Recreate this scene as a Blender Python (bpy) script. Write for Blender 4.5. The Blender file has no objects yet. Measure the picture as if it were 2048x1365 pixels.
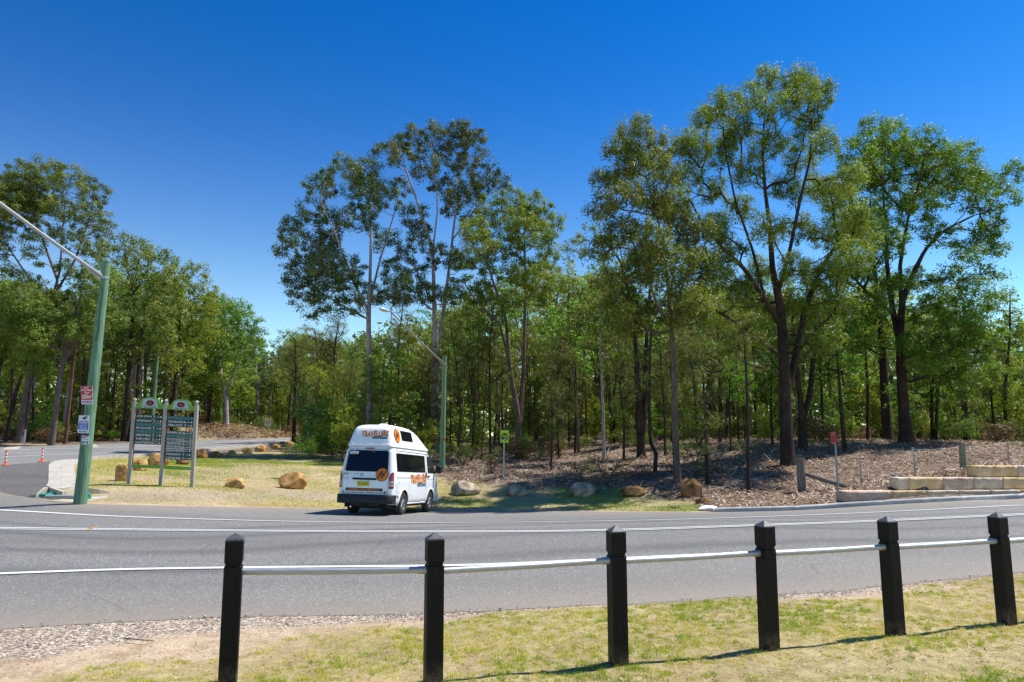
import bpy, bmesh, math, random
import numpy as np
from mathutils import Vector, Matrix, noise as mnoise

R = math.radians
sc = bpy.context.scene
C = sc.collection

# ------------------------------------------------------------------ camera, sky, sun, exposure
EYE = 1.75
F_PX = 1450.0            # focal length in pixels of the 2048 px wide photograph
PITCH = R(7.75)
CX, CY = 1024.0, 682.5
cam_d = bpy.data.cameras.new('camera')
cam_d.sensor_width = 36.0
cam_d.lens = F_PX / 2048.0 * 36.0
cam_d.clip_start = 0.1
cam_d.clip_end = 3000.0
cam = bpy.data.objects.new('camera', cam_d)
C.objects.link(cam)
cam.location = (0, 0, EYE)
cam.rotation_euler = (R(90) + PITCH, 0, 0)
sc.camera = cam

SUN_EL = R(60)
SUN_DIR = Vector((0.93, 0.37, 0)).normalized() * math.cos(SUN_EL) + Vector((0, 0, math.sin(SUN_EL)))   # towards the sun
wd = bpy.data.worlds.new('World')
sc.world = wd
wd.use_nodes = True
wn, wl = wd.node_tree.nodes, wd.node_tree.links
bg = wn['Background']
AIR_K, AIR_C = 7.0, (7.6, 6.2, 4.4)
sky = wn.new('ShaderNodeTexSky')
sky.sky_type = 'NISHITA'
sky.sun_disc = False
sky.sun_elevation = SUN_EL
sky.sun_rotation = math.atan2(SUN_DIR.x, SUN_DIR.y)
sky.altitude = 150
sky.air_density = 1.15
sky.dust_density = 0.5
sky.ozone_density = 4.0
hsv = wn.new('ShaderNodeHueSaturation')
hsv.inputs["Saturation"].default_value = 1.5
hsv.inputs['Hue'].default_value = 0.502
hsv.inputs['Value'].default_value = 1.0
wl.new(sky.outputs[0], hsv.inputs['Color'])
tint = wn.new('ShaderNodeMix'); tint.data_type = 'RGBA'; tint.blend_type = 'MULTIPLY'; tint.inputs[0].default_value = 1
tint.inputs[7].default_value = (.56, 1.09, 1.0, 1)
wl.new(hsv.outputs[0], tint.inputs[6])
# deeper overhead, paler low down: contrast of the clear sky raised a little
dn = wn.new('ShaderNodeVectorMath'); dn.operation = 'SCALE'; dn.inputs['Scale'].default_value = .1
gm_ = wn.new('ShaderNodeGamma'); gm_.inputs['Gamma'].default_value = 1.30
upn = wn.new('ShaderNodeVectorMath'); upn.operation = 'SCALE'; upn.inputs['Scale'].default_value = 11.3
wl.new(tint.outputs[2], dn.inputs[0]); wl.new(dn.outputs[0], gm_.inputs[0]); wl.new(gm_.outputs[0], upn.inputs[0]); # pale humid air low over the horizon
wt = wn.new('ShaderNodeTexCoord'); wsep = wn.new('ShaderNodeSeparateXYZ'); wl.new(wt.outputs['Generated'], wsep.inputs[0])
wz = wn.new('ShaderNodeMath'); wz.operation = 'SUBTRACT'; wz.inputs[0].default_value = 1.0; wz.use_clamp = True; wl.new(wsep.outputs[2], wz.inputs[1])
wp = wn.new('ShaderNodeMath'); wp.operation = 'POWER'; wp.inputs[1].default_value = AIR_K; wl.new(wz.outputs[0], wp.inputs[0])
wh = wn.new('ShaderNodeVectorMath'); wh.operation = 'SCALE'; wh.inputs[0].default_value = AIR_C; wl.new(wp.outputs[0], wh.inputs['Scale'])
wa = wn.new('ShaderNodeVectorMath'); wa.operation = 'ADD'; wl.new(upn.outputs[0], wa.inputs[0]); wl.new(wh.outputs[0], wa.inputs[1]); wl.new(wa.outputs[0], bg.inputs[0])
bg.inputs[1].default_value = 0.095

sun_d = bpy.data.lights.new('sun', 'SUN')
sun_d.energy = 4.6
sun_d.angle = R(0.53)
sun_d.color = (1.0, 0.955, 0.88)
sun = bpy.data.objects.new('sun', sun_d)
C.objects.link(sun)
sun.rotation_euler = SUN_DIR.to_track_quat('Z', 'Y').to_euler()
sun.location = (20, 8, 40)

sc.view_settings.view_transform = 'Standard'
sc.view_settings.look = 'None'
sc.view_settings.exposure = 0.70
sc.view_settings.gamma = 1.0
sc.render.engine = 'CYCLES'
sc.cycles.max_bounces = 6
sc.cycles.diffuse_bounces = 3
sc.cycles.transparent_max_bounces = 8
sc.cycles.use_denoising = True

# ------------------------------------------------------------------ photograph measurements -> places
def ray(px, py):
    dy = CY - py
    den = F_PX * math.cos(PITCH) - dy * math.sin(PITCH)
    return (px - CX) / den, (dy * math.cos(PITCH) + F_PX * math.sin(PITCH)) / den
def P(px, py, Y):
    a, b = ray(px, py)
    return Vector((a * Y, Y, EYE + b * Y))

# ------------------------------------------------------------------ terrain height, fitted through surveyed spots
_w = [(-12, 2, -.02), (-4, 2, 0), (3, 2, 0), (10, 2, 0.02), (-12, 6, -.08), (-4, 5.5, 0), (0, 5.5, 0), (3, 6.3, 0), (8, 6.5, .01), (14, 7, .03),
      (-6, 8, -.05), (0, 8.5, -.05), (6, 9.5, -.04), (13, 11, -.02), (-14, 10, -.12), (-5, 10.8, -.08), (2, 11.5, -.07), (9, 13, -.05),
      (-40, 5, -.3), (40, 5, .5), (-40, 20, .2), (45, 22, 1.2), (-25, -5, -.2), (25, -5, .2), (0, -6, 0), (30, 14, .35), (-22, 14, -.1), (-60, 40, 1.2),
      (0, 100, 1.0), (40, 100, 0.2), (80, 70, .6), (-40, 120, 4.0), (-80, 100, 4.0), (-120, 60, 3.0), (0, 180, -3), (-100, 200, -1), (120, 160, -5), (150, 40, 1), (-160, 10, 0)]
_p = [(0, 1060, 15.2), (870, 1067, 15.0), (1400, 1057, 15.3), (2048, 1031, 17.3), (0, 1024, 18.7), (600, 1044, 18.7), (870, 1048, 18.7), (1400, 1039, 18.6),
      (2048, 1012, 20.2), (150, 1009, 20), (500, 1016.5, 22.5), (800, 1031, 22.3), (853, 1025, 25.0), (1000, 1022, 25.5), (1200, 1025, 24.2), (1440, 1024, 22.7), (1700, 1011, 22.5),
      (2048, 996, 22.6), (930, 991, 29), (1165, 994, 28), (1385, 995, 26.5), (585, 977, 29), (470, 975, 27), (258, 968, 25), (321, 972, 25), (384, 974, 25),
      (1007, 958, 32), (885, 935, 38), (1100, 920, 41), (1200, 885, 50), (1050, 880, 52), (1355, 955, 30), (1575, 930, 33), (1810, 885, 40), (1925, 943, 26.2),
      (1603, 985, 27), (1722, 972, 26), (1830, 955, 25.4), (2018, 930, 27), (1688, 1005, 23.2), (2048, 934, 24.9), (1970, 935, 24.9), (1860, 957, 24.6), (1740, 983, 24.1),
      (100, 925, 34), (0, 935, 31), (250, 912, 40), (400, 902, 47), (500, 892, 54), (570, 885, 62), (0, 893, 46), (200, 887, 52), (400, 880, 64), (590, 876.5, 78),
      (0, 1000, 21.8), (0, 965, 26), (100, 990, 22), (95, 940, 29), (240, 955, 27), (700, 905, 52), (760, 895, 56), (450, 856, 72), (520, 860, 78), (390, 860, 66),
      (200, 876, 58), (0, 878, 54), (640, 872, 86), (1400, 888, 42), (2048, 890, 40), (1000, 872, 62), (1200, 868, 62), (1500, 879, 50)]
_pts = [(a, b, c) for a, b, c in _w]
for px_, py_, Y_ in _p:
    v_ = P(px_, py_, Y_)
    _pts.append((v_.x, v_.y, v_.z))
_pts = np.array(_pts)
def _phi(d2): return np.sqrt(d2 + 1.5 ** 2)
_n = len(_pts)
_d2 = ((_pts[:, None, :2] - _pts[None, :, :2]) ** 2).sum(-1)
_A = np.zeros((_n + 3, _n + 3))
_A[:_n, :_n] = _phi(_d2) - np.eye(_n) * 0.08
_A[:_n, _n] = 1; _A[:_n, _n + 1:] = _pts[:, :2]
_A[_n, :_n] = 1; _A[_n + 1:, :_n] = _pts[:, :2].T
_co = np.linalg.solve(_A, np.concatenate([_pts[:, 2], [0, 0, 0]]))
def gz(X, Y):
    """terrain height, vectorised"""
    X = np.asarray(X, float); Y = np.asarray(Y, float)
    sh = X.shape
    x, y = X.ravel(), Y.ravel()
    out = np.empty(x.size)
    for i in range(0, x.size, 20000):
        xs, ys = x[i:i+20000], y[i:i+20000]
        d2 = (xs[:, None] - _pts[None, :, 0]) ** 2 + (ys[:, None] - _pts[None, :, 1]) ** 2
        out[i:i+20000] = _phi(d2) @ _co[:_n] + _co[_n] + _co[_n+1] * xs + _co[_n+2] * ys
    rr = np.sqrt(x * x + y * y)
    k = np.clip((rr - 190) / 200, 0, 1)
    out = out * (1 - k) + (-6.0) * k
    # level strip kept free in front of the retaining wall
    yw = 23.2 + (x - 10.4) * .0175
    zf = -.225 + (x - 10.4) * .034
    out = np.where((x > 10.5) & (y < yw + .25) & (y > yw - .4), np.minimum(out, zf), out)
    return out.reshape(sh)
def g1(x, y): return float(gz(np.array([x]), np.array([y]))[0])
_YS = np.concatenate([np.arange(3, 40, .05), np.arange(40, 140, .25)])
def G(px, py):
    """where the line of sight through a spot of the photograph meets the terrain"""
    a, b = ray(px, py)
    h = EYE + b * _YS - gz(a * _YS, _YS)
    k = np.argmax(h < 0)
    if h[k] >= 0: k = len(_YS) - 1
    if k == 0: y = _YS[0]
    else: y = _YS[k-1] + (_YS[k] - _YS[k-1]) * h[k-1] / (h[k-1] - h[k])
    return Vector((a * y, y, g1(a * y, y)))
def on(px, Y):
    """the terrain spot at distance Y in the direction of column px (measured at the horizon)"""
    x = (px - CX) / (F_PX / math.cos(PITCH)) * Y
    return Vector((x, Y, g1(x, Y)))

def vnoise(X, Y, s, seed=0):
    """smooth value noise 0..1, vectorised"""
    x = np.asarray(X) / s; y = np.asarray(Y) / s
    xi = np.floor(x).astype(np.int64); yi = np.floor(y).astype(np.int64)
    xf = x - xi; yf = y - yi
    xf = xf * xf * (3 - 2 * xf); yf = yf * yf * (3 - 2 * yf)
    def h(a, b):
        n = (a * 374761393 + b * 668265263 + seed * 69069) & 0xffffffff
        n = ((n ^ (n >> 13)) * 1274126177) & 0xffffffff
        return ((n ^ (n >> 16)) & 0xffff) / 65535.0
    return (h(xi, yi) * (1 - xf) + h(xi + 1, yi) * xf) * (1 - yf) + (h(xi, yi + 1) * (1 - xf) + h(xi + 1, yi + 1) * xf) * yf

# ------------------------------------------------------------------ mesh helpers
def tag(o, label=None, cat=None, group=None, kind=None):
    if label: o['label'] = label
    if cat: o['category'] = cat
    if group: o['group'] = group
    if kind: o['kind'] = kind
    return o
def thing(name, loc, label, cat, group=None, rz=0):
    o = bpy.data.objects.new(name, None)
    o.empty_display_size = .2
    o.location = loc; o.rotation_euler = (0, 0, rz)
    C.objects.link(o)
    return tag(o, label, cat, group)
def mesh_np(name, V, Fs, mats, parent=None, smooth=False, midx=None, origin=None, k=None):
    """V (n,3); Fs (m,k) array of equal-size faces, or a list of lists"""
    me = bpy.data.meshes.new(name)
    V = np.asarray(V, np.float32)
    if origin is not None: V = V - np.asarray(origin, np.float32)
    if isinstance(Fs, np.ndarray):
        m, k = Fs.shape
        me.vertices.add(len(V)); me.vertices.foreach_set('co', V.ravel())
        me.loops.add(m * k); me.loops.foreach_set('vertex_index', Fs.astype(np.int32).ravel())
        me.polygons.add(m)
        me.polygons.foreach_set('loop_start', np.arange(0, m * k, k, dtype=np.int32))
        me.polygons.foreach_set('loop_total', np.full(m, k, dtype=np.int32))
    else:
        me.from_pydata([tuple(v) for v in V.tolist()], [], Fs)
    for mm in (mats if isinstance(mats, (list, tuple)) else [mats]): me.materials.append(mm)
    if midx is not None: me.polygons.foreach_set('material_index', np.asarray(midx, np.int32))
    me.update(calc_edges=True)
    me.validate()
    if smooth: me.polygons.foreach_set('use_smooth', np.ones(len(me.polygons), bool))
    o = bpy.data.objects.new(name, me)
    C.objects.link(o)
    if parent is not None: o.parent = parent
    return o
class MB:
    def __init__(s): s.v = []; s.f = []; s.m = []; s.mi = 0
    def add(s, vs, fs):
        n = len(s.v); s.v += [tuple(v) for v in vs]
        for f in fs: s.f.append([i + n for i in f]); s.m.append(s.mi)
        return s
    def box(s, c, d, rz=0, M=None, bev=0):
        hx, hy, hz = d[0]/2, d[1]/2, d[2]/2
        vs = []
        if bev:
            b = bev
            for zz, ins in ((-hz, b), (-hz+b, 0), (hz-b, 0), (hz, b)):
                X, Y = hx-ins, hy-ins
                bb = b*.7
                for x, y in ((-X+bb, -Y), (X-bb, -Y), (X, -Y+bb), (X, Y-bb), (X-bb, Y), (-X+bb, Y), (-X, Y-bb), (-X, -Y+bb)):
                    vs.append(Vector((x, y, zz)))
            fs = [list(range(7, -1, -1)), list(range(24, 32))]
            for l in range(3):
                for i in range(8):
                    fs.append([l*8+i, l*8+(i+1) % 8, (l+1)*8+(i+1) % 8, (l+1)*8+i])
        else:
            vs = [Vector((x, y, z)) for z in (-hz, hz) for x, y in ((-hx, -hy), (hx, -hy), (hx, hy), (-hx, hy))]
            fs = [[3, 2, 1, 0], [4, 5, 6, 7], [0, 1, 5, 4], [1, 2, 6, 5], [2, 3, 7, 6], [3, 0, 4, 7]]
        if M is None: M = Matrix.Translation(c) @ Matrix.Rotation(rz, 4, 'Z')
        return s.add([M @ v for v in vs], fs)
    def tube(s, pts, rad, n=8, caps=True):
        pts = [Vector(p) for p in pts]
        if not hasattr(rad, '__len__'): rad = [rad] * len(pts)
        vs = []; fs = []
        up = None
        for i, p in enumerate(pts):
            d = (pts[min(i+1, len(pts)-1)] - pts[max(i-1, 0)]).normalized()
            if up is None:
                up = Vector((0, 0, 1)) if abs(d.z) < .9 else Vector((1, 0, 0))
            a = d.cross(up).normalized(); b = a.cross(d).normalized(); up = b
            for j in range(n):
                t = 2*math.pi*j/n
                vs.append(p + (a*math.cos(t) + b*math.sin(t)) * rad[i])
        for i in range(len(pts)-1):
            for j in range(n):
                fs.append([i*n+j, i*n+(j+1) % n, (i+1)*n+(j+1) % n, (i+1)*n+j])
        if caps:
            fs.append(list(range(n-1, -1, -1))); fs.append([(len(pts)-1)*n+j for j in range(n)])
        return s.add(vs, fs)
    def lathe(s, prof, c=(0, 0, 0), n=16, M=None):
        """prof: (radius, height) pairs turned about z"""
        M = M or Matrix.Translation(c)
        vs = []; fs = []
        for r, z in prof:
            for j in range(n):
                t = 2*math.pi*j/n
                vs.append(M @ Vector((r*math.cos(t), r*math.sin(t), z)))
        for i in range(len(prof)-1):
            for j in range(n):
                fs.append([i*n+j, i*n+(j+1) % n, (i+1)*n+(j+1) % n, (i+1)*n+j])
        fs.append(list(range(n-1, -1, -1))); fs.append([(len(prof)-1)*n+j for j in range(n)])
        return s.add(vs, fs)
    def prism(s, poly, M, t):
        """poly in local x,z plane, extruded along y from 0 to t"""
        n = len(poly)
        vs = [M @ Vector((x, 0, z)) for x, z in poly] + [M @ Vector((x, t, z)) for x, z in poly]
        fs = [list(range(n)), list(range(2*n-1, n-1, -1))] + [[i, i+n, (i+1) % n+n, (i+1) % n] for i in range(n)]
        return s.add(vs, fs)
    def build(s, name, mats, parent=None, smooth=False, origin=None):
        o = mesh_np(name, np.array(s.v, np.float32), s.f, mats, parent, False, s.m, origin)
        if smooth:
            bm = bmesh.new(); bm.from_mesh(o.data)
            for f in bm.faces: f.smooth = True
            ca = math.cos(R(38))
            for e in bm.edges:
                if len(e.link_faces) == 2 and e.link_faces[0].normal.dot(e.link_faces[1].normal) < ca: e.smooth = False
            bm.to_mesh(o.data); bm.free()
        return o
def copy_tree(o, parent=None):
    c = o.copy(); C.objects.link(c)
    if parent is not None: c.parent = parent
    for ch in o.children: copy_tree(ch, c)
    return c

_tc = {}
def text_geo(s, size=1.0, off=0.0, ax='LEFT', sx=1.0, shear=0):
    key = (s, size, off, ax, sx, shear)
    if key in _tc: return _tc[key]
    cu = bpy.data.curves.new('t', 'FONT')
    cu.body = s; cu.size = size; cu.offset = off; cu.align_x = ax; cu.resolution_u = 2; cu.shear = shear
    ob = bpy.data.objects.new('t', cu); C.objects.link(ob)
    dg = bpy.context.evaluated_depsgraph_get()
    me = bpy.data.meshes.new_from_object(ob.evaluated_get(dg))
    vs = [(v.co.x * sx, v.co.y) for v in me.vertices]
    fs = [list(p.vertices) for p in me.polygons]
    bpy.data.objects.remove(ob); bpy.data.curves.remove(cu); bpy.data.meshes.remove(me)
    _tc[key] = (vs, fs)
    return vs, fs
def text_fit(mb, s, x0, x1, z0, z1, fn, bold=0.0, shear=0, warp=None):
    """lettering filling the box x0..x1, z0..z1; fn(u, v) -> point"""
    vs, fs = text_geo(s, 1.0, bold, 'LEFT', 1.0, shear)
    if not vs: return
    a = np.array(vs); mn = a.min(0); mx = a.max(0)
    out = []
    for u, v in vs:
        tu = (u - mn[0]) / (mx[0]-mn[0]); tv = (v - mn[1]) / max(mx[1]-mn[1], 1e-6)
        if warp: tu, tv = warp(tu, tv)
        out.append(fn(x0 + (x1-x0) * tu, z0 + (z1-z0) * tv))
    mb.add(out, fs)
def disc(mb, cx, cz, rx, rz, fn, n=28, r0=0):
    if r0:
        vs = [fn(cx+rx*k*math.cos(t), cz+rz*k*math.sin(t)) for k in (1, r0) for t in [2*math.pi*i/n for i in range(n)]]
        mb.add(vs, [[i, (i+1) % n, n+(i+1) % n, n+i] for i in range(n)])
    else:
        vs = [fn(cx+rx*k*math.cos(t), cz+rz*k*math.sin(t)) for k in (1, .5) for t in [2*math.pi*i/n for i in range(n)]] + [fn(cx, cz)]
        mb.add(vs, [[i, (i+1) % n, n+(i+1) % n, n+i] for i in range(n)] + [[n+i, n+(i+1) % n, 2*n] for i in range(n)])
def quad(mb, x0, x1, z0, z1, fn, nx=4, nz=2):
    vs = [fn(x0+(x1-x0)*i/nx, z0+(z1-z0)*j/nz) for j in range(nz+1) for i in range(nx+1)]
    mb.add(vs, [[j*(nx+1)+i, j*(nx+1)+i+1, (j+1)*(nx+1)+i+1, (j+1)*(nx+1)+i] for j in range(nz) for i in range(nx)])

# ------------------------------------------------------------------ materials
def srgb(r, g, b):
    f = lambda c: ((c/255+.055)/1.055)**2.4 if c > 10 else c/255/12.92
    return (f(r), f(g), f(b), 1)
class NT:
    def __init__(s, name):
        s.m = bpy.data.materials.new(name); s.m.use_nodes = True
        s.n = s.m.node_tree.nodes; s.l = s.m.node_tree.links
        s.b = s.n['Principled BSDF']; s.out = s.n['Material Output']
        s.b.inputs['Specular IOR Level'].default_value = .3
    def new(s, t, **kw):
        n = s.n.new(t)
        for k, v in kw.items(): setattr(n, k, v)
        return n
    def link(s, a, b): s.l.new(a, b)
    def coord(s, kind='Object'):
        return s.new('ShaderNodeTexCoord').outputs[kind]
    def pos(s):
        return s.new('ShaderNodeNewGeometry').outputs['Position']
    def scale(s, vec, sc3):
        m = s.new('ShaderNodeMapping'); m.inputs['Scale'].default_value = sc3
        s.link(vec, m.inputs[0]); return m.outputs[0]
    def noise(s, vec, scale, detail=4, rough=.6, out='Fac'):
        n = s.new('ShaderNodeTexNoise'); n.inputs['Scale'].default_value = scale
        n.inputs['Detail'].default_value = detail; n.inputs['Roughness'].default_value = rough
        if vec is not None: s.link(vec, n.inputs['Vector'])
        return n.outputs[out]
    def voro(s, vec, scale, out='Color', feature='F1'):
        n = s.new('ShaderNodeTexVoronoi', feature=feature); n.inputs['Scale'].default_value = scale
        s.link(vec, n.inputs['Vector']); return n.outputs[out]
    def ramp(s, fac, stops):
        r = s.new('ShaderNodeValToRGB'); e = r.color_ramp.elements
        while len(e) > 2: e.remove(e[-1])
        e[0].position, e[0].color = stops[0][0], stops[0][1]
        e[1].position, e[1].color = stops[1][0], stops[1][1]
        for p, c in stops[2:]:
            x = e.new(p); x.color = c
        s.link(fac, r.inputs[0]); return r.outputs[0]
    def mix(s, fac, a, b, mode='MIX'):
        m = s.new('ShaderNodeMix', data_type='RGBA', blend_type=mode)
        for sock, v in ((m.inputs[0], fac), (m.inputs[6], a), (m.inputs[7], b)):
            if isinstance(v, (int, float)): sock.default_value = v
            elif isinstance(v, tuple): sock.default_value = v if len(v) == 4 else (*v, 1)
            else: s.link(v, sock)
        return m.outputs[2]
    def math(s, op, a, b=0.0, clamp=False):
        m = s.new('ShaderNodeMath', operation=op, use_clamp=clamp)
        for i, v in enumerate((a, b)):
            if isinstance(v, (int, float)): m.inputs[i].default_value = v
            else: s.link(v, m.inputs[i])
        return m.outputs[0]
    def bump(s, h, strength=.4, dist=.02):
        b = s.new('ShaderNodeBump'); b.inputs['Strength'].default_value = strength; b.inputs['Distance'].default_value = dist
        s.link(h, b.inputs['Height']); s.link(b.outputs[0], s.b.inputs['Normal']); return b
    def base(s, c):
        if isinstance(c, tuple): s.b.inputs['Base Color'].default_value = c if len(c) == 4 else (*c, 1)
        else: s.link(c, s.b.inputs['Base Color'])
    def rough(s, v):
        if isinstance(v, (int, float)): s.b.inputs['Roughness'].default_value = v
        else: s.link(v, s.b.inputs['Roughness'])
def simple(name, col, rough=.5, metal=0, var=.12, scale=6, spec=.3, bump=0, coat=0):
    t = NT(name)
    c = (*col[:3], 1)
    dk = tuple(x * (1-var) for x in col[:3]) + (1,)
    lt = tuple(min(1, x * (1+var)) for x in col[:3]) + (1,)
    n = t.noise(t.coord(), scale, 5, .65)
    t.base(t.ramp(n, [(.3, dk), (.7, lt)]))
    t.rough(rough); t.b.inputs['Metallic'].default_value = metal
    t.b.inputs['Specular IOR Level'].default_value = spec
    t.b.inputs['Coat Weight'].default_value = coat
    if bump: t.bump(t.noise(t.coord(), scale*6, 4, .6), bump, .01)
    return t.m
# ------------------------------------------------------------------ ground materials
def ground_mat():
    t = NT('ground_soil_grass_litter')
    p = t.pos()
    za = t.new('ShaderNodeVertexColor', layer_name='zone').outputs['Color']
    sp = t.new('ShaderNodeSeparateColor'); t.link(za, sp.inputs[0])
    n1 = t.noise(p, 1.3, 5, .65); n2 = t.noise(p, 9, 6, .7); n3 = t.noise(p, 45, 5, .7); n4 = t.noise(p, .35, 3, .5)
    # bare soil
    soil = t.ramp(n3, [(.3, srgb(142, 122, 100)), (.5, srgb(184, 164, 138)), (.72, srgb(214, 196, 170))])
    dirt2 = t.ramp(t.noise(p, 3.2, 7, .75), [(.46, (0, 0, 0, 1)), (.62, (.75, .75, .75, 1))])
    soil = t.mix(dirt2, soil, t.ramp(n3, [(.3, srgb(110, 88, 66)), (.6, srgb(160, 136, 108)), (.8, srgb(196, 176, 150))]))
    # grass: straw to green by patches, broken by fine noise
    straw = t.ramp(n3, [(.3, srgb(120, 104, 62)), (.5, srgb(176, 158, 108)), (.7, srgb(208, 190, 144))])
    green = t.ramp(n3, [(.3, srgb(70, 84, 26)), (.5, srgb(128, 142, 50)), (.72, srgb(172, 178, 84))])
    gm = t.ramp(t.mix(.45, n1, n2), [(.42, (0, 0, 0, 1)), (.58, (1, 1, 1, 1))])
    al = za_a = t.new('ShaderNodeVertexColor', layer_name='zone').outputs['Alpha']
    gmx = t.math('ADD', t.math('MULTIPLY', gm, .45), t.math('MULTIPLY', al, .75), True)
    thatch = t.ramp(t.mix(.5, t.noise(p, 22, 6, .8), t.noise(p, 5, 5, .7)), [(.32, srgb(84, 66, 48)), (.45, srgb(140, 120, 94)), (.58, srgb(188, 170, 136)), (.72, srgb(176, 168, 108))])
    grass = t.mix(.6, t.mix(gmx, straw, green), thatch)
    # leaf litter: pale flakes over dark brown
    lv = t.new('ShaderNodeSeparateColor'); t.link(t.voro(p, 16), lv.inputs[0])
    lv2 = t.new('ShaderNodeSeparateColor'); t.link(t.voro(p, 42), lv2.inputs[0])
    flk = t.ramp(lv.outputs[0], [(.0, srgb(70, 60, 52)), (.35, srgb(126, 108, 90)), (.7, srgb(172, 150, 128)), (1, srgb(210, 198, 186))])
    flk2 = t.ramp(lv2.outputs[1], [(.0, srgb(54, 44, 38)), (.4, srgb(122, 104, 88)), (1, srgb(194, 176, 160))])
    lit = t.mix(.22, t.mix(.5, flk, flk2), (.03, .022, .018, 1))
    lit = t.mix(t.ramp(n2, [(.42, (0, 0, 0, 1)), (.6, (1, 1, 1, 1))]), lit, t.mix(.85, lit, srgb(120, 98, 82), 'MULTIPLY'))
    lit = t.mix(t.ramp(n1, [(.5, (0, 0, 0, 1)), (.75, (.6, .6, .6, 1))]), lit, srgb(150, 130, 108))
    # gravel
    gv = t.new('ShaderNodeSeparateColor'); t.link(t.voro(p, 48), gv.inputs[0])
    gra = t.ramp(gv.outputs[0], [(0, srgb(90, 80, 70)), (.4, srgb(144, 131, 117)), (.75, srgb(180, 163, 144)), (1, srgb(218, 206, 190))])
    c = t.mix(sp.outputs[0], soil, grass)
    c = t.mix(sp.outputs[2], c, gra)
    c = t.mix(sp.outputs[1], c, lit)
    c = t.mix(t.ramp(n4, [(.35, (.25, .25, .25, 1)), (.6, (0, 0, 0, 1))]), c, srgb(120, 100, 76), 'MULTIPLY')
    t.base(c); t.rough(.95); t.b.inputs['Specular IOR Level'].default_value = .1
    t.bump(t.mix(.5, n3, n2), .7, .04)
    return t.m
M_ground = ground_mat()

def asphalt_mat(name, c0, c1, c2, warm=.0):
    t = NT(name)
    p = t.pos()
    v = t.new('ShaderNodeSeparateColor'); t.link(t.voro(p, 95), v.inputs[0])
    fine = t.noise(p, 220, 3, .7)
    stone = t.ramp(v.outputs[0], [(0, c0), (.55, c1), (.9, c2), (1, srgb(205, 203, 200))])
    st = t.scale(p, (.12, .9, .9))
    big = t.noise(st, .55, 4, .55)
    c = t.mix(t.ramp(big, [(.35, (.0, .0, .0, 1)), (.7, (.38, .38, .38, 1))]), stone, c0)
    c = t.mix(t.ramp(t.noise(p, 6, 6, .75), [(.55, (0, 0, 0, 1)), (.75, (.3, .3, .3, 1))]), c, c2)
    c = t.mix(t.ramp(fine, [(.3, (.35, .35, .35, 1)), (.5, (0, 0, 0, 1))]), c, (c0[0]*.5, c0[1]*.5, c0[2]*.5, 1))
    # fine cracks, here and there
    cr = t.voro(t.mix(.12, p, t.noise(p, 1.4, 3, .5, 'Color')), .55, 'Distance', 'DISTANCE_TO_EDGE')
    crm = t.math('MULTIPLY', t.ramp(cr, [(.0, (1, 1, 1, 1)), (.006, (0, 0, 0, 1))]), t.ramp(t.noise(p, .3, 2, .5), [(.55, (0, 0, 0, 1)), (.62, (.5, .5, .5, 1))]))
    c = t.mix(crm, c, (.02, .02, .02, 1))
    if warm:
        ac = t.new('ShaderNodeAttribute', attribute_name='across').outputs['Fac']
        acn = t.math('ADD', ac, t.math('MULTIPLY', t.math('SUBTRACT', t.noise(t.scale(p, (.15, .6, .6)), 1.0, 4, .6), .5), .05))
        Z0, Z1 = (0, 0, 0, 1), (.42, .42, .42, 1)
        tr = t.ramp(acn, [(0, Z0), (.185, Z0), (.22, Z1), (.255, Z0), (.325, Z0), (.36, Z1), (.395, Z0), (.475, Z0), (.505, Z1), (.54, Z0), (.585, Z0), (.615, Z1), (.645, Z0), (1, Z0)])
        c = t.mix(tr, c, (c0[0]*.62, c0[1]*.62, c0[2]*.64, 1))
        du = t.ramp(acn, [(0, (.75, .75, .75, 1)), (.05, (.34, .34, .34, 1)), (.14, (.10, .10, .10, 1)), (.2, Z0), (.70, Z0), (.88, (.18, .18, .18, 1)), (.97, (.5, .5, .5, 1)), (1, (.8, .8, .8, 1))])
        c = t.mix(du, c, srgb(138, 127, 114))
        dr = t.voro(t.scale(p, (.5, .5, .5)), 3.1, 'Distance')
        oil = t.math('MULTIPLY', t.ramp(dr, [(0, (1, 1, 1, 1)), (.10, (0, 0, 0, 1))]), t.ramp(acn, [(.26, Z0), (.29, (.5, .5, .5, 1)), (.33, Z0), (.54, Z0), (.56, (.5, .5, .5, 1)), (.585, Z0)]))
        c = t.mix(oil, c, (.02, .02, .022, 1))
    t.base(c); t.rough(.78); t.b.inputs['Specular IOR Level'].default_value = .35
    t.bump(t.mix(.5, v.outputs[0], fine), .5, .006)
    return t.m
M_asph = asphalt_mat('worn_grey_asphalt', srgb(79, 78, 76), srgb(110, 109, 107), srgb(140, 138, 135), .1)
M_asph2 = asphalt_mat('side_road_asphalt', srgb(92, 91, 90), srgb(120, 119, 118), srgb(146, 145, 143))
M_asph3 = asphalt_mat('dark_patched_asphalt', srgb(62, 59, 57), srgb(88, 85, 82), srgb(112, 109, 105))
def paint_mat():
    t = NT('road_paint')
    p = t.pos()
    n = t.noise(p, 60, 5, .8)
    c = t.ramp(n, [(.34, srgb(112, 112, 113)), (.42, srgb(178, 178, 178)), (.52, srgb(212, 212, 210)), (.7, srgb(226, 226, 224))])
    t.base(c); t.rough(.7)
    return t.m
M_paint = paint_mat()
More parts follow.
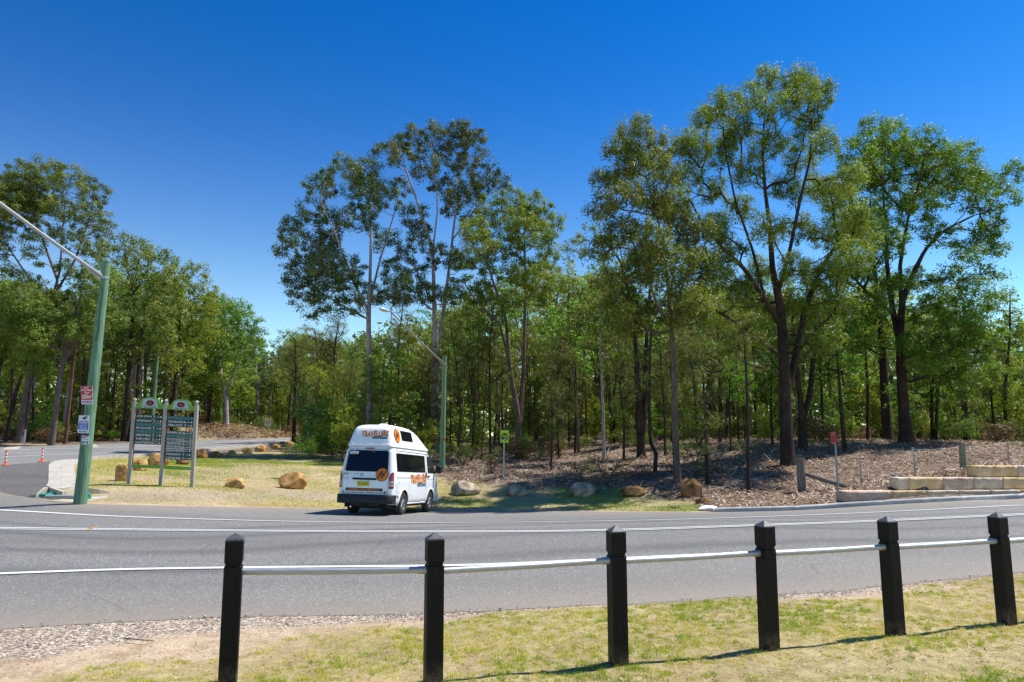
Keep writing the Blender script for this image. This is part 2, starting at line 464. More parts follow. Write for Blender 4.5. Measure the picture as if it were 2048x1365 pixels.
def concrete_mat(name, a, b, sc_=5):
    t = NT(name); p = t.pos()
    n = t.noise(p, sc_, 8, .7)
    c = t.ramp(n, [(.3, a), (.65, b)])
    c = t.mix(t.ramp(t.noise(p, 1.2, 6, .7), [(.5, (0, 0, 0, 1)), (.75, (.4, .4, .4, 1))]), c, srgb(150, 138, 120), 'MULTIPLY')
    t.base(c); t.rough(.85); t.bump(t.noise(p, 70, 4, .7), .3, .006)
    return t.m
M_conc = concrete_mat('pale_concrete', srgb(150, 144, 134), srgb(186, 180, 170))
M_kerb = concrete_mat('kerb_concrete', srgb(160, 158, 154), srgb(196, 194, 190), 4)

# ------------------------------------------------------------------ road outlines (photograph measurements put on the terrain)
def smooth_poly(pts, n):
    pts = np.array(pts, float)
    d = np.r_[0, np.cumsum(np.hypot(*np.diff(pts, axis=0).T))]
    t = np.linspace(0, d[-1], n)
    out = np.empty((n, 2))
    m = np.empty_like(pts)
    m[1:-1] = (pts[2:] - pts[:-2]) / (d[2:] - d[:-2])[:, None]; m[0] = (pts[1]-pts[0])/(d[1]-d[0]); m[-1] = (pts[-1]-pts[-2])/(d[-1]-d[-2])
    k = np.clip(np.searchsorted(d, t, 'right')-1, 0, len(d)-2)
    h = (d[k+1]-d[k]); s = (t-d[k])/h
    s, h = s[:, None], h[:, None]
    return (2*s**3-3*s**2+1)*pts[k] + (s**3-2*s**2+s)*h*m[k] + (-2*s**3+3*s**2)*pts[k+1] + (s**3-s**2)*h*m[k+1]
def world_line(px, n=160, e0=0, e1=0):
    """image polyline -> terrain polyline (n points), ends lengthened by e0, e1 metres"""
    w = np.array([G(a, b)[:2] for a, b in smooth_poly(px, 70)])
    for _ in range(3): w[1:-1] = (w[:-2] + 2*w[1:-1] + w[2:]) / 4
    if e0:
        d = w[0]-w[5]; w = np.vstack([[w[0] + d/np.linalg.norm(d)*e0], w])
    if e1:
        d = w[-1]-w[-6]; w = np.vstack([w, [w[-1] + d/np.linalg.norm(d)*e1]])
    return resamp(w, n)
def resamp(w, n):
    d = np.r_[0, np.cumsum(np.hypot(*np.diff(w, axis=0).T))]
    t = np.linspace(0, d[-1], n)
    return np.c_[np.interp(t, d, w[:, 0]), np.interp(t, d, w[:, 1])]
def cut(w, a, b):
    """part of a polyline between fractions a, b"""
    n = len(w); w2 = resamp(w, n)
    return w2[int(a*(n-1)):int(b*(n-1))+1]
def loft(name, A, B, m, mat, dz, parent=None, dz0=None, **kw):
    n = len(A)
    t = np.linspace(0, 1, m)[:, None, None]
    XY = (A[None]*(1-t) + B[None]*t).reshape(-1, 2)
    Z = gz(XY[:, 0], XY[:, 1]) + (dz if dz0 is None else np.repeat(np.interp(np.linspace(0, 1, m), [0, .04], [dz0, dz]), n))
    V = np.c_[XY, Z]
    idx = np.arange(m*n).reshape(m, n)
    Fq = np.stack([idx[:-1, :-1], idx[:-1, 1:], idx[1:, 1:], idx[1:, :-1]], -1).reshape(-1, 4)
    o = mesh_np(name, V, Fq, mat, parent, True)
    me = o.data
    at = me.attributes.new('across', 'FLOAT', 'POINT'); at.data.foreach_set('value', np.repeat(np.linspace(0, 1, m), n).astype(np.float32))
    if sum(p.normal.z for p in list(me.polygons)[:50]) < 0: me.flip_normals()
    return o
def strip_xy(w, width):
    d = np.gradient(w, axis=0); d /= np.linalg.norm(d, axis=1)[:, None]
    nrm = np.c_[-d[:, 1], d[:, 0]]
    return w + nrm*width/2, w - nrm*width/2
near_edge = world_line([(0, 1260), (137, 1250), (273, 1242), (437, 1236), (640, 1232), (839, 1229), (1015, 1220), (1150, 1214), (1325, 1206), (1501, 1193), (1698, 1181), (1918, 1158), (2048, 1146)], 420, 14, 22)
far_edge = world_line([(0, 985), (81, 1000), (146, 1008.5), (260, 1012), (500, 1016.5), (700, 1019.5), (900, 1021.6), (1100, 1023.5), (1275, 1025), (1425, 1026), (1530, 1024.5), (1626, 1021), (1685, 1016.6), (1821, 1009), (2048, 998)], 420, 20, 22)
ne = near_edge.copy()
ne[:, 1] -= .05 * (vnoise(ne[:, 0], ne[:, 1], .35, 3) - .5) * 2 + .05*(vnoise(ne[:, 0], ne[:, 1], .09, 7)-.5)
tag(loft('road', ne, far_edge, 90, M_asph, .02, dz0=.004), kind='structure')
side_near = world_line([(0, 932), (98, 925), (157, 920), (187, 918), (258, 914), (390, 904), (512, 893), (594, 882)], 200, 30, 60)
side_far = world_line([(0, 896), (81, 893), (175, 890), (300, 886), (406, 882), (500, 879.5), (594, 876)], 200, 34, 60)
tag(loft('side_road', side_near, side_far, 24, M_asph2, .022), kind='structure')
_sn = np.vstack([side_near[side_near[:, 0] < G(118, 923).x], [G(118, 923)[:2]]])
_fe = np.vstack([far_edge[far_edge[:, 0] < G(96, 996).x], [G(96, 996)[:2]]])
tag(loft('junction', resamp(_fe, 60), resamp(_sn, 60), 40, M_asph3, .026), kind='structure')

def marking(w, width, dz=.032):
    a, b = strip_xy(w, width)
    return tag(loft('road_marking', a, b, 3, M_paint, dz), kind='structure')
marking(world_line([(0, 1152), (219, 1144), (446, 1140), (650, 1138), (870, 1136), (1015, 1132), (1281, 1119), (1588, 1105), (1852, 1091), (2048, 1080)], 300, 14, 20), .16)
_cl = world_line([(0, 1060), (219, 1062), (560, 1065), (707, 1066), (1059, 1066), (1300, 1061.5), (1369, 1059), (1720, 1046), (2048, 1031.6)], 300, 16, 20)
_a, _b = strip_xy(_cl, .22)
marking(_a, .11); marking(_b, .11)
marking(world_line([(0, 1022.7), (219, 1035), (400, 1041), (560, 1045), (707, 1047), (883, 1047.8), (1100, 1046), (1300, 1043), (1413, 1040), (1720, 1028.5), (2048, 1013)], 300, 16, 20), .15)
marking(world_line([(0, 902.6), (81, 899.5), (159, 897.5), (260, 894.5), (406, 887.5), (500, 882.5), (594, 877.8)], 160, 20, 40), .16)
marking(world_line([(0, 916), (102, 911), (178, 908), (260, 905), (406, 897), (500, 889), (590, 880)], 160, 20, 40), .15)
for q in ([(4, 902), (14, 897), (43, 895.5), (36, 900.5)], [(180, 896.8), (180, 892), (190, 891.5), (197, 895)]):
    w = [G(*c) for c in q]
    mesh_ = MB(); mesh_.add([Vector((v.x, v.y, v.z+.07)) for v in w] + [Vector((v.x, v.y, v.z)) for v in w], [[0, 1, 2, 3], [0, 4, 5, 1], [1, 5, 6, 2], [2, 6, 7, 3], [3, 7, 4, 0]])
    tag(mesh_.build('traffic_island', M_conc), kind='structure')

# ------------------------------------------------------------------ kerbs and concrete
def kerb(name, w, width, h, mat, side=1, gut=0.0, joints=2.4):
    """profile swept along w; side = +1: kerb lies to the left of the direction of w"""
    d = np.gradient(w, axis=0); d /= np.linalg.norm(d, axis=1)[:, None]
    nrm = np.c_[-d[:, 1], d[:, 0]] * side
    prof = [(0, -.08), (0.01, h*.75), (.035, h), (width, h), (width+.01, -.1)]
    L = np.r_[0, np.cumsum(np.hypot(*np.diff(w, axis=0).T))]
    V = []
    for i in range(len(w)):
        zz = g1(*w[i]) + .02
        for o_, hh in prof:
            jn = .012 if (joints and (L[i] % joints) < (L[-1]/len(w))) else 0
            q = w[i] + nrm[i]*(o_+jn); V.append((q[0], q[1], zz+hh-jn*1.5))
    k = len(prof); n = len(w)
    Fq = [[i*k+j, (i+1)*k+j, (i+1)*k+j+1, i*k+j+1] for i in range(n-1) for j in range(k-1)]
    Fq += [list(range(k)), [(n-1)*k+j for j in range(k-1, -1, -1)]]
    o = mesh_np(name, np.array(V), Fq, mat)
    bm = bmesh.new(); bm.from_mesh(o.data); bmesh.ops.recalc_face_normals(bm, faces=bm.faces); bm.to_mesh(o.data); bm.free()
    return tag(o, kind='structure')
kw_ = world_line([(1432, 1026), (1466, 1025), (1530, 1024), (1626, 1020.5), (1685, 1016.2), (1821, 1008.6), (2048, 997.5)], 220, 0, 18)
kerb('kerb', kw_, .15, .12, M_kerb)
kerb('kerb', world_line([(158, 920), (187, 918), (258, 914), (390, 904), (512, 893), (590, 883)], 120, 0, 20), .35, .12, M_conc, side=-1, joints=0)
# broken pale slab where the kerb begins
# concrete crossing on the corner, two bays with a groove
def slab(name, Lp, Rp, h, mat, n=24, m=10):
    A = world_line(Lp, n); B = world_line(Rp, n)
    t = np.linspace(0, 1, m)[:, None, None]
    XY = (A[None]*(1-t) + B[None]*t)
    V = []; 
    for r in range(m):
        for c in range(n): V.append((XY[r, c, 0], XY[r, c, 1], g1(*XY[r, c]) + h))
    F_ = [[r*n+c, r*n+c+1, (r+1)*n+c+1, (r+1)*n+c] for r in range(m-1) for c in range(n-1)]
    ring = [c for c in range(n)] + [r*n+n-1 for r in range(1, m)] + [(m-1)*n+c for c in range(n-2, -1, -1)] + [r*n for r in range(m-2, 0, -1)]
    b0 = len(V)
    for i in ring: V.append((V[i][0], V[i][1], V[i][2]-h-.12))
    k = len(ring)
    F_ += [[ring[i], b0+i, b0+(i+1) % k, ring[(i+1) % k]] for i in range(k)]
    o = mesh_np(name, np.array(V), F_, mat)
    bm = bmesh.new(); bm.from_mesh(o.data); bmesh.ops.recalc_face_normals(bm, faces=bm.faces); bm.to_mesh(o.data); bm.free()
    return o
tag(slab('footpath', [(92, 975), (96, 968), (97, 945), (98, 931), (108, 925), (130, 921.5), (156, 920.5)], [(121, 981), (122, 965), (122.5, 945), (124, 933), (133, 929), (144, 926.5), (157, 925)], .05, M_conc), kind='structure')
tag(slab('footpath', [(121.2, 981), (122.2, 965), (122.7, 945), (124.2, 933.2), (133.1, 929.2), (144, 926.7), (157, 925.1)], [(150, 977), (150, 960), (149, 945), (148, 936), (149, 932), (153, 930.5), (158, 929.5)], .055, M_conc), kind='structure')

# ------------------------------------------------------------------ the ground sheet
def axis(a0, a1, fine, grow, lim):
    c = list(np.arange(a0, a1+1e-6, fine)); s = fine
    lo, hi = [], []
    x = a1
    while x < lim: s *= grow; x += s; hi.append(x)
    s = fine; x = a0
    lim2 = -lim if a0 < 0 else -40
    while x > lim2: s *= grow; x -= s; lo.append(x)
    return np.array(lo[::-1] + c + hi)
gx = axis(-24, 24, .2, 1.06, 1200)
gx = np.unique(np.round(np.concatenate([gx, np.arange(-8, 11, .07)]), 3))
gy = axis(1.5, 42, .2, 1.05, 1500)
gy = np.unique(np.round(np.concatenate([gy, np.arange(3, 10.5, .07)]), 3))
GX, GY = np.meshgrid(gx, gy)
GZ = gz(GX, GY)
def proj(X, Y, Z):
    dz = Z - EYE
    fw = Y*math.cos(PITCH) + dz*math.sin(PITCH)
    up = -Y*math.sin(PITCH) + dz*math.cos(PITCH)
    fw = np.where(np.abs(fw) < .1, .1, fw)
    return CX + F_PX*X/fw, CY - F_PX*up/fw
PX, PY = proj(GX, GY, GZ)
def sstep(a, b, x): t = np.clip((x-a)/(b-a), 0, 1); return t*t*(3-2*t)
def dist_line(X, Y, w):
    out = np.full(X.size, 1e9); x, y = X.ravel(), Y.ravel()
    for q in w[::2]: out = np.minimum(out, (x-q[0])**2 + (y-q[1])**2)
    return np.sqrt(out).reshape(X.shape)
ney = np.interp(GX, near_edge[:, 0], near_edge[:, 1])        # near edge's Y at this X
order = np.argsort(far_edge[:, 0]); fey = np.interp(GX, far_edge[order, 0], far_edge[order, 1])
def relief(X, Y):
    """small unevenness of the near verge"""
    d = np.interp(X, near_edge[:, 0], near_edge[:, 1]) - Y
    return sstep(.15, .7, d) * ((vnoise(X, Y, .42, 51)-.5)*.034 + (vnoise(X, Y, .15, 52)-.5)*.018)
def zones(X, Y, Z, PX, PY):
    ney = np.interp(X, near_edge[:, 0], near_edge[:, 1]); fey = np.interp(X, far_edge[order, 0], far_edge[order, 1])
    n = vnoise(X, Y, .8, 1) + .5*vnoise(X, Y, .3, 2) - .75
    n2 = vnoise(X, Y, 2.5, 5)
    near = Y < ney + .3
    d = ney - Y
    gw = np.interp(X, [-8, -5.2, -3.8, -2.4, -.6, .8, 2, 30], [2.1, 1.7, .95, .42, .2, .12, .08, .08])
    sw = np.interp(X, [-8, -5.2, -3.8, -2.4, -1.2, 0, 1.2, 30], [3.0, 2.6, 2.1, 1.1, .5, .22, .2, .18])
    gra_n = 1 - sstep(-.15, .2, d - gw + n*.35)
    grass_n = sstep(-.2, .25, d - sw + n*.9)
    # far verge
    fd = Y - fey
    bank = np.interp(PX, [-400, 160, 560, 640, 700, 860, 900, 1300, 1400, 1440, 3000], [0, 0, 892, 902, 912, 950, 965, 985, 1010, 1040, 1040])
    litter = 1 - sstep(-6, 7, PY - bank + n*22)
    left_far = (PX < 600) & (PY < 905)
    litter = np.where(left_far & (Y > 44), 1 - .55*sstep(.45, .7, n2 + n*.3), litter)
    grass_f = sstep(.25, .7, fd + n*.4) * (1 - .6*sstep(.52, .72, vnoise(X, Y*1.6, 3.1, 8) + .3*n))
    green_band = np.exp(-((PY - 920)/14)**2) * (PX > 330) * (PX < 700) + sstep(880, 930, PX) * (PX < 1450) * sstep(958, 975, PY) * .8 + .7*np.exp(-((PY-948)/12)**2)*(PX > 330)*(PX < 620)
    gravel_f = .85*np.exp(-((PY - 990 - (PX < 450)*0)/10)**2) * (PX > 215) * (PX < 660)
    litter_n = np.where(near, 0, litter)
    grass = np.where(near, grass_n, grass_f)
    gravel = np.where(near, gra_n, gravel_f)
    green = np.where(near, .0 + .2*(vnoise(X, Y, 1.1, 11) > .55), np.clip(green_band + .12 + .25*(vnoise(X, Y, 2.2, 12)-.5), 0, 1))
    return np.clip(grass, 0, 1), np.clip(litter_n, 0, 1), np.clip(gravel, 0, 1), np.clip(green, 0, 1)
zg, zl, zv, zgr = zones(GX, GY, GZ, PX, PY)
onside = (GY > 30) & (PX < 620) & (PY < 935) & (PY > 870)
rough_ = np.where(onside, 0, zl * (1-onside)) * sstep(.5, 2.5, GY-fey)
rough_ = rough_ * (dist_line(GX, GY, side_near) > 3) * (dist_line(GX, GY, side_far) > 2.5)
cutb = (PX > 370) & (PX < 640) & (GY > 60) & (GY < 100) & (PY < 876)
rough_ = rough_ + 0*rough_
BZ = GZ + np.where(cutb, (dist_line(GX, GY, side_far) > 2.0)*((vnoise(GX, GY, 2.2, 41)-.5)*.7 + (vnoise(GX, GY, .9, 42)-.5)*.35), 0) + rough_ * ((vnoise(GX, GY, 1.7, 21)-.5)*.14 + (vnoise(GX, GY, .6, 22)-.5)*.07) + relief(GX, GY)
nyy, nxx = GX.shape
idx = np.arange(nyy*nxx).reshape(nyy, nxx)
Fq = np.stack([idx[:-1, :-1], idx[:-1, 1:], idx[1:, 1:], idx[1:, :-1]], -1).reshape(-1, 4)
ground = mesh_np('ground', np.stack([GX, GY, BZ], -1).reshape(-1, 3), Fq, M_ground, None, True)
ca = ground.data.color_attributes.new('zone', 'FLOAT_COLOR', 'POINT')
ca.data.foreach_set('color', np.stack([zg, zl, zv, zgr], -1).reshape(-1).astype(np.float32))
tag(ground, kind='structure')

# ------------------------------------------------------------------ loose cover: grass, stones, fallen leaves
rng = np.random.default_rng(7)
def zone_at(X, Y):
    Z = gz(X, Y); a, b = proj(X, Y, Z)
    return (Z, *zones(X, Y, Z, a, b))
def attr_mat(name, stops, rough=.8, trans=0.0, spec=.2):
    """colour runs along a ramp by a random value stored per blade or leaf"""
    t = NT(name)
    a = t.new('ShaderNodeAttribute', attribute_name='rnd').outputs['Fac']
    oi = t.new('ShaderNodeObjectInfo').outputs['Random']
    n = t.noise(t.coord(), .5, 2, .5)
    f = t.math('ADD', t.math('MULTIPLY', a, .55), t.math('MULTIPLY', n, .6))
    c = t.ramp(f, stops)
    hs = t.new('ShaderNodeHueSaturation'); t.link(c, hs.inputs['Color'])
    t.link(t.math('ADD', t.math('MULTIPLY', oi, .35), .82), hs.inputs['Value'])
    t.link(t.math('ADD', t.math('MULTIPLY', oi, .03), .485), hs.inputs['Hue'])
    c = hs.outputs[0]
    t.base(c); t.rough(rough); t.b.inputs['Specular IOR Level'].default_value = spec
    if trans:
        tr = t.new('ShaderNodeBsdfTranslucent')
        c2 = t.mix(1.0, c, (1.0, 1.0, .55, 1), 'MULTIPLY')
        t.link(c2, tr.inputs[0])
        mx = t.new('ShaderNodeMixShader'); mx.inputs[0].default_value = trans
        t.link(t.b.outputs[0], mx.inputs[1]); t.link(tr.outputs[0], mx.inputs[2]); t.link(mx.outputs[0], t.out.inputs[0])
    return t.m
def set_rnd(o, vals):
    a = o.data.attributes.new('rnd', 'FLOAT', 'FACE'); a.data.foreach_set('value', np.asarray(vals, np.float32))
M_blade = attr_mat('grass_blades', [(.2, srgb(224, 200, 138)), (.38, srgb(216, 200, 112)), (.55, srgb(186, 190, 72)), (.8, srgb(130, 158, 42))], .7, .3)
def blades(name, X, Y, Z, h, w, rv):
    n = len(X)
    a = rng.uniform(0, 2*np.pi, n); t = rng.uniform(0, 2*np.pi, n); ln = rng.uniform(.2, 1.1, n)
    b = np.stack([X, Y, Z - .004], -1)
    s = np.stack([np.cos(a), np.sin(a), np.zeros(n)], -1) * (w/2)[:, None]
    tip = b + np.stack([np.cos(t)*ln*h, np.sin(t)*ln*h, h], -1)
    V = np.stack([b - s, b + s, tip], 1).reshape(-1, 3)
    o = mesh_np(name, V, np.arange(3*n).reshape(n, 3), M_blade)
    set_rnd(o, rv)
    return o
# near verge: tufts of dry and green blades with bare ground between, and single blades
def near_ok(X, Y):
    return (np.abs(X) < Y*.78 + .6) & (Y < np.interp(X, near_edge[:, 0], near_edge[:, 1]) - .05)
N_ = 54000
TX = rng.uniform(-7.5, 10.5, N_); TY = 3.4 + (rng.random(N_)**1.1) * 8.6
k_ = near_ok(TX, TY); TX, TY = TX[k_], TY[k_]
Z, a1, a2, a3, a4 = zone_at(TX, TY)
fdist = TY - (5.35 + .29*TX) + .1
fence_bare = np.exp(-((fdist+.10+.3*(vnoise(TX, TY, .9, 38)-.5))/.34)**2)
dens = .25 + 1.0*vnoise(TX, TY, .75, 32) + .5*vnoise(TX, TY, .28, 31) - .35
k_ = rng.random(len(TX)) < np.clip(a1*1.15*dens*(1-.9*fence_bare)*(a3 < .5), 0, 1)
TX, TY = TX[k_], TY[k_]
tg_ = np.clip(vnoise(TX, TY, 1.1, 36)*.55 + vnoise(TX, TY, .3, 35)*.5 + rng.normal(0, .18, len(TX)) - .16 + .10*(TY < 5.6), 0, 1)
per = 30; nT = len(TX)
tr_ = rng.uniform(.02, .065, nT)
aa = rng.uniform(0, 6.28, (nT, per)); rr0 = np.sqrt(rng.random((nT, per)))*tr_[:, None]
X = (TX[:, None] + np.cos(aa)*rr0).ravel(); Y = (TY[:, None] + np.sin(aa)*rr0).ravel()
hT = rng.uniform(.014, .036, nT)*(.75 + .5*tg_)
k_ = near_ok(X, Y)
gr = np.clip(np.repeat(tg_, per) + rng.normal(0, .13, nT*per), 0, 1)*1.1
hh = np.repeat(hT, per)*rng.uniform(.6, 1.2, nT*per)
X, Y, gr, hh = X[k_], Y[k_], gr[k_], hh[k_]
tag(blades('grass', X, Y, gz(X, Y) + relief(X, Y), hh, rng.uniform(.003, .007, len(X)), gr), kind='stuff')
# far verge
N_ = 420000
X = rng.uniform(-24, 9, N_); Y = rng.uniform(19.5, 40, N_)
Z, a1, a2, a3, a4 = zone_at(X, Y)
pa, pb = proj(X, Y, Z)
keep = (rng.random(len(X)) < np.clip(a1*(.45+.6*a4)*(1-a2), 0, 1)) & (Y > np.interp(X, far_edge[order, 0], far_edge[order, 1]) + .15) & ~((pa < 152) & (pb > 905)) & (pb > np.interp(pa, [0, 158, 258, 390, 512, 594], [935, 922, 917, 907, 896, 886]))
X, Y, Z, a4 = X[keep], Y[keep], Z[keep], a4[keep]
gr = np.clip(.35*rng.random(len(X)) + .35*vnoise(X, Y, .7, 37) + .5*a4 - .02, 0, 1)*1.15
tag(blades('grass', X, Y, Z, rng.uniform(.02, .05, len(X)), rng.uniform(.012, .028, len(X)), gr), kind='stuff')
# stones along the near edge
M_stone = attr_mat('roadside_stones', [(.15, srgb(84, 76, 72)), (.4, srgb(136, 122, 112)), (.65, srgb(180, 160, 142)), (.95, srgb(222, 214, 204))], .9)
def stones(X, Y, Z, s, name):
    n = len(X)
    base = np.array([(1, 0, 0), (0, 1, 0), (-1, 0, 0), (0, -1, 0), (0, 0, .75), (0, 0, -.75)], float)
    fcs = np.array([(0, 1, 4), (1, 2, 4), (2, 3, 4), (3, 0, 4), (1, 0, 5), (2, 1, 5), (3, 2, 5), (0, 3, 5)])
    a = rng.uniform(0, 6.28, n)
    bv = base[None]*rng.uniform(.55, 1.3, (n, 6, 3))*s[:, None, None]
    ca_, sa_ = np.cos(a)[:, None], np.sin(a)[:, None]
    V = np.stack([bv[..., 0]*ca_ - bv[..., 1]*sa_, bv[..., 0]*sa_ + bv[..., 1]*ca_, bv[..., 2]], -1) + np.stack([X, Y, Z], -1)[:, None]
    Fs = (fcs[None] + (np.arange(n)*6)[:, None, None]).reshape(-1, 3)
    o = mesh_np(name, V.reshape(-1, 3), Fs, M_stone)
    set_rnd(o, np.repeat(rng.random(n), 8))
    return o
N_ = 60000
X = rng.uniform(-9, 10, N_); Y = rng.uniform(4.5, 12.5, N_)
Z, a1, a2, a3, a4 = zone_at(X, Y)
e = np.interp(X, near_edge[:, 0], near_edge[:, 1])
keep = (Y < e + .10*rng.random(N_)**2) & (rng.random(N_) < np.clip(a3*1.2 + .06*(1-a1), 0, 1)) & (np.abs(X) < Y*.8+.8)
X, Y, Z = X[keep], Y[keep], Z[keep]
on_road = Y > np.interp(X, near_edge[:, 0], near_edge[:, 1]) - .03
tag(stones(X, Y, Z + relief(X, Y) + np.where(on_road, .02, 0.002), rng.uniform(.004, .012, len(X))*(1 + (rng.random(len(X)) < .06)*.9), 'gravel'), kind='stuff')
# fallen leaves and bark flakes
M_leaf_dead = attr_mat('dead_leaves', [(.15, srgb(76, 56, 42)), (.4, srgb(134, 108, 84)), (.65, srgb(178, 152, 126)), (.95, srgb(218, 206, 190))], .8)
def flakes(name, X, Y, Z, L, W, lift):
    n = len(X); a = rng.uniform(0, 6.28, n); tx = rng.normal(0, .35, n); ty = rng.normal(0, .35, n)
    u = np.stack([np.cos(a), np.sin(a), tx], -1); v = np.stack([-np.sin(a), np.cos(a), ty], -1)
    c = np.stack([X, Y, Z + lift], -1)
    V = np.stack([c - u*L[:, None]/2, c - v*W[:, None]/2, c + u*L[:, None]/2, c + v*W[:, None]/2], 1).reshape(-1, 3)
    o = mesh_np(name, V, np.arange(4*n).reshape(n, 4), M_leaf_dead)
    set_rnd(o, rng.random(n)); return o
N_ = 150000
Y = 22 + rng.random(N_)**1.3*40; X = rng.uniform(-.75, .75, N_)*Y
Z, a1, a2, a3, a4 = zone_at(X, Y)
keep = (rng.random(N_) < a2*.9) & (Y > np.interp(X, far_edge[order, 0], far_edge[order, 1]) + .5) & ((X > -13) | (Y > 75)) & ~((X > 10.2) & (Y < 23.75 + (X-10.4)*.02))
X, Y, Z = X[keep], Y[keep], Z[keep]
tag(flakes('fallen_leaves', X, Y, Z, rng.uniform(.06, .2, len(X)), rng.uniform(.02, .06, len(X)), rng.uniform(.0, .07, len(X))), kind='stuff')
N_ = 26000
X = rng.uniform(-7, 10, N_); Y = rng.uniform(3.4, 10, N_)
Z, a1, a2, a3, a4 = zone_at(X, Y)
fd_ = np.exp(-((Y - (5.35 + .29*X) + .1)/.5)**2)
keep = (Y < np.interp(X, near_edge[:, 0], near_edge[:, 1]) - .1) & (rng.random(N_) < .22 + .78*fd_)
tag(flakes('fallen_leaves', X[keep], Y[keep], Z[keep] + relief(X[keep], Y[keep]), rng.uniform(.015, .05, keep.sum()), rng.uniform(.004, .012, keep.sum()), rng.uniform(.003, .02, keep.sum())), kind='stuff')

# rubble on the cutting beyond the side road
N_ = 9000
X = rng.uniform(-44, -16, N_); Y = rng.uniform(62, 88, N_)
Z = gz(X, Y); pa, pb = proj(X, Y, Z)
keep = (pa > 372) & (pa < 620) & (pb < 877) & (Y > np.interp(X, side_far[:, 0], side_far[:, 1]) + 1.2)
X, Y, Z = X[keep], Y[keep], Z[keep]
M_stone = attr_mat('rubble_clods', [(.15, srgb(74, 52, 40)), (.4, srgb(122, 90, 68)), (.65, srgb(156, 122, 94)), (.95, srgb(182, 156, 128))], .95)
rub_ = stones(X, Y, Z + .05, rng.uniform(.03, .13, len(X)), 'rubble'); tag(rub_, kind='stuff')
_ml = M_leaf_dead; M_leaf_dead = attr_mat('dry_tussocks', [(.15, srgb(84, 70, 44)), (.4, srgb(128, 108, 70)), (.65, srgb(150, 130, 88)), (.95, srgb(176, 156, 116))], .9)
tag(flakes('dry_tussock_litter', np.repeat(X, 3)+rng.normal(0, .3, 3*len(X)), np.repeat(Y, 3)+rng.normal(0, .3, 3*len(X)), np.repeat(Z, 3)+.1, rng.uniform(.15, .5, 3*len(X)), rng.uniform(.03, .08, 3*len(X)), rng.uniform(0, .35, 3*len(X))), kind='stuff')

M_leaf_dead = _ml
# twigs and bark strips lying on the bank
N_ = 9000
Y = 22 + rng.random(N_)**1.2*30; X = rng.uniform(-.35, .75, N_)*Y
Z, a1, a2, a3, a4 = zone_at(X, Y)
keep = (rng.random(N_) < a2) & (Y > np.interp(X, far_edge[order, 0], far_edge[order, 1]) + .8) & ~((X > 10.2) & (Y < 24.3 + (X-10.4)*.02))
X, Y, Z = X[keep], Y[keep], Z[keep]
tag(flakes('fallen_twigs', X, Y, Z, rng.uniform(.25, 1.1, len(X)), rng.uniform(.012, .035, len(X)), rng.uniform(.03, .12, len(X))), kind='stuff')
# ------------------------------------------------------------------ bark and leaf materials
def bark_mat(name, stops, vscale=(6, 6, 1.2), bstr=.6):
    t = NT(name)
    o = t.coord()
    v = t.scale(o, vscale)
    n = t.noise(v, 3, 6, .7)
    n2 = t.noise(o, 1.1, 4, .6)
    f = t.math('ADD', t.math('MULTIPLY', n, .65), t.math('MULTIPLY', n2, .35))
    t.base(t.ramp(f, stops)); t.rough(.9); t.b.inputs['Specular IOR Level'].default_value = .12
    t.bump(n, bstr, .04)
    return t.m
M_bark_pale = bark_mat('smooth_grey_gum_bark', [(.3, srgb(96, 84, 84)), (.45, srgb(138, 128, 130)), (.58, srgb(168, 160, 162)), (.72, srgb(196, 188, 186))], (4, 4, 1.5), .25)
M_bark_dark = bark_mat('dark_furrowed_ironbark', [(.3, srgb(30, 24, 22)), (.5, srgb(62, 51, 47)), (.7, srgb(100, 85, 78))], (10, 10, 1.0), 1.0)
M_bark_mid = bark_mat('grey_brown_bark', [(.3, srgb(62, 50, 46)), (.5, srgb(100, 86, 80)), (.7, srgb(142, 128, 122))], (8, 8, 1.2), .7)
M_bark_red = bark_mat('reddish_brown_bark', [(.3, srgb(60, 38, 30)), (.5, srgb(104, 72, 58)), (.7, srgb(140, 104, 86))], (8, 8, 1.2), .7)
def leafm(name, a, b, c, d, trans=.38):
    return attr_mat(name, [(.2, a), (.45, b), (.7, c), (.95, d)], .52, trans, .3)
M_leaf_olive = leafm('olive_gum_leaves', srgb(62, 78, 30), srgb(98, 116, 44), srgb(132, 144, 62), srgb(180, 182, 104), .42)
M_leaf_blue = leafm('blue_green_gum_leaves', srgb(50, 66, 38), srgb(76, 96, 52), srgb(106, 122, 68), srgb(160, 164, 108), .36)
M_leaf_yel = leafm('yellow_green_leaves', srgb(84, 102, 26), srgb(124, 142, 40), srgb(158, 170, 62), srgb(194, 196, 108), .5)
M_leaf_bright = leafm('bright_green_leaves', srgb(62, 98, 24), srgb(92, 132, 36), srgb(126, 160, 54), srgb(166, 184, 88), .45)
M_leaf_oak = leafm('she_oak_needles', srgb(72, 82, 36), srgb(100, 108, 50), srgb(128, 130, 68), srgb(156, 148, 92), .42)
M_leaf_mid = leafm('feathery_mid_green_leaves', srgb(70, 90, 26), srgb(104, 126, 40), srgb(136, 152, 56), srgb(174, 180, 98), .45)
M_leaf_dry = leafm('dry_brown_foliage', srgb(70, 50, 30), srgb(104, 78, 48), srgb(132, 104, 68), srgb(160, 136, 98), .2)

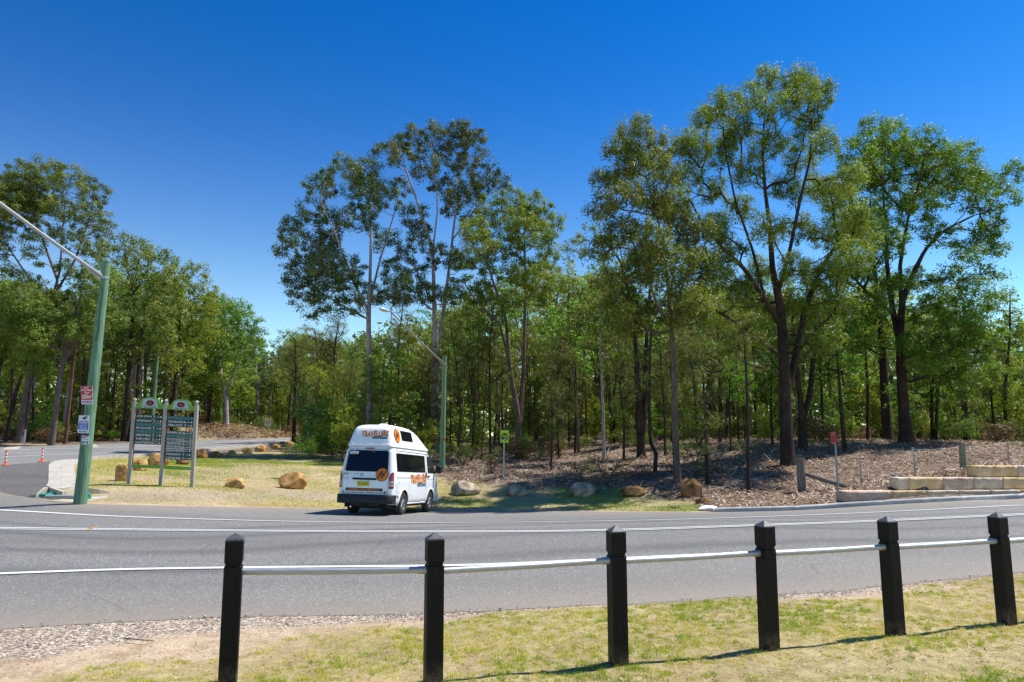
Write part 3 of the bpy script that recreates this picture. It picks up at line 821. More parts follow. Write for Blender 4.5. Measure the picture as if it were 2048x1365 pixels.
def grow(rng, trunks, tips, base_r, tip_r=.012, up=.35, expo=.5, bend=.12):
    """joins every tip to the nearest good spot of the growing skeleton. trunks: list of (k,4) arrays x,y,z,r.
    returns nodes, parents, radii"""
    pos = []; par = []; fixed = {}
    for ti, T in enumerate(trunks):
        T = np.asarray(T, float)
        L = np.r_[0, np.cumsum(np.linalg.norm(np.diff(T[:, :3], axis=0), axis=1))]
        k = max(4, int(L[-1]/.45)); s = np.linspace(0, L[-1], k)
        q = np.stack([np.interp(s, L, T[:, i]) for i in range(4)], -1)
        start = 0; p0 = -1
        if ti and pos:
            A = np.array(pos); d = np.linalg.norm(A - q[0, :3], axis=1); j = int(np.argmin(d))
            if d[j] < .9: p0 = j
        for i in range(k):
            pos.append(tuple(q[i, :3])); par.append(p0 if i == 0 else len(pos)-2); fixed[len(pos)-1] = q[i, 3]
    A = np.array(pos); cost = np.zeros(len(pos))
    for i, p in enumerate(par):
        cost[i] = 0 if p < 0 else cost[p] + np.linalg.norm(A[i]-A[p])
    tips = np.asarray(tips)
    if len(tips):
        c0 = A[-1] if len(trunks) == 1 else A.mean(0)
        d0 = np.min(np.linalg.norm(tips[:, None] - A[None, ::3], axis=2), axis=1)
        tips = tips[np.argsort(d0)]
    tip_nodes = []
    pos = [np.array(p) for p in pos]; cost = list(cost)
    Abuf = np.zeros((len(pos)+len(tips)*30+10, 3)); Abuf[:len(pos)] = A
    Cbuf = np.zeros(len(Abuf)); Cbuf[:len(pos)] = cost
    n = len(pos)
    zmin = min(t[0][2] for t in trunks)
    for tp in tips:
        dv = tp - Abuf[:n]; d = np.linalg.norm(dv, axis=1)
        sc_ = d + .22*Cbuf[:n] + up*np.maximum(0, -(dv[:, 2] - .25*d))*1.6
        j = int(np.argmin(sc_))
        dj = d[j]; m = max(1, int(dj/.4))
        side = rng.normal(0, bend*dj, 3); side[2] = abs(side[2])*-.4 if dj > 1.5 else side[2]
        prev = j; p0 = Abuf[j].copy()
        for i in range(1, m+1):
            s = i/m
            q = p0*(1-s) + tp*s + side*math.sin(math.pi*s) + (rng.normal(0, .03, 3) if i < m else 0)
            Abuf[n] = q; Cbuf[n] = Cbuf[prev] + np.linalg.norm(q-Abuf[prev]); par.append(prev); prev = n; n += 1
        tip_nodes.append(prev)
    A = Abuf[:n]
    cnt = np.zeros(n)
    for t_ in tip_nodes: cnt[t_] = 1
    for i in range(n-1, -1, -1):
        if par[i] >= 0: cnt[par[i]] += cnt[i]
    rad = tip_r*np.maximum(cnt, 1)**expo
    for i, r in fixed.items(): rad[i] = r
    for i in range(n):
        p = par[i]
        if p >= 0 and i not in fixed: rad[i] = min(rad[i], rad[p]*.86 if p in fixed else rad[p])
    return A, par, rad, np.array(tip_nodes, int)
def skeleton_mesh(name, A, par, rad, mat, parent, sides=6, nfix=6, flare=0.0):
    n = len(A)
    ch = [[] for _ in range(n)]
    for i, p in enumerate(par):
        if p >= 0: ch[p].append(i)
    V = []; F = []; off = 0
    starts = [(i, -1) for i in range(n) if par[i] < 0]
    while starts:
        i, p = starts.pop()
        chain = [p, i] if p >= 0 else [i]
        cur = i
        while ch[cur]:
            k = max(ch[cur], key=lambda c: rad[c])
            for c in ch[cur]:
                if c != k: starts.append((c, cur))
            chain.append(k); cur = k
        if len(chain) < 2: continue
        pts = A[chain]; rr = rad[chain].copy()
        if p >= 0: rr[0] = min(rr[0], rr[1]*1.15)
        m = 8 if rr.max() > .1 else (6 if rr.max() > .05 else (4 if rr.max() > .02 else 3))
        if m == 8: m = sides
        T = np.gradient(pts, axis=0); T /= np.maximum(np.linalg.norm(T, axis=1), 1e-6)[:, None]
        ref = np.array([1., 0, 0]) if abs(T[0][0]) < .9 else np.array([0, 1., 0])
        a = np.cross(T, ref); a /= np.maximum(np.linalg.norm(a, axis=1), 1e-6)[:, None]
        b = np.cross(T, a)
        th = np.linspace(0, 2*np.pi, m, endpoint=False)
        ring = pts[:, None] + rr[:, None, None]*(a[:, None]*np.cos(th)[None, :, None] + b[:, None]*np.sin(th)[None, :, None])
        if p < 0 and flare:
            dz = pts[:, 2]-pts[0, 2]
            fl = 1 + flare*np.exp(-dz/.35)
            wob = 1 + .12*np.sin(th*3+1.3)[None, :]*np.exp(-dz/.8)[:, None]
            ring = pts[:, None] + (ring-pts[:, None])*(fl[:, None]*wob)[..., None]
        k = len(pts)
        V.append(ring.reshape(-1, 3))
        ii = np.arange(k-1)[:, None]*m; jj = np.arange(m)[None]; j2 = (jj+1) % m
        F.append(np.stack([ii+jj, ii+j2, ii+m+j2, ii+m+jj], -1).reshape(-1, 4) + off)
        off += k*m
    return mesh_np(name, np.concatenate(V), np.concatenate(F), mat, parent, True)
def leaves(rng, tips, per, spread, L, W, droop=.8, flat=.65, ctr=None):
    """leaf diamonds round every tip; returns V, F, rnd"""
    tips = np.asarray(tips); m = len(tips)
    n = m*per
    c = np.repeat(tips, per, 0)
    sp = np.repeat(spread*rng.uniform(.65, 1.25, m), per)
    u = rng.normal(0, 1, (n, 3)); u /= np.linalg.norm(u, axis=1)[:, None]
    rr = rng.random(n)**.42*(1 + .45*(rng.random(n) < .12))
    an = np.repeat(rng.uniform(.6, 1.35, (m, 3)), per, 0)
    off = u*(rr*sp)[:, None]*an*np.array([1, 1, flat])*.86
    c = c + off
    # leaves lie over the outside of their spray, so that every spray has a lit and a shaded side
    nt = u*.9 + np.array([0, 0, .45]) + rng.normal(0, .42, (n, 3)); nt /= np.linalg.norm(nt, axis=1)[:, None]
    d = rng.normal(0, 1, (n, 3)); d /= np.linalg.norm(d, axis=1)[:, None]
    d[:, 2] = d[:, 2]*(1-droop) - droop*rng.uniform(.3, 1.2, n)
    d -= nt*(d*nt).sum(1)[:, None]
    d /= np.maximum(np.linalg.norm(d, axis=1), 1e-6)[:, None]
    s = np.cross(nt, d)
    q_ = rng.uniform(.45, 1.5, n); l = L*q_; w = W*(.4 + .6*q_)*rng.uniform(.75, 1.25, n)
    a = c - d*(l/2)[:, None]; e = c + d*(l/2)[:, None]
    mid = c - d*(l*.1)[:, None]
    V = np.stack([a, mid - s*(w/2)[:, None], e, mid + s*(w/2)[:, None]], 1).reshape(-1, 3)
    rnd = np.clip(.65*rng.random(n) + .35*np.repeat(rng.random(m), per), 0, 1)
    return V, np.arange(4*n).reshape(n, 4), rnd
def blob_tips(rng, blobs, spacing, shell=.45, k=5.0):
    """tips spread through the blobs (x,y,z,r), keeping a distance between them"""
    out = []
    for bx, by, bz, r in blobs:
        want = max(3, int(k*(r/spacing)**2.2)); tries = 0; got = 0
        while got < want and tries < want*8:
            tries += 1
            u = rng.normal(0, 1, 3); u /= np.linalg.norm(u)
            p = np.array([bx, by, bz]) + u*r*(shell + (1-shell)*rng.random()**.6)*np.array([1, 1, .95])
            if u[2] < -.8: continue
            if out:
                A = np.array(out[-260:])
                if np.min(((A-p)**2).sum(1)) < (spacing*.72)**2: continue
            out.append(p); got += 1
    return np.array(out)
def make_tree(name, loc, label, group, rng, trunks, blobs, mbark, mleaf, spacing=.8, per=60, spread=.5, L=.2, W=.06, droop=.7, tip_r=.011,
              flat=.85, bend=.1, expo=.5, flare=.25, cat='tree', deadtwigs=0, sides=9, shell=.45, k=5.0):
    root = thing(name, loc, label, cat, group)
    tips = blob_tips(rng, blobs, spacing, shell, k)
    A, par, rad, tn = grow(rng, trunks, tips, 0, tip_r, expo=expo, bend=bend)
    skeleton_mesh('trunk', A, par, rad, mbark, root, sides=sides, flare=flare)
    V, F, rv = leaves(rng, tips, per, spread, L, W, droop, flat)
    o = mesh_np('crown', V, F, mleaf, root)
    set_rnd(o, rv)
    return root
def px_tree(seed, name, label, base, Y, trunks, blobs, mbark, mleaf, depth=.8, group=None, fill=0, taper=.32, **kw):
    """a tree measured in the photograph: base (px,py) stands at distance Y; trunks: lists of (px,py,width_px); blobs: (px,py,r_px[,dy])"""
    rng = np.random.default_rng(seed)
    o = on(base[0], Y) if base[1] is None else None
    x0 = P(base[0], base[1] or 880, Y).x
    loc = Vector((x0, Y, g1(x0, Y) - .1))
    s = Y / (F_PX/math.cos(PITCH))       # metres per pixel near the horizon
    def loc3(px, py, dy=0):
        p = P(px, py, Y + dy); return (p.x - loc.x, p.y - loc.y, p.z - loc.z)
    TT = []
    for k, T in enumerate(trunks):
        pts = []
        for i, q in enumerate(T):
            dy = q[3] if len(q) > 3 else 0
            v = loc3(q[0], q[1], dy)
            if i == 0 and (len(q) < 5):
                if k == 0 or q[1] >= base[1]-8: v = (v[0], v[1], 0.0)
            pts.append((*v, q[2]*s/2*(1-taper*min(1, max(0, v[2])/14))))
        TT.append(np.array(pts))
    BB = []
    blobs = list(blobs); nb = len(blobs); tries = 0
    while fill and tries < 400:
        tries += 1
        i, j = rng.integers(nb), rng.integers(nb)
        d_ = math.hypot(blobs[i][0]-blobs[j][0], blobs[i][1]-blobs[j][1])
        if i != j and 40 < d_ < 110:
            blobs.append(((blobs[i][0]+blobs[j][0])/2 + rng.normal(0, 6), (blobs[i][1]+blobs[j][1])/2 + rng.normal(0, 6), min(blobs[i][2], blobs[j][2])*.85)); fill -= 1
    for b in blobs:
        r = b[2]*s*1.1
        dy = b[3] if len(b) > 3 else rng.uniform(-1, 1)*depth*3.0
        v = loc3(b[0], b[1], dy)
        BB.append((*v, r))
    return make_tree(name, loc, label, group, rng, TT, BB, mbark, mleaf, **kw)
# ------------------------------------------------------------------ the trees that stand out in the photograph
gum = dict(spacing=.62, per=125, spread=.47, L=.17, W=.052, fill=10, droop=.55, k=5.5)
px_tree(1, 'gum_tree', 'tall smooth grey gum with a single straight trunk rising behind the campervan', (738, 905), 46,
    [[(738, 905, 15), (738, 760, 14), (737, 640, 12), (740, 560, 9), (742, 470, 7), (735, 400, 5)],
     [(738, 625, 8, 0, 1), (705, 560, 7, -.5), (672, 470, 5, -1), (640, 400, 4, -1)],
     [(738, 610, 7, 0, 1), (760, 520, 6, .8), (785, 440, 4, 1.5), (800, 385, 3, 2)],
     [(738, 640, 6, 0, 1), (690, 615, 5, 1), (640, 585, 4, 1.5), (600, 545, 3, 2)]],
    [(640, 370, 34), (690, 345, 36), (735, 352, 36), (625, 425, 30), (590, 465, 34), (660, 450, 34), (720, 430, 36), (775, 400, 30), (600, 545, 36), (575, 500, 26), (650, 530, 34),
     (610, 590, 34), (660, 590, 34), (700, 540, 28), (770, 480, 28), (790, 545, 30), (735, 590, 30), (640, 620, 24), (800, 590, 26), (700, 615, 24)],
    M_bark_pale, M_leaf_blue, **gum)
px_tree(2, 'gum_tree', 'tallest smooth grey gum with low forked trunk, between campervan and street light pole', (868, 900), 47,
    [[(870, 905, 20), (870, 800, 18), (872, 705, 17), (868, 600, 11), (866, 500, 9), (840, 420, 7), (812, 340, 5), (800, 290, 3)],
     [(872, 710, 12, 0, 1), (885, 640, 11, .5), (898, 540, 9, .8), (908, 450, 7, 1), (918, 370, 5, 1), (925, 300, 3, 1)],
     [(866, 500, 6, 0, 1), (875, 420, 5, -1), (870, 340, 4, -1.4), (862, 290, 3, -1.5)],
     [(905, 480, 5, 1, 1), (950, 420, 4, 1.5), (985, 375, 3, 2)]],
    [(820, 285, 34), (865, 275, 32), (915, 265, 30), (950, 290, 30), (775, 310, 26), (850, 330, 30), (930, 330, 30), (970, 350, 28), (1000, 365, 22), (955, 385, 26), (880, 370, 26),
     (800, 370, 24), (830, 430, 28), (900, 420, 24), (950, 440, 26), (845, 490, 26), (810, 520, 24), (890, 510, 26), (935, 520, 24), (830, 560, 24), (860, 590, 22), (800, 600, 20), (905, 590, 22)],
    M_bark_pale, M_leaf_blue, **gum)
px_tree(3, 'gum_tree', 'pale twin trunk gum with a rounded yellow green crown behind the green and yellow sign', (1042, 900), 43,
    [[(1040, 905, 14), (1036, 830, 13), (1020, 740, 10), (1012, 640, 8), (985, 560, 6), (965, 500, 4), (960, 450, 3)],
     [(1040, 850, 11), (1047, 740, 10, .5), (1050, 620, 8, .6), (1050, 520, 6, .6), (1048, 430, 4, .6)],
     [(1020, 730, 6, 0, 1), (1000, 650, 6, -1), (950, 600, 4, -1.5), (925, 560, 3, -2)],
     [(1048, 600, 5, .6, 1), (1080, 540, 4, 1), (1105, 480, 3, 1.4)]],
    [(980, 420, 34), (1030, 405, 34), (1075, 415, 32), (1105, 450, 26), (950, 460, 30), (1000, 470, 34), (1060, 470, 34), (930, 520, 30), (985, 530, 34), (1040, 540, 32), (1095, 520, 30),
     (920, 580, 26), (970, 590, 30), (1020, 600, 26), (1075, 590, 28), (940, 640, 22), (1110, 560, 24)],
    M_bark_mid, M_leaf_mid, **gum)
px_tree(4, 'gum_tree', 'slim gum with bronze green drooping crown and a dark straight trunk right of the boulders', (1352, 958), 29,
    [[(1354, 958, 15), (1350, 850, 14), (1348, 740, 13), (1342, 650, 11), (1335, 560, 9), (1325, 480, 7), (1305, 400, 5), (1285, 330, 4), (1275, 270, 3)],
     [(1342, 660, 8, 0, 1), (1310, 600, 7, -.5), (1285, 520, 5, -1), (1250, 460, 4, -1.2), (1215, 420, 3, -1.2)],
     [(1340, 640, 6, 0, 1), (1370, 560, 5, .6), (1390, 500, 4, 1), (1395, 430, 3, 1)]],
    [(1270, 262, 34), (1315, 290, 30), (1235, 300, 30), (1275, 330, 34), (1330, 350, 34), (1215, 365, 32), (1250, 390, 34), (1300, 400, 36), (1200, 420, 30), (1350, 420, 36), (1240, 460, 36),
     (1300, 480, 36), (1365, 490, 36), (1395, 460, 30), (1200, 500, 24), (1270, 540, 34), (1330, 560, 36), (1390, 560, 34), (1410, 520, 30), (1245, 600, 34), (1215, 560, 28), (1300, 620, 30), (1370, 630, 34), (1260, 660, 28), (1400, 620, 28), (1235, 640, 26)],
    M_bark_mid, M_leaf_olive, flat=1.1, shell=.25, spacing=.44, per=100, spread=.40, L=.15, W=.042, droop=.85, depth=.7, k=6, fill=12)
px_tree(5, 'gum_tree', 'very tall spreading tree with near black trunk and airy feathery crown', (1576, 934), 33,
    [[(1576, 936, 27), (1572, 860, 25), (1570, 760, 24), (1566, 680, 22), (1560, 610, 18), (1545, 540, 13), (1540, 460, 10), (1530, 380, 8), (1525, 300, 6), (1530, 220, 4), (1535, 160, 3)],
     [(1572, 800, 16, 0, 1), (1590, 720, 15, .5), (1610, 620, 13, .8), (1640, 540, 10, 1), (1680, 480, 7, 1.4), (1720, 420, 5, 1.6)],
     [(1566, 660, 12, 0, 1), (1530, 600, 11, -.6), (1490, 540, 9, -1), (1440, 490, 7, -1.4), (1400, 440, 5, -1.6), (1380, 400, 4, -1.6)],
     [(1555, 590, 10, 0, 1), (1580, 500, 8, -.6), (1600, 400, 7, -1), (1620, 320, 5, -1), (1625, 240, 4, -1)],
     [(1530, 600, 7, -.6, 1), (1505, 500, 6, .5), (1470, 400, 5, 1), (1450, 300, 4, 1), (1445, 240, 3, 1)],
     [(1568, 720, 8, 0, 1), (1530, 690, 7, -1), (1480, 650, 5, -1.6), (1430, 620, 4, -2)]],
    [(1365, 300, 28), (1360, 400, 28), (1720, 480, 34), (1700, 360, 30), (1540, 160, 34), (1590, 165, 34), (1640, 190, 36), (1500, 200, 30), (1560, 220, 36), (1620, 250, 36), (1450, 215, 34), (1410, 240, 32), (1480, 260, 34), (1540, 290, 36), (1600, 320, 34), (1650, 290, 30),
     (1390, 290, 34), (1440, 310, 34), (1500, 340, 34), (1570, 380, 34), (1380, 350, 32), (1430, 380, 32), (1630, 380, 34), (1680, 400, 34), (1480, 420, 32), (1540, 460, 32), (1600, 460, 34), (1660, 470, 36), (1710, 440, 34),
     (1420, 450, 30), (1460, 500, 30), (1520, 540, 30), (1590, 540, 34), (1650, 550, 36), (1700, 520, 34), (1480, 590, 32), (1440, 560, 30), (1540, 620, 34), (1620, 620, 34), (1680, 610, 34), (1430, 640, 30), (1500, 660, 30), (1580, 680, 30), (1650, 680, 30), (1460, 700, 26)],
    M_bark_dark, M_leaf_mid, taper=.12, flat=1.05, shell=.25, spacing=.46, fill=8, per=108, spread=.42, L=.15, W=.036, droop=.8, tip_r=.009, k=6.5, depth=.9, flare=.35)
px_tree(6, 'gum_tree', 'broad gum with massive trunk and wide crown above the sandstone wall', (1808, 888), 40,
    [[(1812, 890, 28), (1808, 830, 23), (1802, 740, 21), (1800, 660, 18), (1805, 600, 15), (1830, 540, 12), (1850, 500, 9), (1890, 460, 7), (1950, 430, 5), (1990, 420, 3)],
     [(1800, 690, 16, 0, 1), (1785, 620, 14, .6), (1775, 540, 11, 1), (1770, 450, 8, 1.2), (1765, 370, 5, 1.4), (1770, 310, 4, 1.4)],
     [(1803, 620, 11, 0, 1), (1800, 530, 10, -.6), (1815, 440, 7, -1), (1840, 360, 5, -1.4), (1850, 310, 3, -1.4)],
     [(1800, 640, 9, 0, 1), (1750, 600, 7, -.8), (1710, 560, 5, -1.2), (1690, 500, 4, -1.4)]],
    [(1745, 270, 34), (1790, 275, 34), (1710, 310, 34), (1840, 290, 34), (1765, 330, 36), (1820, 350, 36), (1880, 320, 34), (1930, 305, 30), (1880, 385, 34), (1720, 370, 36), (1780, 410, 36), (1840, 430, 34), (1930, 360, 32),
     (1980, 370, 28), (2020, 345, 24), (1955, 410, 28), (2010, 400, 24), (1990, 450, 24), (1720, 450, 36), (1770, 490, 36), (1880, 470, 30), (1930, 500, 26), (1990, 500, 22), (1830, 560, 30), (1900, 560, 32), (1720, 540, 34), (1950, 580, 30),
     (1780, 580, 30), (1990, 600, 22), (1860, 630, 34), (1930, 640, 34), (1740, 620, 34), (1980, 670, 30), (1890, 700, 34), (1700, 680, 30), (1950, 720, 30), (1820, 690, 26), (1860, 760, 28), (1920, 780, 26), (2000, 740, 24)],
    M_bark_dark, M_leaf_bright, spacing=.58, fill=26, per=105, spread=.50, L=.17, W=.054, droop=.6, tip_r=.009, k=6, depth=1.0, flare=.3)
px_tree(7, 'gum_tree', 'dark stemmed tree close behind the broad gum, its straight trunk partly hidden by it', (1778, 886), 43,
    [[(1775, 888, 20), (1770, 800, 18), (1765, 700, 16), (1755, 600, 12), (1745, 500, 8), (1740, 400, 5)]],
    [(1740, 420, 40), (1690, 420, 38), (1720, 350, 36), (1700, 540, 38), (1660, 640, 36), (1720, 640, 38), (1700, 480, 40), (1780, 480, 36), (1750, 560, 40), (1700, 600, 38), (1790, 640, 36), (1740, 690, 34), (1690, 700, 30), (1660, 560, 34)],
    M_bark_dark, M_leaf_yel, spacing=.7, per=60, spread=.5, L=.2, W=.06)
px_tree(8, 'gum_tree', 'twin dark trunks leaning apart just right of the big feathery tree', (1608, 905), 38,
    [[(1606, 905, 17), (1604, 850, 16), (1600, 790, 12), (1590, 720, 10), (1585, 640, 6)],
     [(1604, 850, 12, 0, 1), (1620, 790, 12, .4), (1628, 700, 10, .8), (1635, 600, 6, 1)]],
    [(1590, 560, 36), (1550, 620, 34), (1650, 560, 36), (1610, 760, 30), (1530, 740, 30), (1590, 640, 36), (1640, 620, 36), (1620, 700, 30), (1560, 680, 30), (1670, 680, 30)],
    M_bark_dark, M_leaf_olive, spacing=.66, per=60, spread=.48, L=.18, W=.05)
px_tree(9, 'gum_tree', 'pair of dark brown trunks with sparse crown left of the slim bronze green gum', (1283, 905), 38,
    [[(1282, 905, 17), (1278, 800, 15), (1272, 700, 12), (1262, 600, 9), (1240, 520, 6), (1200, 470, 4)],
     [(1284, 890, 11), (1290, 780, 11, .5), (1293, 680, 9, .7), (1300, 580, 7, 1), (1310, 500, 4, 1)]],
    [(1180, 480, 34), (1220, 500, 34), (1150, 500, 28), (1290, 470, 34), (1250, 560, 34), (1200, 560, 30), (1310, 540, 34), (1230, 640, 30), (1280, 640, 32), (1190, 620, 28), (1320, 620, 28)],
    M_bark_dark, M_leaf_olive, spacing=.6, per=60, spread=.42, L=.18, W=.05)
px_tree(10, 'gum_tree', 'thin pale straight trunk with a small crown on the bank', (1206, 922), 39,
    [[(1208, 922, 7), (1206, 830, 7), (1203, 740, 6), (1200, 660, 4), (1202, 600, 3)]],
    [(1190, 640, 28), (1225, 650, 28), (1205, 600, 26), (1180, 690, 22), (1235, 700, 22), (1205, 730, 18)],
    M_bark_pale, M_leaf_bright, spacing=.7, per=46, spread=.42, L=.18, W=.06)
px_tree(11, 'gum_tree', 'black stemmed thin tree standing between the boulders and the strainer post', (1497, 985), 27.5,
    [[(1497, 987, 8), (1496, 900, 7), (1495, 800, 6), (1490, 700, 5), (1485, 640, 3)]],
    [(1480, 700, 24), (1510, 680, 24), (1490, 640, 22), (1465, 730, 18), (1515, 740, 18), (1490, 770, 16)],
    M_bark_dark, M_leaf_oak, spacing=.5, per=44, spread=.36, L=.2, W=.018, droop=.9)
px_tree(12, 'gum_tree', 'thin crooked dark trunk hung with drooping needles in front of the bank', (1414, 972), 29,
    [[(1415, 975, 8), (1413, 900, 8), (1410, 820, 6), (1405, 740, 4)]],
    [(1400, 760, 26), (1425, 790, 26), (1395, 820, 24), (1420, 850, 24), (1405, 890, 22), (1440, 740, 20), (1380, 780, 18), (1415, 700, 26), (1385, 730, 24)],
    M_bark_dark, M_leaf_oak, spacing=.42, per=46, spread=.34, L=.24, W=.014, droop=.95, shell=.1)
px_tree(13, 'gum_tree', 'crooked dark stem bending left near its foot, right of the thin pale trunk', (1308, 948), 31,
    [[(1309, 948, 8), (1312, 905, 9), (1300, 885, 8), (1298, 800, 7), (1300, 700, 5), (1305, 640, 3)]],
    [(1300, 660, 26), (1325, 700, 22), (1280, 710, 22), (1305, 760, 18), (1290, 620, 22)],
    M_bark_dark, M_leaf_olive, spacing=.55, per=40, spread=.4, L=.18, W=.05)
px_tree(14, 'gum_tree', 'slender dark tree directly right of the red sign post', (1688, 907), 36,
    [[(1690, 908, 9), (1684, 840, 8), (1678, 760, 6), (1672, 680, 4)]],
    [(1670, 690, 30), (1700, 720, 26), (1650, 740, 24), (1690, 660, 28), (1715, 770, 20)],
    M_bark_dark, M_leaf_bright, spacing=.7, per=44, spread=.42, L=.18, W=.06)
# the left hand group
px_tree(20, 'gum_tree', 'big smooth barked gum leaning right at the left border, behind the road', (35, 892), 50,
    [[(38, 893, 13), (50, 790, 12), (75, 680, 10), (105, 600, 8), (120, 540, 6), (125, 470, 4), (130, 400, 3)],
     [(115, 560, 8, 0, 1), (85, 480, 6, .6), (60, 410, 5, 1), (45, 360, 3, 1)],
     [(110, 590, 7, 0, 1), (150, 520, 6, -.6), (175, 450, 5, -1), (190, 390, 3, -1)],
     [(100, 610, 5, 0, 1), (60, 560, 5, -1), (20, 500, 4, -1.4), (-10, 450, 3, -1.6)]],
    [(50, 620, 34), (20, 600, 30), (0, 660, 34), (60, 660, 30), (90, 600, 28), (30, 430, 30), (50, 355, 34), (95, 345, 32), (140, 365, 32), (185, 385, 30), (20, 390, 30), (75, 400, 32), (125, 420, 30), (180, 430, 32), (205, 455, 24), (-10, 420, 30), (35, 460, 30), (90, 470, 26), (150, 480, 28), (195, 500, 24),
     (-15, 500, 30), (10, 550, 26), (60, 560, 24), (170, 550, 24), (130, 540, 20)],
    M_bark_mid, M_leaf_olive, **gum)
px_tree(21, 'gum_tree', 'smooth pinkish grey trunk leaning right, just left of the pole with the posters', (105, 890), 48,
    [[(103, 890, 12), (116, 790, 11), (130, 700, 9), (146, 640, 7), (162, 590, 4)],
     [(130, 720, 8, 0, 1), (165, 660, 6, .5), (200, 620, 4, 1)]],
    [(40, 600, 36), (80, 640, 34), (130, 610, 36), (180, 600, 34), (215, 560, 30), (170, 660, 30), (110, 680, 30), (50, 690, 32), (220, 640, 28), (10, 640, 34)],
    M_bark_mid, M_leaf_olive, **gum)
px_tree(22, 'gum_tree', 'thin reddish brown trunk seen immediately left of the pole with the posters', (132, 888), 50,
    [[(130, 888, 7), (140, 800, 6), (150, 700, 5), (155, 620, 3)]],
    [(150, 620, 28), (170, 650, 26), (130, 660, 24)], M_bark_red, M_leaf_yel, spacing=.9, per=50, spread=.5, L=.2, W=.06)
px_tree(23, 'gum_tree', 'pair of very dark trunks standing behind the winery sign board', (252, 884), 56,
    [[(250, 884, 14), (255, 800, 13), (262, 700, 11), (268, 620, 8), (265, 560, 5)],
     [(278, 884, 12), (276, 790, 11, .6), (280, 690, 8, .8), (290, 610, 5, 1)]],
    [(235, 500, 40), (270, 510, 40), (310, 530, 40), (240, 560, 40), (290, 580, 40), (335, 570, 34), (250, 630, 36), (310, 640, 38), (345, 620, 30), (270, 680, 30), (330, 690, 30)],
    M_bark_dark, M_leaf_olive, spacing=.8, per=70, spread=.58, L=.22, W=.07)
px_tree(24, 'gum_tree', 'dense dark green tree whose crown tops the slope of the left wood', (345, 882), 62,
    [[(345, 882, 12), (350, 780, 10), (358, 680, 8), (360, 600, 5)]],
    [(345, 560, 38), (385, 560, 36), (330, 610, 38), (375, 620, 40), (410, 600, 34), (350, 670, 38), (400, 670, 36), (370, 720, 32), (330, 740, 30), (300, 700, 30)],
    M_bark_dark, M_leaf_yel, spacing=.8, per=70, spread=.58, L=.22, W=.07)
px_tree(25, 'gum_tree', 'forked pale trunked tree with bright leaves above the cutting of the side road', (450, 862), 72,
    [[(452, 862, 12), (452, 800, 10), (440, 740, 8), (435, 680, 5)], [(452, 790, 7, 0, 1), (470, 740, 6, .5), (480, 690, 4, 1)]],
    [(430, 620, 36), (465, 630, 34), (490, 640, 28), (415, 670, 36), (455, 690, 38), (500, 700, 30), (430, 740, 34), (480, 750, 30), (400, 740, 30)],
    M_bark_pale, M_leaf_bright, spacing=.85, per=64, spread=.6, L=.26, W=.08)
px_tree(26, 'gum_tree', 'slender dark tree standing at the far end of the boulder row', (588, 885), 60,
    [[(588, 886, 8), (588, 820, 7), (592, 740, 5), (590, 680, 4)]],
    [(575, 720, 28), (605, 700, 28), (590, 760, 24), (610, 740, 22), (580, 680, 24)],
    M_bark_dark, M_leaf_oak, spacing=.7, per=60, spread=.5, L=.26, W=.03, droop=.9)

# slim stems and wisps on the bank itself
def stem_tree(seed, px, base_py, Y, w, top_py, label, mb, ml, blobs=None, wisp=True, group='slim trees on the leaf littered bank', r=20, n=5):
    rg = np.random.default_rng(seed)
    k = (top_py-base_py)
    tr = [[(px, base_py, w), (px+rg.normal(0, 3), base_py+k*.35, w*.9), (px+rg.normal(0, 5), base_py+k*.7, w*.7), (px+rg.normal(0, 8), top_py, w*.35)]]
    bl = blobs or [(px+rg.normal(0, r*.6), base_py+k*(.45+.55*(i+.5)/n), r*rg.uniform(.8, 1.2)) for i in range(n)]
    kw = dict(spacing=.45, per=44, spread=.36, L=.24, W=.016, droop=.9, shell=.15, k=5) if wisp else dict(spacing=.5, per=44, spread=.36, L=.16, W=.055, droop=.5, shell=.3, k=5)
    px_tree(seed, 'slim_tree', label, (px, base_py), Y, tr, bl, mb, ml, group=group, depth=.3, **kw)
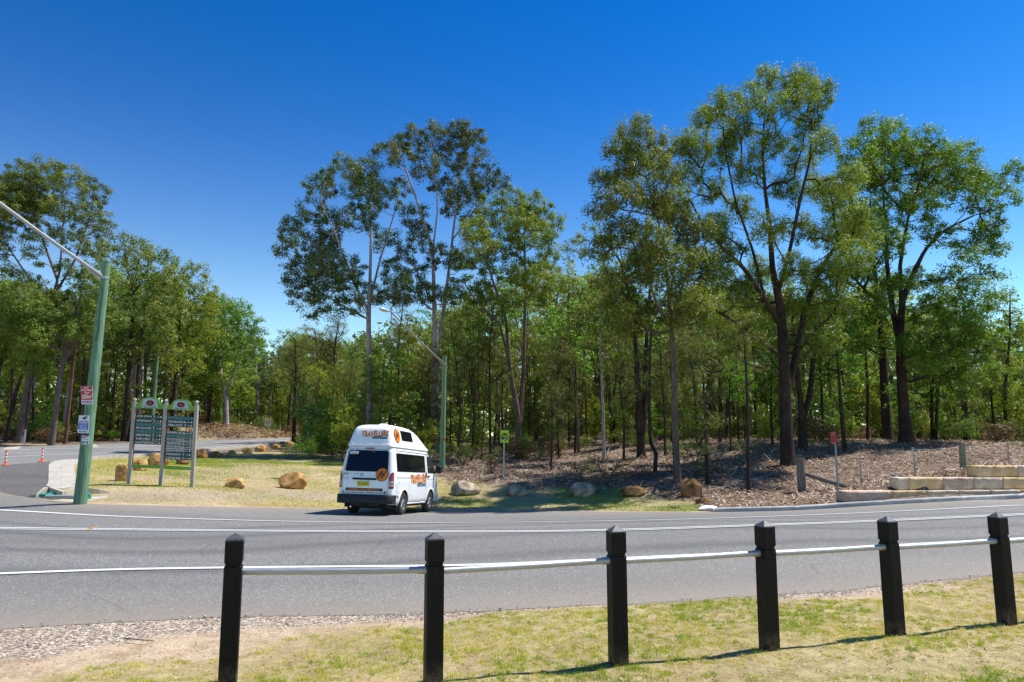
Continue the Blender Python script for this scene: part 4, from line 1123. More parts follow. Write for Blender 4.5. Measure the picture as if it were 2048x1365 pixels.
for a in [
    (201, 915, 912, 40, 5, 640, 'slim dark stem just right of the second light pole', M_bark_dark, M_leaf_oak),
    (202, 943, 915, 41, 5, 680, 'slim needle leaved tree halfway between the light pole and the yellow green sign', M_bark_dark, M_leaf_oak),
    (203, 981, 908, 42, 6, 600, 'slim dark stem directly left of the yellow green sign', M_bark_dark, M_leaf_oak),
    (204, 1102, 948, 34, 4, 700, 'very thin dark stem rising from beside the pale log', M_bark_dark, M_leaf_oak),
    (205, 1124, 880, 46, 8, 560, 'straight grey brown stem behind the pale log', M_bark_mid, M_leaf_olive),
    (206, 1150, 888, 44, 5, 600, 'slim dark stem left of the thin pale trunk', M_bark_dark, M_leaf_oak),
    (207, 1247, 905, 38, 5, 720, 'slim stem wrapped in dense hanging needles, right of the thin pale trunk', M_bark_dark, M_leaf_oak),
    (208, 1330, 915, 38, 5, 660, 'slim dark stem close to the left of the slim bronze green gum', M_bark_dark, M_leaf_oak),
    (209, 1440, 888, 42, 6, 600, 'slim dark stem right of the crooked needle hung trunk', M_bark_dark, M_leaf_oak),
    (210, 1462, 905, 38, 4, 690, 'thin whip of a tree between the crooked trunk and the black stemmed tree', M_bark_dark, M_leaf_bright),
    (211, 1545, 900, 40, 5, 650, 'slim stem close to the left of the big black trunk', M_bark_dark, M_leaf_bright),
    (212, 1645, 890, 43, 6, 620, 'slim stem between the twin dark trunks and the red sign', M_bark_dark, M_leaf_bright),
    (213, 1735, 888, 44, 6, 600, 'slim dark stem between the red sign and the broad gum', M_bark_dark, M_leaf_bright),
    (214, 1870, 884, 46, 7, 600, 'slim dark stem just right of the broad gum', M_bark_dark, M_leaf_bright),
    (215, 1930, 880, 47, 7, 610, 'slim dark stem above the single short timber post', M_bark_dark, M_leaf_bright),
    (216, 2010, 878, 48, 7, 580, 'slim dark stem near the right border of the wood', M_bark_dark, M_leaf_yel),
    (217, 640, 888, 60, 6, 660, 'slim dark stem left of the campervan roof', M_bark_dark, M_leaf_oak),
    (218, 672, 884, 58, 6, 640, 'slim dark stem beside the left edge of the campervan', M_bark_dark, M_leaf_oak),
    (219, 800, 890, 52, 6, 600, 'slim dark stem over the front of the campervan', M_bark_dark, M_leaf_oak)]:
    stem_tree(*a, wisp=a[-1] is M_leaf_oak, r=22, n=7)
def scrub(seed, px, base_py, Y, wpx, hpx, label, ml, sparse=1.0):
    rg = np.random.default_rng(seed)
    bl = [(px+rg.uniform(-.5, .5)*wpx, base_py-rg.uniform(.2, .95)*hpx, rg.uniform(.16, .26)*hpx+2) for _ in range(int(9*max(1, wpx/50)))]
    tr = [[(px, base_py, 3), (px-wpx*.2, base_py-hpx*.5, 2)], [(px, base_py, 3), (px+wpx*.2, base_py-hpx*.5, 2)]]
    px_tree(seed, 'shrub', label, (px, base_py), Y, tr, bl, M_bark_mid, ml, group='scrub on the leaf littered bank', depth=.25, cat='shrub', spacing=.30, per=int(22*sparse), spread=.24, L=.10, W=.022, droop=.2, shell=.2, k=3, flare=0)
for a in [
    (301, 1215, 955, 31, 90, 42, 'sprawling grey green scrub behind the middle boulders', M_leaf_oak),
    (302, 1270, 962, 30, 70, 34, 'low dry scrub behind the flat brown boulder', M_leaf_dry),
    (303, 1160, 948, 33, 50, 26, 'small wispy scrub beside the very thin dark stem', M_leaf_oak),
    (304, 990, 925, 39, 46, 30, 'dark green scrub just left of the yellow green sign', M_leaf_olive),
    (305, 925, 925, 39, 50, 34, 'dark scrub right of the second light pole', M_leaf_oak),
    (306, 1425, 955, 31, 50, 70, 'tall hanging needle scrub left of the black stemmed tree', M_leaf_oak),
    (307, 1390, 935, 34, 44, 60, 'upright needle scrub right of the slim bronze green gum', M_leaf_oak),
    (308, 1340, 912, 38, 60, 30, 'green scrub at the foot of the wood left of the slim gum', M_leaf_bright),
    (309, 985, 945, 34, 22, 18, 'small tuft of dry scrub left of the sign post', M_leaf_dry),
    (310, 1075, 918, 41, 40, 24, 'green scrub left of the pale log', M_leaf_bright),
    (311, 1500, 915, 38, 60, 34, 'pale green scrub left of the big black trunk', M_leaf_yel),
    (312, 1555, 950, 31, 34, 20, 'dry tuft at the foot of the big black trunk', M_leaf_dry),
    (313, 600, 893, 60, 40, 20, 'grey green scrub at the far end of the boulder row', M_leaf_oak),
    (314, 2035, 908, 37, 44, 30, 'dark green bush at the right border above the wall', M_leaf_olive),
    (315, 1640, 905, 40, 60, 24, 'light green scrub behind the red sign', M_leaf_yel)]:
    scrub(*a)
# ------------------------------------------------------------------ the wood behind: a few kinds, each copied tree by tree
def proto(seed, kind, mb, ml):
    rng = np.random.default_rng(seed)
    if kind == 'gum':
        h = rng.uniform(12, 15); lean = rng.normal(0, .5, 2)
        tr = [np.array([(0, 0, 0, .2), (lean[0]*.3, lean[1]*.3, h*.35, .16), (lean[0], lean[1], h*.65, .1), (lean[0]*1.4, lean[1]*1.4, h*.9, .04)])]
        bl = []
        for k in range(15):
            a = rng.uniform(0, 6.28); zz = rng.uniform(.45, .98)*h; rr = rng.uniform(.3, 1)*2.6*(1-((zz/h-.72)/.5)**2)
            bl.append((math.cos(a)*rr+lean[0]*zz/h, math.sin(a)*rr+lean[1]*zz/h, zz, rng.uniform(.8, 1.35)))
        kw = dict(spacing=1.0, per=60, spread=.6, L=.24, W=.08, droop=.5)
    elif kind == 'bushy':
        h = rng.uniform(8, 11)
        tr = [np.array([(0, 0, 0, .13), (.2, 0, h*.4, .1), (rng.normal(0, .4), rng.normal(0, .4), h*.85, .04)])]
        bl = []
        for k in range(15):
            a = rng.uniform(0, 6.28); zz = rng.uniform(.3, .97)*h; rr = rng.uniform(.3, 1)*2.1*(1-abs(zz/h-.55)/.7)
            bl.append((math.cos(a)*rr, math.sin(a)*rr, zz, rng.uniform(.7, 1.15)))
        kw = dict(spacing=.9, per=62, spread=.55, L=.22, W=.08, droop=.45)
    elif kind == 'oak':
        h = rng.uniform(6, 9)
        tr = [np.array([(0, 0, 0, .08), (.1, 0, h*.4, .06), (rng.normal(0, .3), rng.normal(0, .3), h*.92, .02)])]
        bl = []
        for k in range(16):
            a = rng.uniform(0, 6.28); zz = rng.uniform(.16, 1.0)*h; rr = rng.uniform(.1, 1)*1.35*(1-abs(zz/h-.4)/.75)
            bl.append((math.cos(a)*rr, math.sin(a)*rr, zz, rng.uniform(.55, .9)))
        kw = dict(spacing=.62, per=60, spread=.5, L=.34, W=.022, droop=.85, shell=.15)
    elif kind == 'pole':
        h = rng.uniform(8, 12); l = rng.normal(0, .5, 2)
        tr = [np.array([(0, 0, 0, .08), (l[0]*.3, l[1]*.3, h*.4, .065), (l[0], l[1], h*.96, .02)])]
        bl = [(l[0]*zz+rng.normal(0, .6), l[1]*zz+rng.normal(0, .6), zz*h, rng.uniform(.5, .8)) for zz in (.6, .7, .76, .82, .88, .94, 1.0)]
        kw = dict(spacing=.8, per=50, spread=.5, L=.22, W=.07, droop=.5)
    elif kind == 'sapling':
        h = rng.uniform(2.5, 4)
        tr = [np.array([(0, 0, 0, .035), (.1, 0, h*.5, .025), (rng.normal(0, .2), rng.normal(0, .2), h, .01)])]
        bl = [(rng.normal(0, .5), rng.normal(0, .5), zz*h, rng.uniform(.4, .65)) for zz in (.3, .42, .55, .65, .78, .9, 1.0)]
        kw = dict(spacing=.5, per=46, spread=.38, L=.16, W=.06, droop=.4, shell=.2)
    elif kind == 'shrub':
        h = rng.uniform(.9, 1.5)
        tr = [np.array([(0, 0, 0, .02), (.05, 0, .25, .018)]), np.array([(.05, 0, 0, .02), (.25, .1, .4, .012)]), np.array([(-.05, 0, 0, .02), (-.3, -.1, .4, .012)])]
        bl = [(rng.normal(0, .5), rng.normal(0, .4), rng.uniform(.3, .9)*h, rng.uniform(.3, .5)) for _ in range(8)]
        kw = dict(spacing=.3, per=34, spread=.26, L=.11, W=.03, droop=.2, shell=.2)
    name = {'gum': 'gum_tree', 'bushy': 'bushy_tree', 'oak': 'she_oak', 'pole': 'pole_tree', 'sapling': 'sapling', 'shrub': 'shrub'}[kind]
    r = make_tree(name, (0, -400, 0), None, None, rng, tr, bl, mb, ml, sides=6, flare=.1, cat='shrub' if kind == 'shrub' else 'tree', **kw)
    return r
PR = {
 'gum': [proto(101, 'gum', M_bark_dark, M_leaf_olive), proto(102, 'gum', M_bark_mid, M_leaf_yel), proto(103, 'gum', M_bark_pale, M_leaf_blue), proto(104, 'gum', M_bark_mid, M_leaf_bright)],
 'bushy': [proto(111, 'bushy', M_bark_mid, M_leaf_bright), proto(112, 'bushy', M_bark_dark, M_leaf_yel), proto(113, 'bushy', M_bark_dark, M_leaf_olive)],
 'oak': [proto(121, 'oak', M_bark_dark, M_leaf_oak), proto(122, 'oak', M_bark_dark, M_leaf_oak), proto(123, 'oak', M_bark_dark, M_leaf_olive)],
 'pole': [proto(131, 'pole', M_bark_dark, M_leaf_olive), proto(132, 'pole', M_bark_mid, M_leaf_bright), proto(133, 'pole', M_bark_red, M_leaf_yel)],
 'sapling': [proto(141, 'sapling', M_bark_mid, M_leaf_bright), proto(142, 'sapling', M_bark_mid, M_leaf_yel)],
 'shrub': [proto(151, 'shrub', M_bark_mid, M_leaf_olive), proto(152, 'shrub', M_bark_mid, M_leaf_dry), proto(153, 'shrub', M_bark_mid, M_leaf_bright)],
}
used = set()
def plant(kind, v, px, Y, h, label, group, rngp, lean=0):
    src = PR[kind][v % len(PR[kind])]
    if src.name in used: o = copy_tree(src)
    else: o = src; used.add(src.name)
    x = (px - CX) / (F_PX/math.cos(PITCH)) * Y
    o.location = (x, Y, g1(x, Y) - .08)
    hz = max(vv.co.z for vv in src.children[0].data.vertices) if 'hz' not in src else src['hz']
    HZ[src.name] = hz
    s = h/hz
    w = s*rngp.uniform(.9, 1.15)
    o.scale = (w, w, s)
    o.rotation_euler = (rngp.normal(0, .03), rngp.normal(0, .03)+lean, rngp.uniform(0, 6.28))
    o['label'] = label; o['group'] = group
    return o
HZ = {}
for k_ in PR:
    for s_ in PR[k_]:
        n_ = len(s_.children[0].data.vertices); a_ = np.empty(n_*3); s_.children[0].data.vertices.foreach_get('co', a_)
        s_['hz'] = float(a_.reshape(-1, 3)[:, 2].max())
rf = np.random.default_rng(99)
def topz(px, py, Y): return P(px, py, Y).z
# skyline of the wood: (px, py) where the tree tops are to reach, read off the photograph
sky_px = [-400, -100, 0, 100, 200, 250, 330, 400, 450, 490, 540, 580, 620, 660, 700, 760, 850, 900, 950, 1120, 1150, 1200, 1260, 1300, 1400, 1500, 1700, 1850, 1900, 1950, 1985, 2020, 2060, 2300]
sky_py = [470, 500, 540, 530, 500, 480, 520, 575, 580, 600, 650, 640, 650, 640, 630, 610, 590, 560, 520, 450, 440, 450, 520, 540, 520, 500, 500, 520, 580, 640, 640, 590, 545, 545]
ZONES = [(-1e9, 70, 'at the left border'), (70, 240, 'behind the leaning green pole'), (240, 420, 'behind the winery sign board'), (420, 660, 'above the road cutting'), (660, 800, 'behind the campervan'),
         (800, 960, 'behind the second light pole'), (960, 1130, 'behind the yellow green sign'), (1130, 1290, 'behind the thin pale trunk'), (1290, 1450, 'behind the slim bronze gum'), (1450, 1650, 'behind the feathery tree'),
         (1650, 1780, 'behind the red sign'), (1780, 1950, 'behind the broad gum'), (1950, 1e9, 'at the right border')]
def zone_name(px):
    for a, b, n in ZONES:
        if a <= px < b: return n
HUE = {'gum': ['olive', 'yellow green', 'blue green', 'bright green'], 'bushy': ['bright green', 'yellow green', 'olive'], 'oak': ['brownish', 'brownish', 'olive'], 'pole': ['olive', 'bright green', 'yellow green'], 'sapling': ['bright green', 'yellow green'], 'shrub': ['olive', 'dry brown', 'bright green']}
KT = {'gum': 'slender gum', 'bushy': 'bushy tree', 'oak': 'wispy needle tree', 'pole': 'pole thin tree', 'sapling': 'sapling', 'shrub': 'low shrub'}
MIX = {0: (['gum', 'gum', 'bushy', 'pole', 'oak'], 6), 1: (['gum', 'bushy', 'gum', 'bushy', 'oak'], 6)}
placed = []
def ok_spot(x, Y, dmin):
    if g_dist(side_near, x, Y) < 2.2 or g_dist(side_far, x, Y) < 2.5: return False
    px = CX + x/Y*(F_PX/math.cos(PITCH))
    a = np.array(placed) if placed else np.zeros((0, 2))
    if len(a) and np.min((a[:, 0]-x)**2 + (a[:, 1]-Y)**2) < dmin**2: return False
    yn = np.interp(x, side_near[:, 0], side_near[:, 1]); yf = np.interp(x, side_far[:, 0], side_far[:, 1])
    if x < side_near[-1, 0] and yn-1 < Y < yf+2.5: return False
    if x < 0 and Y < yf+2.5 and px < 600: return False
    return True
def g_dist(w, x, Y): return float(np.sqrt(((w[:, 0]-x)**2 + (w[:, 1]-Y)**2).min()))
def scatter(n, px0, px1, y0, y1, kinds, frac, dmin, hmin=0):
    c = 0; t = 0
    while c < n and t < n*12:
        t += 1
        px = rf.uniform(px0, px1); Y = rf.uniform(y0, y1)
        x = (px-CX)/(F_PX/math.cos(PITCH))*Y
        if not ok_spot(x, Y, dmin): continue
        kind = kinds[rf.integers(len(kinds))]
        zt = topz(px, np.interp(px, sky_px, sky_py) + rf.uniform(0, 60), Y) - g1(x, Y)
        f = rf.uniform(*frac)
        h = zt*f
        if kind == 'oak': h = min(h, rf.uniform(6, 9.5))
        if kind == 'bushy': h = min(h, rf.uniform(7, 11.5))
        if kind == 'sapling': h = rf.uniform(2, 4.5)
        if kind == 'shrub': h = rf.uniform(.8, 1.8)
        h = max(h, 1.0 if kind in ('shrub',) else 2.0)
        zn = zone_name(px); v = int(rf.integers(9)); hue = HUE[kind][v % len(PR[kind])]
        mid = {True: 60, False: 78}[px > 600]; row = 'front row ' if Y < mid - (0 if px > 600 else 0) and Y < 58 else ('mid wood ' if Y < 72 else 'back row ')
        size = ('tall ' if h > 11 else 'short ' if h < 7 else '') if kind in ('gum', 'bushy', 'oak', 'pole') else ''
        lab = size + hue + ' ' + KT[kind] + ', ' + row + zn
        plant(kind, v, px, Y, h, lab, lab.replace(',', 's,'), rf)
        placed.append((x, Y)); c += 1
# left of the side road
scatter(30, -120, 420, 50, 66, ['gum', 'bushy', 'gum', 'pole', 'gum'], (.8, 1.02), 2.0)
scatter(34, -120, 480, 66, 92, ['gum', 'bushy', 'gum'], (.85, 1.02), 2.4)
scatter(34, 380, 720, 78, 112, ['gum', 'bushy', 'gum', 'oak'], (.8, 1.02), 2.2)
scatter(16, 430, 660, 82, 104, ['gum', 'gum', 'bushy'], (.96, 1.06), 1.8)
# behind the van and in the middle
scatter(40, 600, 1150, 44, 58, ['oak', 'pole', 'pole', 'gum', 'bushy', 'oak'], (.6, 1.0), 1.5)
scatter(30, 610, 1150, 58, 80, ['gum', 'bushy', 'gum', 'bushy'], (.8, 1.02), 2.0)
scatter(16, 900, 1500, 41, 50, ['oak', 'pole', 'oak', 'pole'], (.6, .9), 1.5)
scatter(40, 1130, 1560, 48, 66, ['pole', 'pole', 'gum', 'bushy', 'gum'], (.7, 1.0), 1.8)
scatter(26, 1130, 1560, 68, 92, ['bushy', 'gum', 'bushy'], (.6, .95), 2.4)
# right
scatter(36, 1540, 2200, 46, 62, ['bushy', 'pole', 'gum', 'bushy', 'oak'], (.55, 1.0), 1.9)
scatter(30, 1540, 2240, 62, 90, ['bushy', 'gum', 'bushy'], (.7, 1.0), 2.4)
# undergrowth
scatter(44, -60, 420, 50, 62, ['shrub', 'sapling', 'shrub'], (1, 1), 1.0)
scatter(20, 400, 620, 74, 90, ['shrub', 'sapling'], (1, 1), 1.0)
scatter(46, 600, 1130, 41, 56, ['shrub', 'sapling', 'sapling', 'shrub'], (1, 1), .9)
scatter(56, 1130, 2150, 42, 56, ['sapling', 'sapling', 'sapling', 'shrub'], (1, 1), .9)

# far-off wood closing the view, one mass
def distant_wood(n):
    r_ = np.random.default_rng(5)
    px = r_.uniform(-900, 2900, n); Y = r_.uniform(98, 150, n)
    X = (px-CX)/(F_PX/math.cos(PITCH))*Y
    a, b = [], []
    top_py = np.interp(px, sky_px, sky_py) + 45
    dyv = CY - top_py
    zt = EYE + (dyv*math.cos(PITCH)+F_PX*math.sin(PITCH))/(F_PX*math.cos(PITCH)-dyv*math.sin(PITCH))*110
    base = gz(X, Y)
    bump = .62 + .38*vnoise(X, Y, 5.0, 61)
    H = np.maximum((zt-base)*bump, 4)
    u = r_.random(n)
    Z = base + H*(1-(1-u)**1.25*1.0)
    cl = vnoise(X*1.0, Y + Z*1.3, 1.6, 62)
    keep = (cl > .36) | ((u < .45) & (cl > .12))
    X, Y, Z = X[keep], Y[keep], Z[keep]; m = len(X)
    c = np.stack([X, Y, Z], -1)
    d = r_.normal(0, 1, (m, 3)); d /= np.linalg.norm(d, axis=1)[:, None]
    s = np.cross(d, r_.normal(0, 1, (m, 3))); s /= np.linalg.norm(s, axis=1)[:, None]
    l = r_.uniform(.25, .55, m)[:, None]; w = r_.uniform(.12, .26, m)[:, None]
    V = np.stack([c-d*l, c-s*w, c+d*l, c+s*w], 1).reshape(-1, 3)
    o = mesh_np('distant_wood', V, np.arange(4*m).reshape(m, 4), M_leaf_olive)
    set_rnd(o, np.clip(.5*r_.random(m)+.5*cl[keep], 0, 1)*.8)
    tag(o, kind='stuff')
distant_wood(190000)

ORD = ['leftmost', 'second from left', 'third from left', 'fourth from left', 'fifth from left', 'sixth from left', 'seventh from left', 'eighth from left', 'ninth from left', 'tenth from left']
_by = {}
for o in C.objects:
    if o.parent is None and o.type == 'EMPTY' and o.get('label') and o.get('category') in ('tree', 'shrub'): _by.setdefault(o['label'], []).append(o)
for lab, os_ in _by.items():
    if len(os_) < 2: continue
    os_.sort(key=lambda o: o.location.x/o.location.y)
    for i, o in enumerate(os_):
        o['label'] = lab + ', ' + (ORD[i] if i < len(os_)-1 or i == 0 else 'rightmost')

def undergrowth(n):
    r_ = np.random.default_rng(8)
    px = r_.uniform(-300, 2400, n); Y = r_.uniform(56, 97, n)
    X = (px-CX)/(F_PX/math.cos(PITCH))*Y
    base = gz(X, Y); yf = np.interp(X, side_far[:, 0], side_far[:, 1])
    cl = vnoise(X, Y, 2.0, 71)*.6 + vnoise(X, Y, .7, 72)*.4
    h = np.clip((cl-.36)*6.5, 0, 2.6)
    keep = (h > .15) & ((Y > yf + 5) | (X > 0)) & ~((px > 360) & (px < 640) & (Y < 88)) & ~((px < 640) & (Y < 66) & (px > 360))
    X, Y, base, h = X[keep], Y[keep], base[keep], h[keep]; m = len(X)
    Z = base + h*r_.random(m)**.7
    c = np.stack([X, Y, Z], -1)
    d = r_.normal(0, 1, (m, 3)); d /= np.linalg.norm(d, axis=1)[:, None]
    s = np.cross(d, r_.normal(0, 1, (m, 3))); s /= np.linalg.norm(s, axis=1)[:, None]
    l = r_.uniform(.10, .24, m)[:, None]; w = r_.uniform(.04, .10, m)[:, None]
    V = np.stack([c-d*l, c-s*w, c+d*l, c+s*w], 1).reshape(-1, 3)
    o = mesh_np('undergrowth', V, np.arange(4*m).reshape(m, 4), M_leaf_oak)
    set_rnd(o, r_.random(m)); tag(o, kind='stuff')
undergrowth(190000)
# ------------------------------------------------------------------ campervan
def paint(name, col, rough=.3, coat=.6, metal=0.0):
    t = NT(name); o = t.coord()
    dirt = t.noise(o, 3, 6, .7)
    sep = t.new('ShaderNodeSeparateXYZ'); t.link(o, sep.inputs[0])
    low = t.math('SUBTRACT', 1.0, t.math('DIVIDE', sep.outputs[2], .75), True)
    f = t.math('MULTIPLY', t.ramp(dirt, [(.4, (0, 0, 0, 1)), (.75, (1, 1, 1, 1))]), t.math('ADD', t.math('MULTIPLY', low, .6), .07), True)
    t.base(t.mix(f, (*col[:3], 1), srgb(150, 135, 112)))
    t.rough(rough); t.b.inputs['Coat Weight'].default_value = coat; t.b.inputs['Coat Roughness'].default_value = .08; t.b.inputs['Metallic'].default_value = metal
    return t.m
M_white = paint('white_van_paint', (.86, .86, .87))
M_fibre = paint('white_fibreglass', (.87, .87, .88), .38, .25)
M_glass = simple('dark_tinted_glass', (.006, .007, .010), .05, 0, .1, 3, .38)
M_cabglass = simple('side_window_glass', (.02, .03, .025), .04, 0, .1, 3, .8)
M_black = simple('black_rubber_plastic', (.022, .023, .026), .55, 0, .25, 8, .3)
M_tyre = simple('dusty_tyre_rubber', (.045, .040, .037), .85, 0, .3, 9, .2)
M_alloy = simple('silver_alloy', (.55, .56, .58), .32, .85, .1, 10, .5)
M_dark = simple('dark_gap', (.01, .01, .011), .8)
M_red = simple('red_lamp_lens', (.30, .008, .012), .15, 0, .2, 10, .6, 0, .5)
M_clearl = simple('clear_lamp_lens', (.35, .33, .34), .15, 0, .3, 14, .6, 0, .5)
M_orange = simple('orange_vinyl', (.80, .22, .015), .4, 0, .05)
M_brownv = simple('dark_brown_vinyl', (.035, .016, .012), .4, 0, .1)
M_navy = simple('navy_vinyl', (.012, .02, .05), .4, 0, .1)
M_yplate = simple('yellow_number_plate', (.72, .56, .02), .4, 0, .05)
M_wvinyl = simple('white_vinyl', (.75, .76, .78), .4, 0, .05)
M_skyv = simple('light_blue_vinyl', (.25, .5, .68), .4, 0, .05)
M_heart = simple('red_vinyl', (.55, .02, .05), .4, 0, .05)
M_chrome = simple('bright_metal', (.6, .6, .62), .2, 1, .05)

VW = math.radians(11.6)
_cr = P(799, 1031, 22.3)
van_o = Vector((_cr.x - .74*math.cos(VW), _cr.y + .74*math.sin(VW), 0))
_ra, _fa = van_o.copy(), van_o + Vector((math.sin(VW), math.cos(VW), 0))*2.57
_zr, _zf = g1(_ra.x, _ra.y)+.02, g1(_fa.x, _fa.y)+.02
van_o.z = _zr
_lat = g1(_ra.x+.74, _ra.y) - g1(_ra.x-.74, _ra.y)
van = thing('campervan', van_o, 'white high roof campervan with orange lettering pulled up at the far road edge', 'campervan')
van.rotation_euler = (math.atan2(_zf-_zr, 2.57), -math.atan2(_lat, 1.48)*.6, -VW)
AX0 = 1.06            # the origin is the rear axle; section data count from the rear bumper
sec = [(.31, .78, .22, 4.5), (.34, .81, .13, 4.58), (.40, .835, .075, 4.64), (.55, .846, .06, 4.67), (.62, .8475, .055, 4.67), (.90, .8475, .055, 4.62), (1.02, .845, .06, 4.52),
       (1.07, .838, .068, 4.44), (1.20, .832, .08, 4.33), (1.26, .826, .09, 4.26), (1.86, .748, .195, 3.80), (1.93, .722, .225, 3.72), (1.98, .68, .27, 3.62), (2.0, .62, .34, 3.5)]
top = [(1.985, .735, .205, 3.86), (2.03, .735, .205, 3.84), (2.06, .722, .225, 3.78), (2.2, .692, .262, 3.45), (2.4, .648, .315, 2.98), (2.52, .615, .36, 2.62), (2.59, .575, .43, 2.32), (2.635, .50, .56, 2.05), (2.66, .40, .72, 1.85), (2.67, .22, .95, 1.6)]
def prof(T, z):
    T = np.array(T); return [np.interp(z, T[:, 0], T[:, i]) for i in (1, 2, 3)]
def half_ring(w, yr, yf, rr=.13, rf_=.32):
    """from the middle of the tail, round the right side, to the middle of the nose"""
    rr = min(rr, w*.5); rf_ = min(rf_, w*.6)
    p = [(t*(w-rr), yr) for t in (0, .25, .5, .75)]
    p += [(w-rr+rr*math.sin(a), yr+rr-rr*math.cos(a)) for a in np.linspace(0, math.pi/2, 7)]
    y0, y1 = yr+rr, yf-rf_
    p += [(w, y0+(y1-y0)*t) for t in np.linspace(0, 1, 22)[1:-1]]
    p += [(w-rf_+rf_*math.cos(a), y1+rf_*math.sin(a)*1.0) for a in np.linspace(0, math.pi/2, 8)]
    p += [(t*(w-rf_), yf) for t in (.66, .33, 0)]
    return p
def shell(T, zs, rr, rf_):
    V = []; F = []; k = None
    for z in zs:
        w, yr, yf = prof(T, z)
        h = half_ring(w, yr, yf, rr(z) if callable(rr) else rr, rf_)
        ring = h + [(-x, y) for x, y in h[-2:0:-1]]
        k = len(ring)
        V += [(x, y-AX0, z) for x, y in ring]
    for i in range(len(zs)-1):
        F += [[i*k+j, i*k+(j+1) % k, (i+1)*k+(j+1) % k, (i+1)*k+j] for j in range(k)]
    F.append(list(range(k-1, -1, -1))); F.append([(len(zs)-1)*k+j for j in range(k)])
    return V, F
zs = sorted(set([s[0] for s in sec] + [.46, .76, 1.4, 1.55, 1.7, 1.8]))
V, F_ = shell(sec, zs, .14, .30)
mb = MB(); mb.add(V, F_)
body = mb.build('body', [M_white, M_dark], van)
# wheel arches cut out of the body
for yy in (0.0, 2.57):
    for sx in (-1, 1):
        c = MB(); c.mi = 0
        c.lathe([(.395, -.17), (.395, .25)], M=Matrix.Translation((sx*.76, yy, .34)) @ Matrix.Rotation(R(90), 4, 'Y'), n=36)
        cu = c.build('cut', M_dark)
        cu.parent = van
        md = body.modifiers.new('b', 'BOOLEAN'); md.operation = 'DIFFERENCE'; md.object = cu; md.solver = 'EXACT'
        bpy.context.view_layer.update()
        dg = bpy.context.evaluated_depsgraph_get()
        me = bpy.data.meshes.new_from_object(body.evaluated_get(dg))
        body.modifiers.clear(); body.data = me
        bpy.data.objects.remove(cu)
me = body.data
for m_ in (M_dark,):
    if m_.name not in [x.name for x in me.materials if x]: me.materials.append(m_)
di = [x.name for x in me.materials].index(M_dark.name)
for p in me.polygons:
    c = p.center
    for yy in (0.0, 2.57):
        d = math.hypot(c.y-yy, c.z-.34)
        if abs(c.x) < .80 and d < .41 and (abs(p.normal.x) > .9 and abs(c.x) < .7 or abs(p.normal.x) < .3 and d > .33): p.material_index = di
def smooth_obj(o, deg=30):
    bm = bmesh.new(); bm.from_mesh(o.data)
    ca = math.cos(R(deg))
    for f in bm.faces: f.smooth = True
    for e in bm.edges:
        if len(e.link_faces) == 2 and e.link_faces[0].normal.dot(e.link_faces[1].normal) < ca: e.smooth = False
    bm.to_mesh(o.data); bm.free()
smooth_obj(body)
zs = sorted(set([s[0] for s in top] + [2.1, 2.3, 2.46, 2.56, 2.615, 2.65]))
V, F_ = shell(top, zs, lambda z: .15 + .1*(z-2), .42)
mb = MB(); mb.add(V, F_); ht = mb.build('high_top', M_fibre, van); smooth_obj(ht, 50)
# surface mappings
def REAR(T, e):
    def f(x, z):
        w, yr, yf = prof(T, z); return (x, yr-AX0-e, z)
    return f
def SIDE(T, e):
    def f(y, z):
        w, yr, yf = prof(T, z); return (w+e, y, z)
    return f
def LEFTS(T, e):
    def f(y, z):
        w, yr, yf = prof(T, z); return (-w-e, y, z)
    return f
def AROUND(T, e):
    """s runs along the outline from the middle of the tail to the right"""
    def f(s, z):
        w, yr, yf = prof(T, z); rr = .14; sg = 1 if s >= 0 else -1; s = abs(s)
        if s < w-rr: return (sg*s, yr-AX0-e, z)
        a = (s-(w-rr))/rr
        if a < math.pi/2: return (sg*(w-rr+(rr+e)*math.sin(a)), yr+rr-AX0-(rr+e)*math.cos(a), z)
        return (sg*(w+e), yr+rr-AX0+(a-math.pi/2)*rr, z)
    return f
def rpoly(x0, x1, z0, z1, r, sh=0, n=5):
    """rounded rectangle outline; sh shears the right end's bottom"""
    p = []
    for cx_, cz_, a0 in ((x1-r, z1-r, 0), (x0+r, z1-r, 90), (x0+r, z0+r, 180), (x1-r, z0+r, 270)):
        for i in range(n+1):
            a = R(a0+90*i/n); p.append((cx_+r*math.cos(a), cz_+r*math.sin(a)))
    return p
def pane(mb, poly, fn, back=None):
    """a filled outline laid on the surface (thickened towards the body)"""
    bm = bmesh.new()
    vs = [bm.verts.new((x, z, 0)) for x, z in poly]
    f = bm.faces.new(vs)
    bmesh.ops.triangulate(bm, faces=[f])
    bm.verts.index_update()
    n0 = len(mb.v)
    mb.v += [fn(x, z) for x, z in poly]
    for ff in bm.faces:
        mb.f.append([n0+v.index for v in ff.verts]); mb.m.append(mb.mi)
    bm.free()
def part(name, mat, build, parent=van, smooth=False):
    m = MB(); build(m); return m.build(name, mat, parent, smooth)
def trim_ring(mb, poly, fn0, fn1, grow_=.02):
    cx_ = sum(p[0] for p in poly)/len(poly); cz_ = sum(p[1] for p in poly)/len(poly)
    out = [(x+(grow_ if x > cx_ else -grow_), z+(grow_ if z > cz_ else -grow_)) for x, z in poly]
    n = len(poly)
    mb.add([fn1(*p) for p in poly]+[fn0(*p) for p in out], [[i, (i+1) % n, n+(i+1) % n, n+i] for i in range(n)])
# rear window
rw = rpoly(-.66, .66, 1.262, 1.858, .06); rw = [(x*(1 - .085*(z-1.26)/.6), z) for x, z in rw]
g = part('window', M_glass, lambda m: pane(m, rw, REAR(sec, .006)))
g['label'] = 'wide dark tinted rear window'
part('frame', M_black, lambda m: trim_ring(m, rw, REAR(sec, .0015), REAR(sec, .0065), .014), g)
